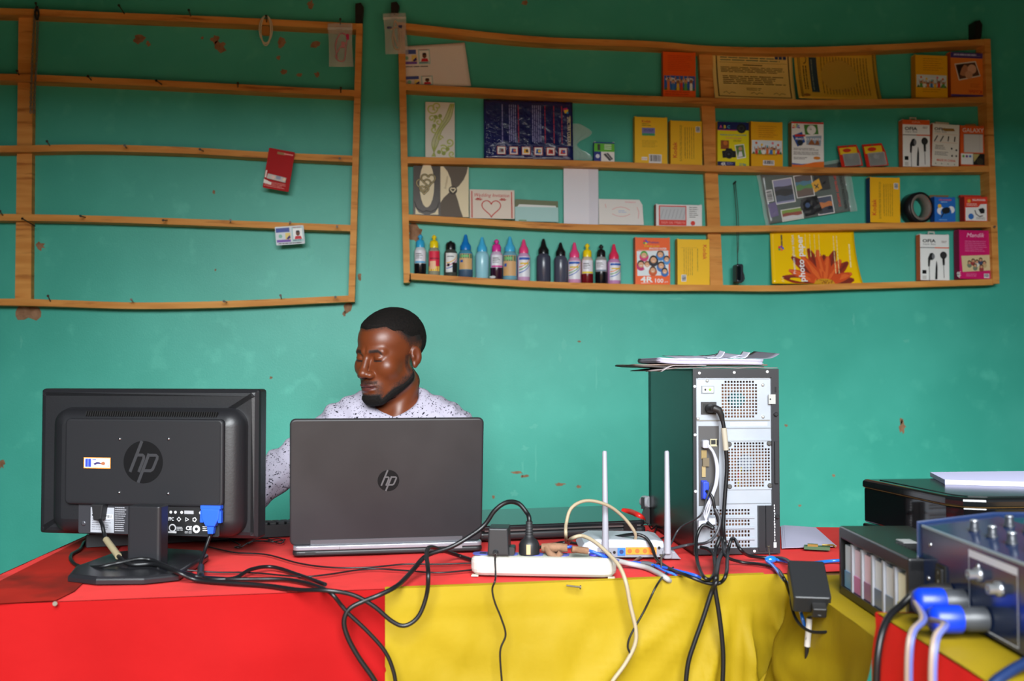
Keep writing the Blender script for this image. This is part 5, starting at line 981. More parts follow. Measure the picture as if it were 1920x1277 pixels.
MB().lathe([(.016, -.03), (.016, -.02), (.014, -.018)], C(30, 110, 110), Matrix.Translation((fu(1390), fv(752), 0)), n=20).build('fan_hub', tw); MB().lathe([(.016, -.03), (.016, -.02), (.014, -.018)], C(140, 144, 160), Matrix.Translation((fu(1407), fv(872), 0)), n=20).build('fan_hub', tw)
m = MB(); m.tube([(fu(1396), fv(880), -.016), (fu(1392), fv(898), -.014), (fu(1388), fv(916), -.014)], .0014, C(226, 200, 30)); m.build('inner_wire', tw); MB().tube([(fu(1394), fv(880), -.018), (fu(1389), fv(898), -.016), (fu(1386), fv(916), -.016)], .0014, C(206, 40, 40)).build('inner_wire', tw)
m = MB(); fbar(*ZI, -.009, -.0035, PGD, m); m.build('port_plate', tw)
m = MB()
for a in ((1362, 804, 1449, 806), (1362, 945, 1449, 946.5), (1361, 804, 1363, 946)): fbar(*a, -.003, -.0016, C(130, 134, 140, .4, .3), m)
for a in ((1362, 826, 1451, 829), (1362, 916.5, 1451, 920), (1361.5, 829, 1365, 917)): fbar(*a, -.003, -.0008, PG, m)
for y in (969.5, 989, 1010): fbar(1328, y, 1416, y+3.5, -.003, .0004, PG, m)
fbar(1308, 789.5, 1447, 791.5, -.003, -.0012, C(120, 116, 108), m); fbar(1310, 711, 1446, 713, -.003, -.001, PG, m); m.build('panel_ridges', tw)
for x, y in ((1369, 835), (1445, 834), (1369, 914), (1446, 913)): MB().lathe([(.0048, -.003), (.0048, 0), (.003, .001)], C(70, 68, 66, .6), Matrix.Translation((fu(x), fv(y), 0)), n=14).build('rubber_pin', tw)
for x, y in ((1312, 702), (1378, 701), (1441, 699.5), (1303, 727), (1303.2, 817), (1303.5, 922), (1338, 1034), (1414, 1034)): MB().lathe([(.0028, .0025), (.0028, .0042), (.001, .0046)], C(214, 214, 216, .4), Matrix.Translation((fu(x), fv(y), 0)), n=12).build('screw', tw)
for x, y in ((1328, 716), (1434, 724), (1434, 784), (1310, 787)): MB().lathe([(.0032, -.003), (.0032, -.001), (.0015, -.0002)], C(190, 190, 186, .3, .5), Matrix.Translation((fu(x), fv(y), 0)), n=12).build('screw', tw)
for x, y in ((1456, 779), (1457, 970)): MB().lathe([(.0042, .002), (.0042, .008), (.003, .009)], C(50, 50, 52, .3, .4), Matrix.Translation((fu(x), fv(y), 0)), n=14).build('thumb_screw', tw)
m = MB(); fbar(1317, 726, 1341, 740, -.003, -.0012, C(120, 124, 128), m); fbar(1319, 727.5, 1339, 738.5, -.0012, -.0006, C(206, 210, 212), m); m.build('lamp_plate', tw)
MB().lathe([(.0022, -.001), (.0022, .0), (.001, .001)], C(40, 34, 34), Matrix.Translation((fu(1324), fv(733), 0)), n=10).build('test_button', tw)
GLED = C(110, 220, 40); GLED.node_tree.nodes['Principled BSDF'].inputs['Emission Color'].default_value = (.2, .9, .05, 1); GLED.node_tree.nodes['Principled BSDF'].inputs['Emission Strength'].default_value = .8
MB().lathe([(.0028, -.001), (.0028, .0), (.001, .0015)], GLED, Matrix.Translation((fu(1333), fv(733), 0)), n=12).build('status_lamp', tw)
m = MB(); fbar(1316, 756, 1345, 779, -.003, -.0005, C(40, 38, 38), m); fbar(1320, 760, 1341, 776, -.0005, .0002, C(14, 14, 14), m); m.build('power_inlet', tw)
m = MB(); fbar(1333, 825, 1346, 839, -.0035, -.0015, C(176, 168, 140, .4, .5), m); fbar(1334.5, 827, 1343, 835, -.0015, -.0012, C(16, 16, 16), m); fbar(1345, 827, 1348, 837, -.0035, -.001, BLACK, m); m.build('network_port', tw)
m = MB(); fbar(1316, 846, 1326, 862, -.0035, -.001, C(140, 120, 80, .4, .4), m); fbar(1318, 860, 1330, 876, -.0035, .002, C(96, 84, 64), m); fbar(1317, 876, 1324, 896, -.0035, -.001, C(160, 140, 100, .4, .4), m); m.build('serial_port', tw)
m = MB(); fbar(1315, 902, 1325, 936, -.0035, .004, C(36, 60, 180), m); m.build('video_port', tw)
p = Pn(tw, fu(1442)-fu(1372), fv(794)-fv(800.5), -.0028, fv(800.5), (fu(1442)+fu(1372))/2); p.on('serial_label').rect(0, 0, 1, 1, C(206, 210, 220)).greek(.1, .3, .95, .8, 1, C(150, 154, 170), .7, 2); p.done()
m = MB(); fbar(1443, 742, 1456, 760, .002, .0045, C(176, 176, 172, .35, .5), m); m.lathe([(.0016, .0045), (.0016, .0048)], BLACK, Matrix.Translation((fu(1446), fv(751), 0)), n=10); m.build('lock_loop', tw)
m = MB(); fbar(1455, 728, 1458, 738, .003, .0036, BLACK, m); fbar(1453, 830, 1460, 908, .003, .008, C(24, 24, 26), m); m.build('side_latch', tw)
m = MB()
r_ = random.Random(4)
for k in range(14): y = 948+k*5; fbar(1451.3+r_.random(), y, 1453+r_.random(), y+3.4, .003, .0034, C(200, 200, 204), m)
fbar(1450.5, 1018, 1456, 1028, .003, .0036, C(170, 172, 176), m); m.build('worn_edge', tw)
for x in (-.07, .07):
    for z in (-.03, -.36): MB().box((x, .0002, z), (.02, .0015, .02), BLACK).build('foot', tw)
# cables of the tower
Wt = winv(tw); TWm = Wt.inverted()
def tpt(x, y, z): return TWm @ Vector((fu(x), fv(y), z))
pc = thing('power_cable', 'thick black power cable plugged into the tower, hanging straight down over the cloth', 'cable'); 
m = MB(); m.tube([tpt(1330, 768, .001), tpt(1331, 768, .012), tpt(1334, 767, .022)], [.0085, .0085, .007], C(24, 22, 22, .5), n=10); m.tube([tpt(1334, 767, .022), tpt(1342, 770, .026), tpt(1347, 780, .025), tpt(1349, 790, .024)], [.008, .0072, .006, .0045], C(28, 26, 26, .5), n=10); m.build('plug', pc)
cp = spline([tpt(1349, 788, .024), tpt(1352, 805, .024), tpt(1356, 842, .022), tpt(1358, 880, .02), tpt(1354, 930, .02), tpt(1350, 985, .022), tpt(1350, 1020, .03)] + [PT(*q) for q in ((1348, 1050, .02), (1343, 1080, .012), (1340, 1098, 'f'), (1348, 1150, 'f'), (1354, 1200, 'f'), (1356, 1240, 'f'), (1354, 1300, 'f'))], 8)
MB().tube(hang(cp), .0042, CABLE).build('cable', pc); MB().tube([tpt(1351.5, 803, .024), tpt(1354, 825, .023), tpt(1356, 844, .022)], .0058, C(158, 150, 134, .6)).build('paper_tag', pc)
wc_ = thing('usb_cables', 'bundle of white thin cables drooping from the tower ports', 'cable'); WHC = C(158, 158, 168, .4)
m = MB(); m.rbox((fu(1322), fv(834), .004), (.013, .016, .014), .003, WHC, TWm, bev=.002); m.build('plug', wc_)
for k in range(3): MB().tube(spline([tpt(1325, 833+k*2, .010), tpt(1336-k, 850, .014), tpt(1343-k*2, 875, .016), tpt(1341-k*2, 905, .016), tpt(1332-k*2, 930, .018), tpt(1322-k*4, 960, .022), tpt(1311+k*7, 985, .026)], 8), .0019, WHC).build('cable', wc_)
for x, y in ((1308, 978), (1327, 974)): MB().box((fu(x), fv(y), .026), (.013, .012, .008), WHC, TWm).build('loose_plug', wc_)
vcb = thing('video_cable', 'dark video cable with a blue plug low on the tower ports', 'cable')
m = MB(); m.rbox((fu(1320), fv(919), .010), (.012, .034, .014), .003, C(36, 62, 190, .4), TWm, bev=.002); m.build('plug', vcb)
MB().tube(spline([tpt(1320, 919, .017), tpt(1328, 930, .028), tpt(1333, 955, .03), tpt(1342, 985, .03), tpt(1346, 1010, .03), PT(1360, 1042, .02), PT(1390, 1054), PT(1425, 1058), PT(1455, 1066), PT(1470, 1085, .012), PT(1478, 1105, 'f'), PT(1490, 1140, 'f')], 8), .003, CABLE).build('cable', vcb)
def tc(name, label, P, r, mat=CABLE):
    S = spline([tpt(*q[1:]) if q[0] == 'T' else PT(*q) for q in P], 8)
    if P[-1][1] == 1300: S = hang(S)
    o = MB().tube(S, r, mat).build(name); tag(o, label, 'cable'); return o
tc('looped_cable', 'black cable looping beside the tower and over the yellow hem', [('T', 1318, 975, .03), ('T', 1326, 985, .04), (1318, 985, 1.93), (1306, 1010, 1.92), (1307, 1050, 1.86), (1318, 1080, 1.80), (1332, 1086, 1.78), (1340, 1072, 1.80), (1340, 1045, 1.86), (1328, 1030, 1.90), (1314, 1026, 1.92)], .0034)
tc('grey_cable', 'dark grey cable with a bead running left from the tower towards the router', [('T', 1332, 950, .03), ('T', 1340, 970, .035), ('T', 1332, 995, .04), ('T', 1312, 1010, .045), (1290, 1022, .02), (1255, 1030, .016), (1220, 1036, .014), (1200, 1046), (1185, 1056)], .003, C(56, 56, 60, .4))
tc('thin_cable', 'thin dark cable slanting down from the tower behind the right antenna', [('T', 1330, 905, .02), ('T', 1316, 930, .035), ('T', 1300, 960, .05), (1275, 990, 1.98), (1258, 1020, 1.95), (1240, 1048, .01), (1225, 1062)], .0018, C(50, 50, 54, .4))
tc('power_cable', 'black cable rising to a sharp loop before the tower grilles, then hanging low', [(1490, 1062, .02), (1470, 1048, .012), (1440, 1046), (1405, 1042, .012), (1388, 1030, .03), (1378, 1012, 1.92), (1371, 1012, 1.90), (1364, 1040, 1.87), (1362, 1075, 1.81), (1350, 1093, 1.78), (1325, 1093, 1.765), (1290, 1080, .01), (1258, 1068), (1232, 1050, .01), (1222, 1025, .03), (1210, 1008, .045), (1190, 1002, .05), (1160, 1006, .04), (1120, 1016, .025), (1090, 1020, .02), (1060, 1017, .015), (1030, 1022, .015), (1010, 1027, .02)], .0034)
tc('power_cable', 'black cable hanging over the yellow cloth and swinging left at the bottom', [('T', 1336, 1000, .05), (1340, 1040, 1.88), (1344, 1085, 1.78), (1334, 1110, 'f'), (1318, 1160, 'f'), (1302, 1205, 'f'), (1290, 1245, 'f'), (1284, 1300, 'f')], .0042)
# papers lying on the tower
top = TZ+.0035+UH
def wtri(P, z): return [(q.x, q.y) for q in P]
stk = thing('paper_stack', 'thick stack of white papers in a dark folder on top of the tower', 'paper', (tp.x, tp.y, top+.0006), (0, 0, R(-2)))
def psheet(m, x0, x1, y0, y1, z, mat, curl=(0, 0), th=.0012, sag=.0, nu=16, rise=0, amp=.0012):
    m.grid(lambda u, v: (x0+(x1-x0)*u, y0+(y1-y0)*v, z+curl[0]*max(0, 1-u*3)**2+curl[1]*max(0, u*3-2)**2+amp*nz(u*4, v*3, 2, z*500)+rise*v), nu, 6, mat, th=th, thdir=(0, 0, -1))
PW = C(178, 174, 192, .7); PD = C(66, 60, 58, .6)
m = MB(); psheet(m, -.196, .062, .012, .24, .0042, PD, (.0035, 0), .003); psheet(m, -.196, .07, .014, .23, .0085, C(120, 100, 90), (.0, 0), .0025); m.build('folder', stk)
m = MB()
for k in range(7): psheet(m, -.152+.002*rnd.random(), .056+.004*rnd.random(), .004+.002*rnd.random(), .21, .0098+k*.0016, PW if k % 4 else C(150, 142, 160), (.0035-.0002*k, -.001), .00155, amp=.0002)
m.build('sheets', stk)['kind'] = 'stuff'
m = MB(); psheet(m, -.150, -.06, -.004, .14, .0062, C(158, 148, 150), (-.011, 0), .0012); psheet(m, -.17, .085, -.002, .2, .0022, C(130, 118, 118), (-.006, 0), .0016); m.build('loose_leaves', stk)
def loose(label, x0, x1, y0, y1, z, mat, curl, rise, name='paper_sheet'):
    o = MB(); psheet(o, x0, x1, y0, y1, 0, mat, curl, .0006, rise=rise); ob = o.build(name); ob.location = (tp.x, tp.y, top+z); ob.rotation_euler = (0, 0, R(-2)); tag(ob, label, 'paper'); return ob
loose('white sheet bulging up in the middle of the pile on the tower', -.10, .03, .05, .2, .0212, PW, (0, .007), .008)
loose('small folded white strip sticking up left of centre on the tower papers', -.047, -.012, .03, .07, .0222, C(196, 194, 208), (0, .012), .004)
loose('small folded white strip sticking up right of centre on the tower papers', .0, .04, .03, .08, .0222, C(196, 194, 208), (0, .011), .003)
loose('greyish sheet rising at the right end of the tower papers', .022, .105, .04, .2, .021, C(118, 116, 128), (.002, .010), .008)
# ---------------------------------------------------------------- router
rt0 = onz(1172, 1049, TZ+.003); ro = thing('router', 'white network router with two upright antennas, left of the tower', 'router', (rt0.x, rt0.y, TZ+.0035), face(-6)); RW = C(164, 166, 174, .4); RG = C(118, 119, 126, .45)
mr = 1.935/FPX
m = MB(); m.prism([(-.082, .006), (.078, .006), (.082, .018), (.074, .033), (.06, .036), (-.06, .038), (-.078, .03), (-.086, .018)], -.11, 0, RW, bev=.004); m.build('body', ro)
m = MB(); m.box((.012, .013, .0006), (.13, .018, .0016), RG); m.build('port_strip', ro)
def port(name, x0, x1, y0, y1, col, hole=True, holes=1):
    mm_ = MB(); X0, X1 = (x0-1172)*mr, (x1-1172)*mr; Y0, Y1 = (1049-y1)*mr, (1049-y0)*mr; mm_.box(((X0+X1)/2, (Y0+Y1)/2, .002), (X1-X0, Y1-Y0, .002), col)
    for k in range(holes): w1_ = (X1-X0)/holes; mm_.lathe([(w1_*.30, .003), (w1_*.30, .0034)], C(176, 84, 20) if holes > 1 else C(30, 40, 90), Matrix.Translation((X0+w1_*(k+.5), (Y0+Y1)/2, 0)), n=10)
    mm_.build(name, ro)
port('wan_port', 1158, 1172, 1028, 1042, C(40, 100, 210)); port('lan_ports', 1173, 1230, 1027, 1040, C(240, 124, 28), True, 4)
for x, y in ((1152, 1036), (1235, 1028), (1144, 1038)): MB().lathe([(.0028, .001), (.0028, .003)], BLACK, Matrix.Translation(((x-1172)*mr, (1049-y)*mr, 0)), n=10).build('button', ro)
for x in (1135, 1250):
    X = (x-1172)*mr; m = MB(); m.tube([(X, .012, .006), (X, .05, .006), (X-(.0008 if x < 1200 else .0004), .205, .004), (X-.0008, .2075, .004)], [.0068, .0062, .0045, .003], C(140, 140, 148, .5), n=12); m.build('antenna', ro)
    MB().rbox((X, .010, -.002), (.018, .018, .016), .005, RG, bev=.002).build('antenna_joint', ro)
MB().prism([(.078, 0), (.108, -.0005), (.104, .004), (.096, .014), (.084, .016)], -.02, .0, RG, bev=.002).prism([(-.105, 0), (-.08, 0), (-.082, .016), (-.092, .012)], -.02, 0, RG, bev=.002).build('foot', ro)
# ---------------------------------------------------------------- power strip and what is plugged in
sl, sr = onz(880, 1081, TZ+.003), onz(1156, 1086, TZ+.003); ds = sr-sl; sw = ds.length; rz = math.degrees(math.atan2(ds.y, ds.x)); ctr = (sl+sr)/2
ps = thing('power_strip', 'long dusty white power strip on the front edge of the table', 'power strip', (ctr.x, ctr.y, TZ+.0035), face(rz)); PSW = noisy('dusty_white_plastic', (178, 173, 164), (184, 180, 172), 9, .45, 0, c3=(160, 138, 112), scale3=14, lo3=.6, hi3=.8)
def slabv(m, w_, dep, v0, v1, r, mat, bev, n0=0, u0=0): return m.prism(rrect(u0, 0, w_, dep, r, 6), v0, v1, mat, Matrix(((1, 0, 0, 0), (0, 0, 1, 0), (0, -1, 0, n0-dep/2), (0, 0, 0, 1))), bev)
m = MB(); slabv(m, sw, .056, .0, .0335, .026, PSW, .011); m.build('housing', ps)
m = MB(); slabv(m, sw-.03, .040, .0335, .0345, .016, C(150, 150, 140), .0005, -.008); m.build('top_plate', ps)
for u in (-.108, -.063, -.018, .028): mm_ = MB(); slabv(mm_, .036, .030, .0345, .0358, .012, C(74, 80, 150), .0004, -.013, u); slabv(mm_, .012, .012, .0358, .0361, .004, C(20, 22, 40), 0, -.022, u); mm_.build('socket', ps)
mm_ = MB(); slabv(mm_, .034, .022, .0345, .039, .009, C(70, 60, 190, .3), .002, -.017, .098); mm_.build('switch', ps)
for u in (-.12, .12): MB().box((u, -.0005, -.012), (.012, .002, .012), C(200, 190, 170)).build('foot', ps)
Ws = winv(ps).inverted()
ad = thing('plug_adapter', 'square black plug-in adapter upright in the power strip, thin cord below', 'adapter', tuple(Ws @ Vector((-.078, .0365, -.026))), face(rz)); AB = C(34, 35, 38, .4)
m = MB(); m.prism([(-.019, 0), (.019, 0), (.017, .048), (-.017, .048)], -.024, .026, AB, bev=.003); m.build('body', ad); MB().rbox((.022, .006, 0), (.012, .014, .03), .003, AB).build('plug_base', ad)
m = MB(); P = [Ws @ Vector((-.082, .046, .002)), Ws @ Vector((-.082, .042, .008)), Ws @ Vector((-.082, .03, .012))]+[PT(x, y, 'f') for x, y in ((929, 1085), (923, 1105), (928, 1130), (940, 1160), (948, 1190), (939, 1215), (938, 1240), (943, 1300))]
m.tube(hang(spline(P, 8)), .0017, CABLE, winv(ad)); m.build('cord', ad)
MB().lathe([(.005, -.0), (.005, .004), (.003, .008)], AB, Matrix.Translation((-.004, .006, .025)), n=10).build('strain_relief', ad)
sp = thing('plug', 'round black mains plug in the power strip with its cable arching left', 'plug', tuple(Ws @ Vector((-.025, .0365, -.026))), (0, 0, R(rz)))
m = MB(); m.lathe([(.0185, 0), (.0185, .016), (.016, .022), (.010, .027), (.008, .03)], C(26, 26, 28, .45), n=20); m.build('plug_body', sp); MB().box((0, -.0182, .010), (.007, .002, .017), C(176, 150, 110)).build('earth_clip', sp)
m = MB()
for k in range(6): m.lathe([(.0075-k*.0003, .030+k*.0045), (.0075-k*.0003, .033+k*.0045), (.0058, .0335+k*.0045), (.0058, .0345+k*.0045)], C(30, 30, 32), n=12)
m.build('strain_relief', sp)
spw = Vector(sp.location)
cp = spline([spw+Vector((0, 0, .045)), spw+Vector((0, 0, .062)), PT(988, 962, 1.78), PT(972, 944, 1.79), PT(950, 942, 1.80), PT(928, 957, 1.80), PT(908, 985, 1.80), PT(880, 1006, 1.79), PT(845, 1026, 1.78), PT(800, 1042, 1.76)] + [PT(*q) for q in ((775, 1068, .02), (748, 1096, .012), (715, 1114, 'f'), (680, 1128, 'f'), (655, 1142, 'f'), (645, 1165, 'f'), (652, 1195, 'f'), (672, 1232, 'f'), (700, 1272, 'f'), (715, 1300, 'f'))], 8)
MB().tube(hang(cp), .0042, CABLE, winv(sp)).build('cable', sp)
# taped splice, blue wires, beige and grey cables
BT_ = noisy('brown_tape', (104, 76, 56), (128, 96, 74), 60, .8, .4, 60)
tj = thing('taped_splice', 'lump of crumpled brown tape joining wires on the power strip', 'tape', tuple(Ws @ Vector((.020, .037, -.028))), face(rz))
m = MB(); m.grid(lambda u, v: ((u-.5)*.046, .010+(.009+.004*nz(u*6, v*6, 2))*math.cos(v*6.283)*(1-.4*abs(u-.5)), (.008+.003*nz(u*7, v*5, 2, 4))*math.sin(v*6.283)), 12, 12, BT_); m.build('tape', tj)
m = MB(); m.tube(spline([(-.014, .012, .004), (-.008, .002, .010), (.004, -.004, .012), (.012, .004, .012)], 6), [.006]*19, BT_); m.build('tape_end', tj)
blu = C(30, 80, 190, .35)
bw = thing('blue_wire', 'bright blue wire with brown tape running from the power strip to the right', 'cable'); s0 = Ws @ Vector((.038, .048, -.028))
MB().tube(spline([s0, s0+ds.normalized()*.012+Vector((0, 0, .001)), PT(1090, 1030, 1.74), PT(1110, 1034, 1.745), PT(1140, 1046, 1.75), PT(1170, 1053, .01), PT(1205, 1056, .008), PT(1235, 1062), PT(1270, 1070), PT(1304, 1079, .004), PT(1316, 1086, -.006), PT(1322, 1094, -.03)], 8), .0026, blu).build('wire', bw)
MB().tube(spline([PT(1072, 1030, 1.735), PT(1085, 1031, 1.737), PT(1102, 1033, 1.742)], 6), [.006]*13, BT_).build('tape', bw); MB().tube([PT(1203, 1056, .008), PT(1216, 1057, .008), PT(1226, 1060, .006)], .0045, C(70, 72, 76)).build('tape_band', bw)
cable('blue_wire', 'second blue wire on the red cloth, slipping over the yellow hem before the tower', 'cable', [(1222, 1058, .004), (1245, 1070), (1262, 1076, .004), (1274, 1084, -.004), (1282, 1094, -.03)], .0022, C(50, 100, 200, .35))
cable('grey_cable', 'thick pale grey cable from the strip end over the table edge', 'cable', [(1150, 1050, .02), (1180, 1057, .01), (1210, 1064), (1232, 1074, .005), (1247, 1083, .003), (1256, 1090, -.006), (1262, 1098, -.03)], .005, C(150, 148, 146, .4))
cable('network_cable', 'beige network cable looping high above the router and into its port', 'cable', [(1063, 1028, .02), (1061, 1005, 1.80), (1062, 980, 1.82), (1072, 952, 1.84), (1100, 939, 1.86), (1138, 947, 1.88), (1168, 969, 1.90), (1190, 998, 1.91), (1190, 1015, 1.92), (1180, 1032, 1.93), (1166, 1042, 1.94)], .0033, C(150, 136, 112, .5))
cable('network_cable', 'beige cable bending over the strip end and hanging down the yellow cloth', 'cable', [(1062, 1022, .03), (1072, 1010, 1.80), (1092, 1005, 1.79), (1115, 1016, 1.77), (1140, 1038, 1.74), (1160, 1060, 1.71), (1173, 1090, 'f'), (1182, 1135, 'f'), (1192, 1180, 'f'), (1190, 1210, 'f'), (1172, 1245, 'f'), (1150, 1275, 'f'), (1135, 1300, 'f')], .0036, C(150, 136, 112, .5))
cable('thin_cable', 'thin black cord hanging crooked on the yellow cloth beside the beige cable', 'cable', [(1262, 1064, .006), (1246, 1078, .004), (1230, 1100, 'f'), (1208, 1145, 'f'), (1183, 1190, 'f'), (1177, 1212, 'f'), (1181, 1232, 'f'), (1160, 1262, 'f'), (1140, 1300, 'f')], .0019)
def pin(label, a, b, r=.0016):
    m = MB(); t = (b-a).normalized(); m.tube([a, b], r, C(84, 78, 68, .5, .6), n=7); m.tube([b-t*.0008, b+t*.0012], .0036, C(84, 78, 68, .5, .6), n=9); tag(m.build('nail'), label, 'nail')
pin('nail pushed sideways through the yellow hem below the power strip', onf(1062, 1098, .022), onf(1088, 1101, .026)); pin('nail standing upright in the red cloth right of the router', PT(1240, 1070, .0), onz(1240, 1070, TZ)+Vector((0, 0, .028)) )
pin('nail standing in the cloth where the blue cable is knotted', onz(1444, 1052, TZ), onz(1444, 1052, TZ)+Vector((-.003, 0, .028)))
pin('small nail head at the left edge of the red cloth', onf(103, 1132, .006), onf(103, 1132, .012))
# small bits behind: headset and a round gadget
a = onz(1213, 985, TZ); g = thing('webcam', 'small grey round gadget standing between closed laptop and tower', 'gadget', (a.x, a.y, TZ+.0035), face(-20))
m = MB(); m.lathe([(.013, -.012), (.014, -.008), (.014, .008), (.012, .011)], C(150, 152, 156, .35), Matrix.Translation((0, .052, 0)) @ Matrix.Rotation(R(50), 4, 'Y'), n=18); m.build('body', g); MB().box((-.008, .05, .006), (.008, .026, .02), BLACK).build('cover', g); MB().prism([(-.02, 0), (.02, 0), (.006, .04), (-.006, .04)], -.01, .01, C(24, 24, 26)).build('stand', g)
cable('headset_band', 'curved red and black headset band behind the closed laptop', 'headset', [(1168, 958, .03), (1182, 960, .03), (1198, 967, .028), (1205, 975, .015), (1195, 982, .008)], .007, C(196, 40, 34, .35))
cable('thin_cable', 'thin black wires tangled at the foot of the tower, right of the closed laptop', 'cable', [(1206, 975, .03), (1216, 984, .03), (1222, 992, .012), (1232, 984, .01), (1226, 1000, .006), (1214, 996, .006), (1232, 1010, .006), (1250, 1006)], .0018)
# sheets beside the tower, small green gadget
o = MB(); q = [onz(x, y, TZ+.006) for x, y in ((1466, 1026), (1562, 1023), (1523, 988), (1464, 984))]
for k in range(3): o.prism([(v.x+.003*k, v.y-.002*k) for v in q], TZ+.0035+k*.0008, TZ+.0041+k*.0008, C(168, 164, 186, .7))
tag(o.build('paper_sheets'), 'white sheets lying on the red cloth right of the tower', 'paper')
a = onz(1532, 1031, TZ+.003); g = thing('circuit_piece', 'small green and brass gadget lying beside the white sheets', 'gadget', (a.x, a.y, TZ+.0035), (0, 0, R(-25))); MB().box((0, 0, .004), (.05, .02, .006), C(60, 84, 56, .4)).build('board', g); MB().box((-.008, -.004, .009), (.02, .010, .005), C(150, 120, 60, .3, .6)).tube([(.01, 0, .010), (.03, .004, .010), (.035, -.006, .009)], .002, C(150, 120, 60, .3, .6)).build('clasp', g)
# ---------------------------------------------------------------- adapter brick at the corner, blue cable, more cords
c0 = ond(1516, 1099, 1.60); ab = thing('adapter_brick', 'black power adapter brick resting tilted on the table corner', 'adapter', tuple(c0)); MBk = Matrix.Rotation(-YAW+R(-9), 4, 'Z') @ Matrix.Rotation(R(30), 4, 'X')
m = MB(); m.rbox((0, 0, 0), (.058, .088, .032), .005, C(30, 31, 33, .42), MBk, bev=.003); m.build('body', ab); MB().box((.012, -.046, .0), (.026, .006, .02), C(40, 34, 30)).build('inlet', ab); bpy.data.objects.remove(bpy.data.objects['inlet'])
m = MB(); m.rbox((.010, -.050, -.003), (.022, .018, .018), .003, C(28, 27, 27, .5), MBk, bev=.002); m.build('inlet_plug', ab)
pl0 = c0+(MBk @ Vector((.010, -.058, -.004)))
cb = thing('power_cable', 'black cord with a white paper tag hanging from the adapter brick', 'cable'); P = spline([pl0, PT(1518, 1155, 1.60), PT(1516, 1180, 1.60), PT(1513, 1210, 1.60), PT(1513, 1300, 1.61)], 8); MB().tube(hang(P), .0036, CABLE).build('cable', cb); MB().tube([PT(1517.5, 1160, 1.60), PT(1516, 1180, 1.60), PT(1513.5, 1212, 1.60)], .005, C(176, 170, 164, .6)).build('paper_tag', cb)
UB = C(24, 100, 190, .2, spec=.7)
bc = thing('usb_cable', 'shiny translucent blue cable knotted at a nail and draped to the right', 'cable')
MB().tube(hang(spline([PT(1600, 1050, .012), PT(1560, 1052, .006), PT(1520, 1056), PT(1490, 1056), PT(1460, 1050, .006), PT(1444, 1048, .012), PT(1438, 1052, .010), PT(1450, 1062, .008), PT(1466, 1082, .006), PT(1480, 1100, 'f'), PT(1494, 1125, 'f'), PT(1502, 1150, 1.64), PT(1512, 1180, 1.63), PT(1534, 1210, 1.62), PT(1540, 1245, 1.62), PT(1545, 1300, 1.62)], 8)), .0032, UB).build('cable', bc)
MB().ball(tuple(PT(1445, 1049, .012)), (.012, .009, .007), UB, nu=10, nv=7).build('knot', bc)
cable('thin_cable', 'black cord swinging from behind the adapter brick towards the ink tanks', 'cable', [(1484, 1110, 1.66), (1484, 1135, 1.63), (1495, 1165, 1.60), (1520, 1184, 1.57), (1560, 1185, 1.54), (1600, 1184, 1.51), (1650, 1188, 1.47)], .0026)
cable('thin_cable', 'black cord curving down the yellow cloth beside the red side drop', 'cable', [(1660, 1196, 1.45), (1630, 1200, 1.47), (1606, 1215, 1.48), (1594, 1240, 1.485), (1590, 1300, 1.49)], .0026)
# ---------------------------------------------------------------- ink tank unit (faces left)
a = camxy(.535, 1.495); it = thing('ink_tank_unit', 'black box of six see-through ink tanks at the table corner, in front of the printer', 'ink tank', (a.x, a.y, TZ+.0035), face(-97)); IT = C(20, 20, 22, .3, spec=.55)
L_, HT, DP = .285, .108, .115
m = MB(); m.rbox((0, HT-.010, -DP/2), (L_, .020, DP), .003, IT, bev=.003); m.box((0, .006, -DP/2), (L_, .012, DP), IT); m.box((-L_/2+.004, HT/2, -DP/2), (.008, HT-.01, DP), IT); m.box((L_/2-.004, HT/2, -DP/2), (.008, HT-.01, DP), IT); m.box((0, HT/2, -DP+.004), (L_, HT-.01, .008), IT); m.build('housing', it)
for k, (c1, c2) in enumerate((((204, 216, 226), (96, 146, 184)), ((224, 198, 214), (196, 116, 166)), ((224, 192, 208), (150, 110, 138)), ((208, 214, 224), (110, 120, 140)), ((208, 212, 220), (120, 130, 146)), ((224, 222, 200), (196, 186, 100)))):
    w1_ = (L_-.02)/6; u0 = -L_/2+.010+w1_*k
    MB().box((u0+w1_/2, .046, -.03), (w1_-.010, .068, .05), C(*c1, .3)).box((u0+w1_/2, .026, -.0285), (w1_-.0095, .026, .05), C(*c2, .25)).build('ink_tank', it)
    MB().box((u0+w1_-.002, .049, -.02), (.007, .074, .036), C(150, 152, 160, .4)).build('tank_divider', it)
m = MB(); m.box((.01, HT+.0006, -.05), (.03, .0012, .02), C(150, 150, 150, .4)); m.build('lid_catch', it); 
m = MB()
for k in range(8): m.box((.02+k*.012, HT+.0004, -.06), (.004, .0012, .06), C(34, 34, 36))
m.build('lid_ribs', it)
# ---------------------------------------------------------------- printer
PP = [camxy(*q) for q in ((.677, 1.93), (.724, 1.672), (.742, 1.645), (.775, 1.635), (1.10, 1.66), (1.06, 1.97))]; pc_ = sum(PP, Vector())/6
pr = thing('printer', 'glossy black printer at the back right, carrying a ream of white paper', 'printer', (pc_.x, pc_.y, TZ+.004)); GB = C(10, 10, 12, .06, spec=.8)
lp_ = [(q.x-pc_.x, q.y-pc_.y) for q in PP]
def ins(P, k): return [(x*k, y*k) for x, y in P]
MB().prism(lp_, .0, .068, C(14, 14, 16, .12, spec=.7), bev=.003).build('base', pr); MB().prism(ins(lp_, .985), .070, .136, GB, bev=.003).build('body', pr)
MB().prism(lp_, .137, .152, C(16, 17, 18, .12, spec=.7), bev=.006, bev0=.002).build('scanner_lid', pr); MB().prism(ins(lp_, .86), .152, .1532, C(22, 24, 24, .25)).build('lid_panel', pr)
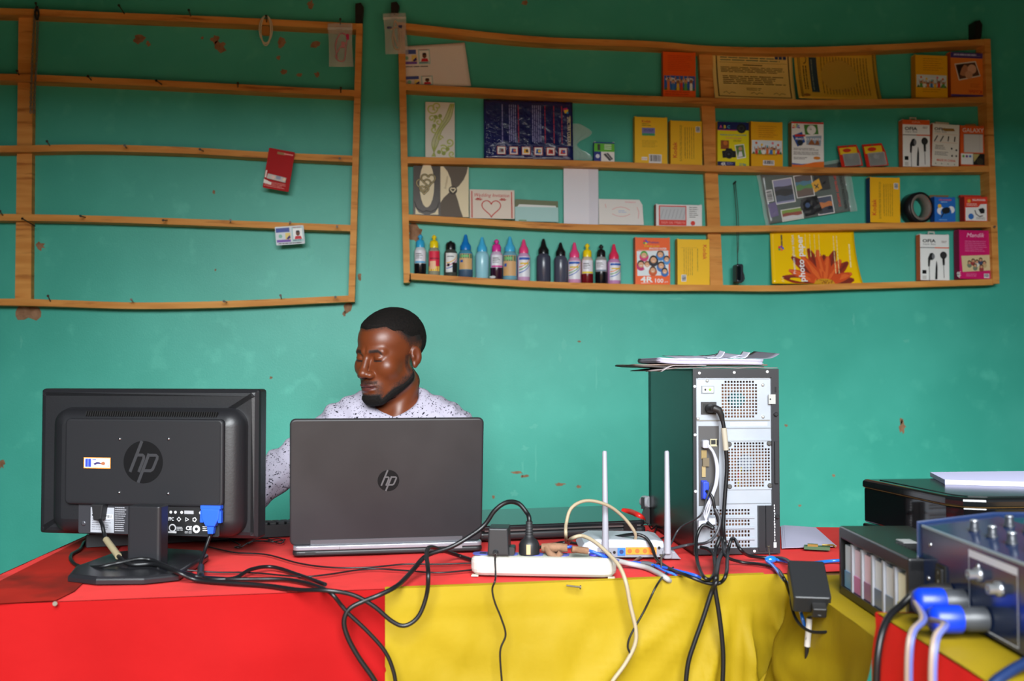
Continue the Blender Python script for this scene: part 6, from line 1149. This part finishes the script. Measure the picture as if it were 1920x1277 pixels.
MB().prism(ins(lp_, .996), .1362, .1368, C(120, 90, 50, .3, .4)).build('seam_line', pr)
q = [onz(x, y, TZ+.158) for x, y in ((1772, 908), (1990, 914), (1990, 890), (1744, 893))]
o = MB(); o.prism([(v.x, v.y) for v in q], TZ+.1575, TZ+.166, C(186, 184, 214, .6)); tag(o.build('paper_ream'), 'ream of white paper lying on the black printer', 'paper')
# ---------------------------------------------------------------- audio mixer on the near table
a = camxy(.556, 1.365); mx = thing('audio_mixer', 'dark blue audio mixer with knobs, its socket panel facing left, near right corner', 'mixer', (a.x, a.y, NZ+.002), face(-97)); MXB = C(26, 40, 72, .16, spec=.7); ML, MH, MD = .55, .104, .42
prof = [(0, .004), (0, MH), (-.10, MH+.012), (-MD*.5, MH+.012), (-MD, .055), (-MD, .004)]      # (n, v) section
MXM = Matrix(((0, 0, 1, 0), (0, 1, 0, 0), (1, 0, 0, 0), (0, 0, 0, 1)))
m = MB(); m.prism(prof[::-1], 0, ML, MXB, Matrix(((0, 0, 1, 0), (0, 1, 0, 0), (1, 0, 0, 0), (0, 0, 0, 1))), bev=.004); m.build('case', mx)
for u in (.05, .5):
    for n_ in (-.04, -.36): MB().box((u, .002, n_), (.02, .004, .02), BLACK).build('foot', mx)
MB().box((ML/2, MH-.001, .0006), (ML-.02, .003, .002), C(150, 170, 180, .3, .4)).build('edge_trim', mx)
MB().prism([(-.16, MH+.008), (-.16, MH+.03), (-.19, MH+.036), (-.30, MH+.02), (-.30, MH-.01)][::-1], .02, ML-.02, C(30, 40, 70, .4), Matrix(((0, 0, 1, 0), (0, 1, 0, 0), (1, 0, 0, 0), (0, 0, 0, 1))), bev=.002).build('control_panel', mx)
KN = C(170, 172, 178, .25, .7)
for j, n_ in enumerate((-.035, -.08)):
    for i in range(9):
        u = .085+i*.048; zt = MH+.012*(-n_/.1)
        mm_ = MB(); mm_.lathe([(.0072, 0), (.0072, .002), (.0055, .003), (.005, .0125)], C(40, 42, 48, .35), Matrix.Translation((u, zt, n_)) @ Matrix.Rotation(R(-90), 4, 'X'), n=12, cap=False); mm_.lathe([(.005, .0115), (.005, .0135), (.003, .0145)], KN if j == 0 else C(120, 122, 128, .3, .6), Matrix.Translation((u, zt, n_)) @ Matrix.Rotation(R(-90), 4, 'X'), n=12); mm_.build('knob', mx)
for u, v in ((.035, .082), (.028, .036), (.17, .080), (.30, .075), (.31, .012)): MB().lathe([(.003, 0), (.003, .001), (.0015, .002)], STEEL, Matrix.Translation((u, v, 0)), n=10).build('screw', mx)
m = MB(); m.box((.070, .046, .001), (.026, .032, .003), C(12, 12, 13)); m.rbox((.070, .046, .003), (.018, .024, .005), .002, C(22, 22, 24), bev=.001); m.build('power_switch', mx); Pn_ = Pn(mx, .018, .02, .0056, .036, .070); Pn_.on('switch_marks').rect(.45, .08, .55, .3, C(140, 140, 140)).ell(.5, .75, .12, C(140, 140, 140)); Pn_.done()
p = Pn(mx, .118, .088, .0004, .008, .205); p.on('panel_print'); WP = C(206, 210, 220); p.rect(0, 0, 1, .10, WP); p.rect(0, 0, .012, 1, WP).rect(.988, 0, 1, 1, WP).rect(0, .985, 1, 1, WP).greek(.15, .3, .35, .34, 1, WP, .8, 2).greek(.55, .36, .75, .4, 1, WP, .8, 3).greek(.05, .88, .4, .93, 1, WP, .8, 4); p.done()
for u, v in ((.172, .070), (.222, .064)): mm_ = MB(); mm_.lathe([(.009, 0), (.009, .004), (.006, .005), (.006, .014), (.0035, .014), (.0035, .008)], C(150, 152, 156, .3, .7), Matrix.Translation((u, v, 0)), n=14); mm_.build('jack_socket', mx)
Wx = winv(mx).inverted()
def spk(label, u, v, wires, body_len, ccol):
    t = thing('speaker_plug', label, 'plug', tuple(Wx @ Vector((u, v, .002))), face(-97))
    MB().lathe([(.0145, 0), (.0145, .022), (.013, .024), (.013, body_len)], C(58, 60, 64, .4), n=20).build('plug_body', t); MB().lathe([(.0162, body_len-.004), (.0165, body_len), (.0165, body_len+.024), (.013, body_len+.03), (.006, body_len+.032)], ccol, n=20).build('locking_collar', t)
    W_ = winv(t); e = W_.inverted() @ Vector((0, 0, body_len+.03))
    for k, (mat_, off) in enumerate(((C(132, 116, 104, .35), 0), (C(84, 92, 150, .35), .0055))):
        P = spline([e]+[PT(x+off*1200, y, d) for x, y, d in wires], 8); MB().tube(hang(P), .0030, mat_, W_).build('speaker_wire', t)
spk('blue collared speaker plug nearer the table edge, upper left of the pair, pale twin wire', .135, .030, [(1728, 1160, 1.16), (1708, 1185, 1.13), (1701, 1230, 1.12), (1700, 1320, 1.12)], .030, C(10, 46, 168, .35))
spk('blue collared speaker plug lower right of the pair, pale twin wire hanging', .190, .022, [(1768, 1170, 1.08), (1752, 1195, 1.055), (1746, 1240, 1.045), (1745, 1320, 1.045)], .034, C(10, 46, 168, .35))
t = thing('power_cable', 'thick black cable plugged into the mixer and looping down over the red drop', 'cable'); e = Wx @ Vector((.095, .033, .002))
MB().tube([e, Wx @ Vector((.095, .033, .02)), Wx @ Vector((.092, .031, .036)), Wx @ Vector((.088, .027, .05))], [.011, .011, .009, .006], C(30, 28, 28, .5), n=12).build('plug', t)
MB().tube(hang(spline([Wx @ Vector((.089, .029, .046)), PT(1690, 1135, 1.26), PT(1668, 1155, 1.24), PT(1653, 1190, 1.22), PT(1645, 1240, 1.21), PT(1642, 1320, 1.21)], 8)), .0046, CABLE).build('cable', t)
cable('blue_cable', 'thick dark blue cable crossing the yellow cloth in the lower right corner', 'cable', [(1960, 1225, 1.035), (1920, 1245, 1.025), (1890, 1262, 1.015), (1862, 1285, 1.005), (1850, 1320, 1.0)], .006, C(14, 34, 72, .45))
# ================================================================ the seated man
PO = camxy((735-960)/FPX*2.5, 2.5)
man = thing('person', 'man in a speckled white shirt seated behind the laptop, looking down to one side', 'person', (PO.x, PO.y, 0), (0, 0, -YAW))
V3 = lambda *a: np.array(a, float)
def s_ell(P, c, r):
    q = (P-V3(*c))/V3(*r); k0 = np.linalg.norm(q, axis=1); k1 = np.linalg.norm(q/V3(*r), axis=1); return k0*(k0-1)/np.maximum(k1, 1e-9)
def s_cap(P, a, b, ra, rb=None):
    rb = ra if rb is None else rb; a = V3(*a); b = V3(*b); d = b-a; t = np.clip(((P-a)@d)/(d@d), 0, 1); return np.linalg.norm(P-a-t[:, None]*d, axis=1)-(ra+(rb-ra)*t)
def smin(a, b, k): h = np.clip(.5+.5*(b-a)/k, 0, 1); return b*(1-h)+a*h-k*h*(1-h)
def smax(a, b, k): return -smin(-a, -b, k)
def nets(f, lo, hi, h):
    lo = V3(*lo); n = np.ceil((V3(*hi)-lo)/h).astype(int)+1; ax = [lo[i]+h*np.arange(n[i]) for i in range(3)]
    val = np.empty(n)
    for i in range(n[0]):
        Y, Z = np.meshgrid(ax[1], ax[2], indexing='ij'); val[i] = f(np.stack([np.full(Y.size, ax[0][i]), Y.ravel(), Z.ravel()], 1)).reshape(n[1], n[2])
    s = val < 0; c = [(i, j, k) for i in (0, 1) for j in (0, 1) for k in (0, 1)]
    sl = lambda a, o: a[o[0]:n[0]-1+o[0], o[1]:n[1]-1+o[1], o[2]:n[2]-1+o[2]]
    cnt = sum(sl(s, o).astype(int) for o in c); act = (cnt > 0) & (cnt < 8); ids = -np.ones(act.shape, int); I = np.argwhere(act); ids[act] = np.arange(len(I))
    acc = np.zeros((len(I), 3)); w_ = np.zeros(len(I))
    for o in c:
        for d in range(3):
            if o[d]: continue
            e = list(o); e[d] = 1
            va = val[tuple((I+o).T)]; vb = val[tuple((I+e).T)]; x = (va < 0) != (vb < 0); t = np.where(x, va/np.where(x, va-vb, 1), 0)
            p = np.tile(np.array(o, float), (len(I), 1)); p[:, d] = t; acc += p*x[:, None]; w_ += x
    vs = lo+h*(I+acc/w_[:, None]); F = []
    for d in range(3):
        u, v = (d+1) % 3, (d+2) % 3; sh = [slice(None)]*3; sh2 = [slice(None)]*3; sh[d] = slice(0, n[d]-1); sh2[d] = slice(1, n[d])
        x = s[tuple(sh)] != s[tuple(sh2)]; E = np.argwhere(x)
        E = E[(E[:, u] > 0) & (E[:, v] > 0) & (E[:, u] < n[u]-1) & (E[:, v] < n[v]-1)]
        sg = s[tuple(E.T)]; q = []
        for (a, b) in ((1, 1), (0, 1), (0, 0), (1, 0)): g = E.copy(); g[:, u] -= a; g[:, v] -= b; q.append(ids[tuple(g.T)])
        q = np.stack(q, 1); q[~sg] = q[~sg][:, ::-1]; F.append(q)
    return vs, np.concatenate(F)
def mk(name, vs, fs, mat, parent, attr=None):
    me = bpy.data.meshes.new(name); me.from_pydata(vs.tolist(), [], fs.tolist()); me.materials.append(mat); me.polygons.foreach_set('use_smooth', [True]*len(me.polygons))
    if attr is not None:
        at = me.color_attributes.new('tint', 'FLOAT_COLOR', 'POINT'); at.data.foreach_set('color', np.concatenate([attr, np.ones((len(attr), 1))], 1).astype(np.float32).ravel())
    me.update(); o = bpy.data.objects.new(name, me); COL.objects.link(o); o.parent = parent; return o
def vnoise(P, s, seed=0):          # cheap smooth value noise
    Q = P*s+seed*17.3; i = np.floor(Q).astype(int); f = Q-i; f = f*f*(3-2*f); out = 0
    for a in (0, 1):
        for b in (0, 1):
            for c in (0, 1):
                h = (i[:, 0]+a)*374761393+(i[:, 1]+b)*668265263+(i[:, 2]+c)*2147483647; h = (h ^ (h >> 13))*1274126177; h = ((h ^ (h >> 16)) & 65535)/65535
                out = out+h*np.where(a, f[:, 0], 1-f[:, 0])*np.where(b, f[:, 1], 1-f[:, 1])*np.where(c, f[:, 2], 1-f[:, 2])
    return out
# --- head frame: x his left, -y the way he faces, z up
HY, HP, HR, HS = R(-36), R(8), R(1), .945
HM = np.array((Matrix.Rotation(HY, 3, 'Z') @ Matrix.Rotation(HP, 3, 'X') @ Matrix.Rotation(HR, 3, 'Y')))
HC = V3(-.004, .0, 1.153)
def toh(P): return (P-HC)@HM/HS
def sx(p): q = p.copy(); q[:, 0] = np.abs(q[:, 0]); return q
def head(p):
    m = sx(p)
    d = s_ell(p, (0, .016, .042), (.0745, .095, .081))                       # skull
    d = smin(d, s_ell(p, (0, -.020, .042), (.064, .070, .062)), .02)          # forehead
    d = smin(d, s_ell(p, (0, -.030, -.035), (.0600, .060, .072)), .025)       # face
    d = smin(d, s_cap(m, (.054, .004, -.052), (.020, -.068, -.100), .016, .015), .028)   # jaw
    d = smin(d, s_ell(p, (0, -.082, -.102), (.022, .017, .016)), .018)        # chin
    d = smin(d, s_ell(m, (.042, -.060, -.022), (.022, .021, .020)), .034)     # cheekbones
    d = smin(d, s_cap(m, (.010, -.0875, .0185), (.040, -.073, .019), .0085, .008), .014)   # brow ridge
    d = smin(d, s_ell(p, (0, -.074, -.070), (.034, .023, .028)), .02)         # muzzle
    d = smax(d, -s_ell(m, (.032, -.100, .006), (.018, .017, .0115)), .014)    # eye hollows
    d = smin(d, s_ell(m, (.0315, -.0745, .0035), (.0150, .0140, .0125)), .004)     # lidded eyes
    d = smax(d, -s_cap(m, (.020, -.0905, .0115), (.043, -.084, .0105), .0013), .003)   # lid crease
    d = smax(d, -s_cap(m, (.0195, -.0895, -.0035), (.043, -.0835, -.0035), .0014), .0025)   # lash line
    n = s_cap(p, (0, -.086, .012), (0, -.107, -.030), .0085, .0105)           # nose
    n = smin(n, s_ell(p, (0, -.1085, -.0345), (.0125, .0125, .0110)), .008)
    n = smin(n, s_ell(m, (.0155, -.0975, -.0390), (.0105, .0125, .0095)), .007)
    n = smax(n, -s_ell(m, (.0085, -.1030, -.0500), (.0042, .0065, .0050)), .003)
    d = smin(d, n, .007)
    d = smax(d, -s_cap(p, (0, -.103, -.050), (0, -.104, -.058), .0022), .004)  # philtrum
    li = smin(s_ell(p, (0, -.0935, -.0660), (.0240, .0115, .0065)), s_ell(m, (.0085, -.0965, -.0640), (.0110, .0085, .0050)), .006)
    li = smin(li, s_ell(p, (0, -.0930, -.0775), (.0215, .0115, .0075)), .003)
    d = smin(d, li, .005)
    d = smax(d, -s_cap(m, (0, -.1060, -.0715), (.0255, -.0905, -.0722), .0013), .003)   # mouth line
    e = s_ell(rotz(m, (.0765, .016, -.002), R(20)), (0, 0, 0), (.0070, .0165, .0260))
    e = smax(e, -s_ell(rotz(m, (.0835, .010, .001), R(20)), (0, 0, 0), (.0055, .0095, .0165)), .004)
    e = smin(e, s_ell(m, (.0745, .006, -.004), (.006, .005, .007)), .004)     # tragus
    e = smin(e, s_ell(m, (.0755, .010, -.026), (.0055, .0075, .0085)), .006)  # lobe
    d = smin(d, e, .005)
    return d
def rotz(P, c, a):
    q = P-V3(*c); ca, sa = math.cos(a), math.sin(a); return np.stack([q[:, 0]*ca-q[:, 1]*sa, q[:, 0]*sa+q[:, 1]*ca, q[:, 2]], 1)
NK0, NK1 = (.012, .026, 1.085), (.004, .050, .985)
def skin_top(P):
    d = head(toh(P))*HS; nk = s_cap(P, NK0, NK1, .0525, .060)
    nk = smin(nk, s_cap(P, (.050, .020, 1.09), (.014, -.012, 1.0), .012, .013), .02)          # neck muscle
    d = smin(d, nk, .020)
    d = smin(d, s_cap(P, (-.10, .045, .985), (.10, .045, .985), .050), .03); d = smin(d, s_ell(P, (0, .035, .93), (.125, .075, .085)), .03)
    return d
# --- colour zones of the head (all of them marks of the man himself: brows, lashes, lips, stubble)
def sm(x, a, b): t = np.clip((x-a)/(b-a), 0, 1); return t*t*(3-2*t)
def hairline(p):
    """>0 where hair grows (metres inside the line)"""
    ax_ = np.abs(p[:, 0]); front = p[:, 2]-(.073+.10*np.minimum(ax_, .05)-.10*np.maximum(0, ax_-.055))
    yb = p[:, 1]-(-.030-.2*np.maximum(0, .062-p[:, 2])*0)
    side = np.minimum(p[:, 1]-(.000-.85*(p[:, 2]-.012)), .06)
    back = np.minimum(p[:, 1]-.028, p[:, 2]+.055)
    sideburn = np.minimum(np.minimum(p[:, 1]+.012, .006-p[:, 1]), np.minimum(p[:, 2]+.05, .02-p[:, 2]))
    return np.maximum(np.maximum(np.where(p[:, 1] < .04, front, .02), np.minimum(side, p[:, 2]-.012)), np.maximum(back, sideburn))
def beardz(p):
    ax_ = np.abs(p[:, 0]); zb = -.068+.65*(p[:, 1]-.004)
    low = np.minimum(np.minimum(zb+.024+.004*np.sin(p[:, 1]*90)-p[:, 2], p[:, 2]-zb+.010), .016-p[:, 1])             # along the jaw
    chin = np.minimum(-.0885-p[:, 2], .034-ax_+.4*np.maximum(0, -.10-p[:, 2]))
    moust = np.minimum(np.minimum(-.0525-p[:, 2]-.12*np.maximum(0, ax_-.006), p[:, 2]+.0635), .029-ax_); moust = np.where(p[:, 1] < -.07, moust, -1)
    burn = np.minimum(np.minimum(p[:, 1]+.013, .005-p[:, 1]), np.minimum(.005-p[:, 2], p[:, 2]+.08))
    side = np.minimum(np.minimum(zb+.044-p[:, 2], p[:, 2]-zb+.01), np.minimum(.012-p[:, 1], p[:, 1]+.062))
    corner = np.minimum(np.minimum(.008-np.abs(ax_-.030), -.062-p[:, 2]), np.where(p[:, 1] < -.05, .01, -1))
    return low, chin, moust, burn, side, corner
def tint(P):
    p = toh(P); m = sx(p); hl = hairline(p); ng = .5*vnoise(P, 900, 1)+.5*vnoise(P, 500, 2); onh = head(p) < .0045
    on = (p[:, 2] > -.14)
    hair = sm(hl, -.006, np.where(p[:, 2] < .072, .030, .012))*np.where(p[:, 2] < .035, .6+.4*sm(p[:, 2], .0, .05), 1)
    low, chin, moust, burn, side, corner = beardz(p)
    bd = np.maximum.reduce([sm(low, -.006, .006), sm(chin, -.004, .004), .75*sm(moust, -.003, .003), .7*sm(burn, -.003, .006), .72*sm(side, -.006, .024), .45*sm(corner, -.004, .006)])
    bd = np.where((p[:, 1] > .03) | ~onh, 0, bd)
    hd = np.clip(np.maximum(hair, bd), 0, 1); hd = np.clip(hd*1.0+(ng-.5)*1.3*np.minimum(1, 4*hd*(1-hd)), 0, 1)*np.where(p[:, 2] < -.13, 0, 1)
    brow = sm(.0042-np.abs(m[:, 2]-(.0215-.9*np.maximum(0, m[:, 0]-.036)+.05*(m[:, 0]-.02))), -.002, .002)*sm(m[:, 0], .011, .016)*sm(.050-m[:, 0], 0, .008)*(p[:, 1] < -.05)
    lash = sm(.0020-np.abs(m[:, 2]+.0038+.02*np.abs(m[:, 0]-.031)), -.0006, .0008)*sm(m[:, 0], .018, .021)*sm(.0465-m[:, 0], 0, .004)*(p[:, 1] < -.06)
    hd = np.maximum(hd, np.maximum(brow*(.9+.2*(ng-.5)), lash))
    lip = sm(.0105-np.abs(m[:, 2]+.0712)-.28*np.maximum(0, m[:, 0]-.006), -.002, .002)*sm(.027-m[:, 0], 0, .004)*(p[:, 1] < -.078)
    ear = sm(m[:, 0], .073, .079)*(np.abs(p[:, 1]) < .05)*(np.abs(p[:, 2]) < .05)
    hd = hd*(1-ear)
    return np.stack([np.where(on, hd, 0), np.where(on, lip, 0), ear*on], 1)
def tint_mat(name, base, dark, lip, ear, rough, spec):
    m = bpy.data.materials.new(name); m.use_nodes = True; N = m.node_tree.nodes; L = m.node_tree.links; p = N['Principled BSDF']; p.inputs['Roughness'].default_value = rough; p.inputs['Specular IOR Level'].default_value = spec
    a = N.new('ShaderNodeVertexColor'); a.layer_name = 'tint'; sp_ = N.new('ShaderNodeSeparateColor'); L.new(a.outputs[0], sp_.inputs[0])
    tc = N.new('ShaderNodeTexCoord'); nz_ = N.new('ShaderNodeTexNoise'); nz_.inputs['Scale'].default_value = 30; nz_.inputs['Detail'].default_value = 6; L.new(tc.outputs['Object'], nz_.inputs['Vector'])
    rp = N.new('ShaderNodeValToRGB'); rp.color_ramp.elements[0].color = (*lin([c*.9 for c in base]), 1); rp.color_ramp.elements[1].color = (*lin([min(255, c*1.08) for c in base]), 1); L.new(nz_.outputs[0], rp.inputs[0]); out = rp.outputs[0]
    for k, c in ((1, lip), (2, ear), (0, dark)):
        x = N.new('ShaderNodeMix'); x.data_type = 'RGBA'; L.new(sp_.outputs[k], x.inputs[0]); L.new(out, x.inputs[6]); x.inputs[7].default_value = (*lin(c), 1); out = x.outputs[2]
    L.new(out, p.inputs['Base Color'])
    r_ = N.new('ShaderNodeMapRange'); L.new(sp_.outputs[0], r_.inputs[0]); r_.inputs[3].default_value = rough; r_.inputs[4].default_value = .85; L.new(r_.outputs[0], p.inputs['Roughness'])
    n2 = N.new('ShaderNodeTexNoise'); n2.inputs['Scale'].default_value = 700; L.new(tc.outputs['Object'], n2.inputs['Vector']); b = N.new('ShaderNodeBump'); b.inputs['Strength'].default_value = .05; b.inputs['Distance'].default_value = .002; L.new(n2.outputs[0], b.inputs['Height']); L.new(b.outputs[0], p.inputs['Normal'])
    return m
SKIN = tint_mat('brown_skin', (110, 54, 27), (14, 10, 9), (90, 46, 42), (106, 51, 28), .40, .5)
# --- hands
def hand_sdf(wr, dirv, side, curl):
    """relaxed hand palm down: wr wrist, dirv forward, side +1 his left"""
    f = Vector(dirv).normalized(); up = Vector((0, 0, 1)); rt = f.cross(up).normalized(); up = rt.cross(f)
    th = rt*side          # thumb side: his left hand has the thumb on his right
    W_ = lambda a, b, c: tuple(Vector(wr)+f*a+th*b+up*c)
    caps = [(W_(.0, 0, 0), W_(.03, 0, .002), .024, .026), (W_(.03, .018, 0), W_(.085, .026, .0), .017, .012), (W_(.03, 0, 0), W_(.09, .005, .004), .018, .013), (W_(.03, -.016, 0), W_(.082, -.016, .002), .017, .012), (W_(.03, -.02, -.002), W_(.072, -.033, -.002), .016, .011)]
    fing = [((.086, .027, 0), .040, .026, .022, .05), ((.091, .006, .004), .044, .029, .022, .0), ((.084, -.015, .002), .041, .027, .021, -.06), ((.074, -.033, -.003), .032, .021, .019, -.16)]
    for (b, l1, l2, l3, sp_) in fing:
        p = Vector(b); a = -.12
        for k, l in enumerate((l1, l2, l3)):
            a2 = a-curl*(k+.3); q = p+Vector((math.cos(a2)*l*math.cos(sp_), math.sin(sp_)*l, math.sin(a2)*l)); caps.append((W_(*p), W_(*q), .0092-.0009*k, .0085-.0009*k)); p = q; a = a2
    p = Vector((.022, .026, -.006)); q = Vector((.052, .052, -.012)); r_ = Vector((.082, .060, -.016)); caps += [(W_(.012, .012, -.004), W_(*p), .018, .015), (W_(*p), W_(*q), .0135, .0105), (W_(*q), W_(*r_), .0105, .0085)]
    def fn(P):
        d = None
        for a, b, ra, rb in caps: e = s_cap(P, a, b, ra, rb); d = e if d is None else smin(d, e, .005)
        return d
    return fn, Vector(wr), f
SHR, ELR, WRR = (-.158, .035, .948), (-.350, -.045, .812), (-.455, -.262, .832)
SHL, ELL, WRL = (.150, .035, .955), (.158, -.030, .800), (.060, -.245, .836)
hr, _, _ = hand_sdf(WRR, (-.25, -1, -.06), 1, .28); hl_, _, _ = hand_sdf(WRL, (-.45, -1, -.05), -1, .30)
V, Fq = nets(skin_top, (-.16, -.15, .92), (.16, .17, 1.29), .0021)
TT = tint(V)
for fn, wr, el in ((hr, WRR, ELR), (hl_, WRL, ELL)):
    def arm(P, fn=fn, wr=wr, el=el): return smin(fn(P), s_cap(P, el, wr, .040, .026), .012)
    lo = np.minimum(V3(*wr)-.17, V3(*el)-.06); hi = np.maximum(V3(*wr)+.17, V3(*el)+.06); lo[2] = wr[2]-.11; hi[2] = max(wr[2], el[2])+.08
    v2, f2 = nets(arm, lo, hi, .0034); Fq = np.concatenate([Fq, f2+len(V)]); V = np.concatenate([V, v2]); TT = np.concatenate([TT, np.zeros((len(v2), 3))])
mk('body', V, Fq, SKIN, man, TT)
# --- hair and beard volumes
HAIRM = noisy('black_hair', (7, 6, 6), (24, 18, 15), 300, .85, .25, 700, spec=.25)
def hairf(P):
    p = toh(P); hl = hairline(p); ear = s_ell(rotz(sx(p), (.080, .016, -.002), R(20)), (0, 0, 0), (.015, .024, .036))
    sk = smin(s_ell(p, (0, .016, .042), (.0745, .095, .081)), s_ell(p, (0, -.020, .042), (.064, .070, .062)), .02)
    th = -.0035+0.0080*sm(hl, np.where(p[:, 2] < .07, .010, -.003), np.where(p[:, 2] < .07, .04, .014))*np.maximum(sm(p[:, 2], .030, .075), sm(p[:, 1], .03, .06)*sm(p[:, 2], -.03, .02))+.0020*(vnoise(P, 380, 3)-.5)
    return smax(sk-th, -ear, .004)*HS
v, f = nets(hairf, (-.14, -.14, 1.09), (.14, .15, 1.30), .0024); mk('hair', v, f, HAIRM, man)
def beardf(P):
    p = toh(P); low, chin, moust, burn, side, corner = beardz(p); b = np.maximum(low, chin)
    th = -.003+.0068*sm(b, -.001, .012)+.0022*(vnoise(P, 420, 5)-.5); d = head(p)-th
    return np.maximum(d*HS, (p[:, 1]-.018)*HS)
v, f = nets(beardf, (-.13, -.14, 1.0), (.12, .08, 1.14), .0024); mk('beard', v, f, HAIRM, man)
# --- shirt
def speckle_mat():
    m = bpy.data.materials.new('speckled_shirt'); m.use_nodes = True; N = m.node_tree.nodes; L = m.node_tree.links; p = N['Principled BSDF']; p.inputs['Roughness'].default_value = .8; p.inputs['Specular IOR Level'].default_value = .2
    tc = N.new('ShaderNodeTexCoord'); src = tc.outputs['Object']; dn = N.new('ShaderNodeTexNoise'); dn.inputs['Scale'].default_value = 40; L.new(src, dn.inputs['Vector'])
    mx_ = N.new('ShaderNodeMix'); mx_.data_type = 'VECTOR'; mx_.inputs[0].default_value = .035; L.new(src, mx_.inputs[4]); L.new(dn.outputs['Color'], mx_.inputs[5])
    mask = None
    for sc, lo_, hi_ in ((230, .20, .24), (130, .13, .16)):
        vo = N.new('ShaderNodeTexVoronoi'); vo.inputs['Scale'].default_value = sc; L.new(mx_.outputs[1], vo.inputs['Vector'])
        sepc = N.new('ShaderNodeSeparateColor'); L.new(vo.outputs['Color'], sepc.inputs[0])
        thr = N.new('ShaderNodeMath'); thr.operation = 'MULTIPLY'; thr.inputs[1].default_value = 1.0; L.new(sepc.outputs[0], thr.inputs[0])
        sz = N.new('ShaderNodeMapRange'); L.new(thr.outputs[0], sz.inputs[0]); sz.inputs[1].default_value = .25; sz.inputs[2].default_value = 1; sz.inputs[3].default_value = 0.0; sz.inputs[4].default_value = .40
        lt = N.new('ShaderNodeMath'); lt.operation = 'LESS_THAN'; L.new(vo.outputs['Distance'], lt.inputs[0]); L.new(sz.outputs[0], lt.inputs[1])
        if mask is None: mask = lt.outputs[0]
        else: mm_ = N.new('ShaderNodeMath'); mm_.operation = 'MAXIMUM'; L.new(mask, mm_.inputs[0]); L.new(lt.outputs[0], mm_.inputs[1]); mask = mm_.outputs[0]
    x = N.new('ShaderNodeMix'); x.data_type = 'RGBA'; L.new(mask, x.inputs[0]); x.inputs[6].default_value = (*lin((180, 174, 190)), 1); x.inputs[7].default_value = (*lin((34, 32, 44)), 1); L.new(x.outputs[2], p.inputs['Base Color'])
    return m
def torso(P):
    d = s_ell(P, (0, .045, .84), (.165, .105, .21)); d = smin(d, s_ell(P, (0, .055, .62), (.155, .115, .20)), .06)
    d = smin(d, s_cap(P, (-.118, .045, .978), (.114, .045, .980), .050), .05)
    for sg in (-1, 1): d = smin(d, s_cap(P, (sg*.035, .045, 1.045), (sg*.120, .045, .998), .032, .038), .035)
    return d
def shirt(P):
    d = torso(P)
    for sh, el, wr in ((SHR, ELR, WRR), (SHL, ELL, WRL)):
        a = s_cap(P, sh, el, .056, .043); w3 = tuple(np.array(el)+(np.array(wr)-np.array(el))*.86); a = smin(a, s_cap(P, el, w3, .043, .036), .02); d = smin(d, a, .035)
    fold = .0024*np.sin(P[:, 0]*70+P[:, 2]*95+5*vnoise(P, 14, 2))*sm(np.abs(P[:, 0]), .09, .16)+.008*(vnoise(P, 16, 4)-.5)+.0035*(vnoise(P, 50, 6)-.5)+.0020*np.sin(P[:, 2]*60-np.abs(P[:, 0])*130+4*vnoise(P, 12, 9))*sm(np.abs(P[:, 0]), .04, .10)
    for el in (ELR, ELL):
        r_ = np.linalg.norm(P-V3(*el), axis=1); fold = fold+.005*np.sin(P[:, 0]*150-P[:, 2]*90+4*vnoise(P, 20, 8))*np.exp(-(r_/.07)**2)
    d = d-.004+fold
    neck = smax(s_cap(P, (.006, -.010, 1.16), (.004, .012, 1.045), .070, .062), -(P[:, 2]-(.998+.42*(P[:, 1]+.04)+4.5*(P[:, 0]-.004)**2)), .012)
    return smax(d, -neck, .006)
v, f = nets(shirt, (-.53, -.30, .44), (.33, .19, 1.12), .0048); so = mk('shirt', v, f, speckle_mat(), man)
# --- trousers, shoes and the stool that carries him (out of sight below the table)
TRM = C(40, 44, 60, .8)
def trs(P):
    d = s_ell(P, (0, .07, .50), (.175, .13, .10))
    for sg in (-1, 1): d = smin(d, s_cap(P, (sg*.09, .06, .50), (sg*.12, -.33, .49), .082, .062), .04); d = smin(d, s_cap(P, (sg*.12, -.33, .49), (sg*.12, -.27, .10), .060, .048), .03)
    return d
v, f = nets(trs, (-.23, -.43, .03), (.23, .23, .63), .012); mk('trousers', v, f, TRM, man)
for sg in (-1, 1):
    v, f = nets(lambda P: smax(s_ell(P, (sg*.12, -.32, .045), (.045, .13, .05)), -(P[:, 2]-.004), .004), (sg*.12-.07, -.47, -.01), (sg*.12+.07, -.16, .11), .01); mk('shoe', v, f, C(30, 26, 24, .5), man)
stl = thing('stool', 'plain wooden stool hidden behind the table, carrying the seated man', 'stool', (PO.x+math.sin(YAW)*.08, PO.y+math.cos(YAW)*.08, 0), (0, 0, -YAW))
MB().rbox((0, 0, .385), (.34, .34, .03), .04, WOOD_T, bev=.006).build('seat', stl)
for x in (-.13, .13):
    for y in (-.13, .13): MB().box((x, y, .185), (.04, .04, .37), WOOD_T).build('leg', stl)
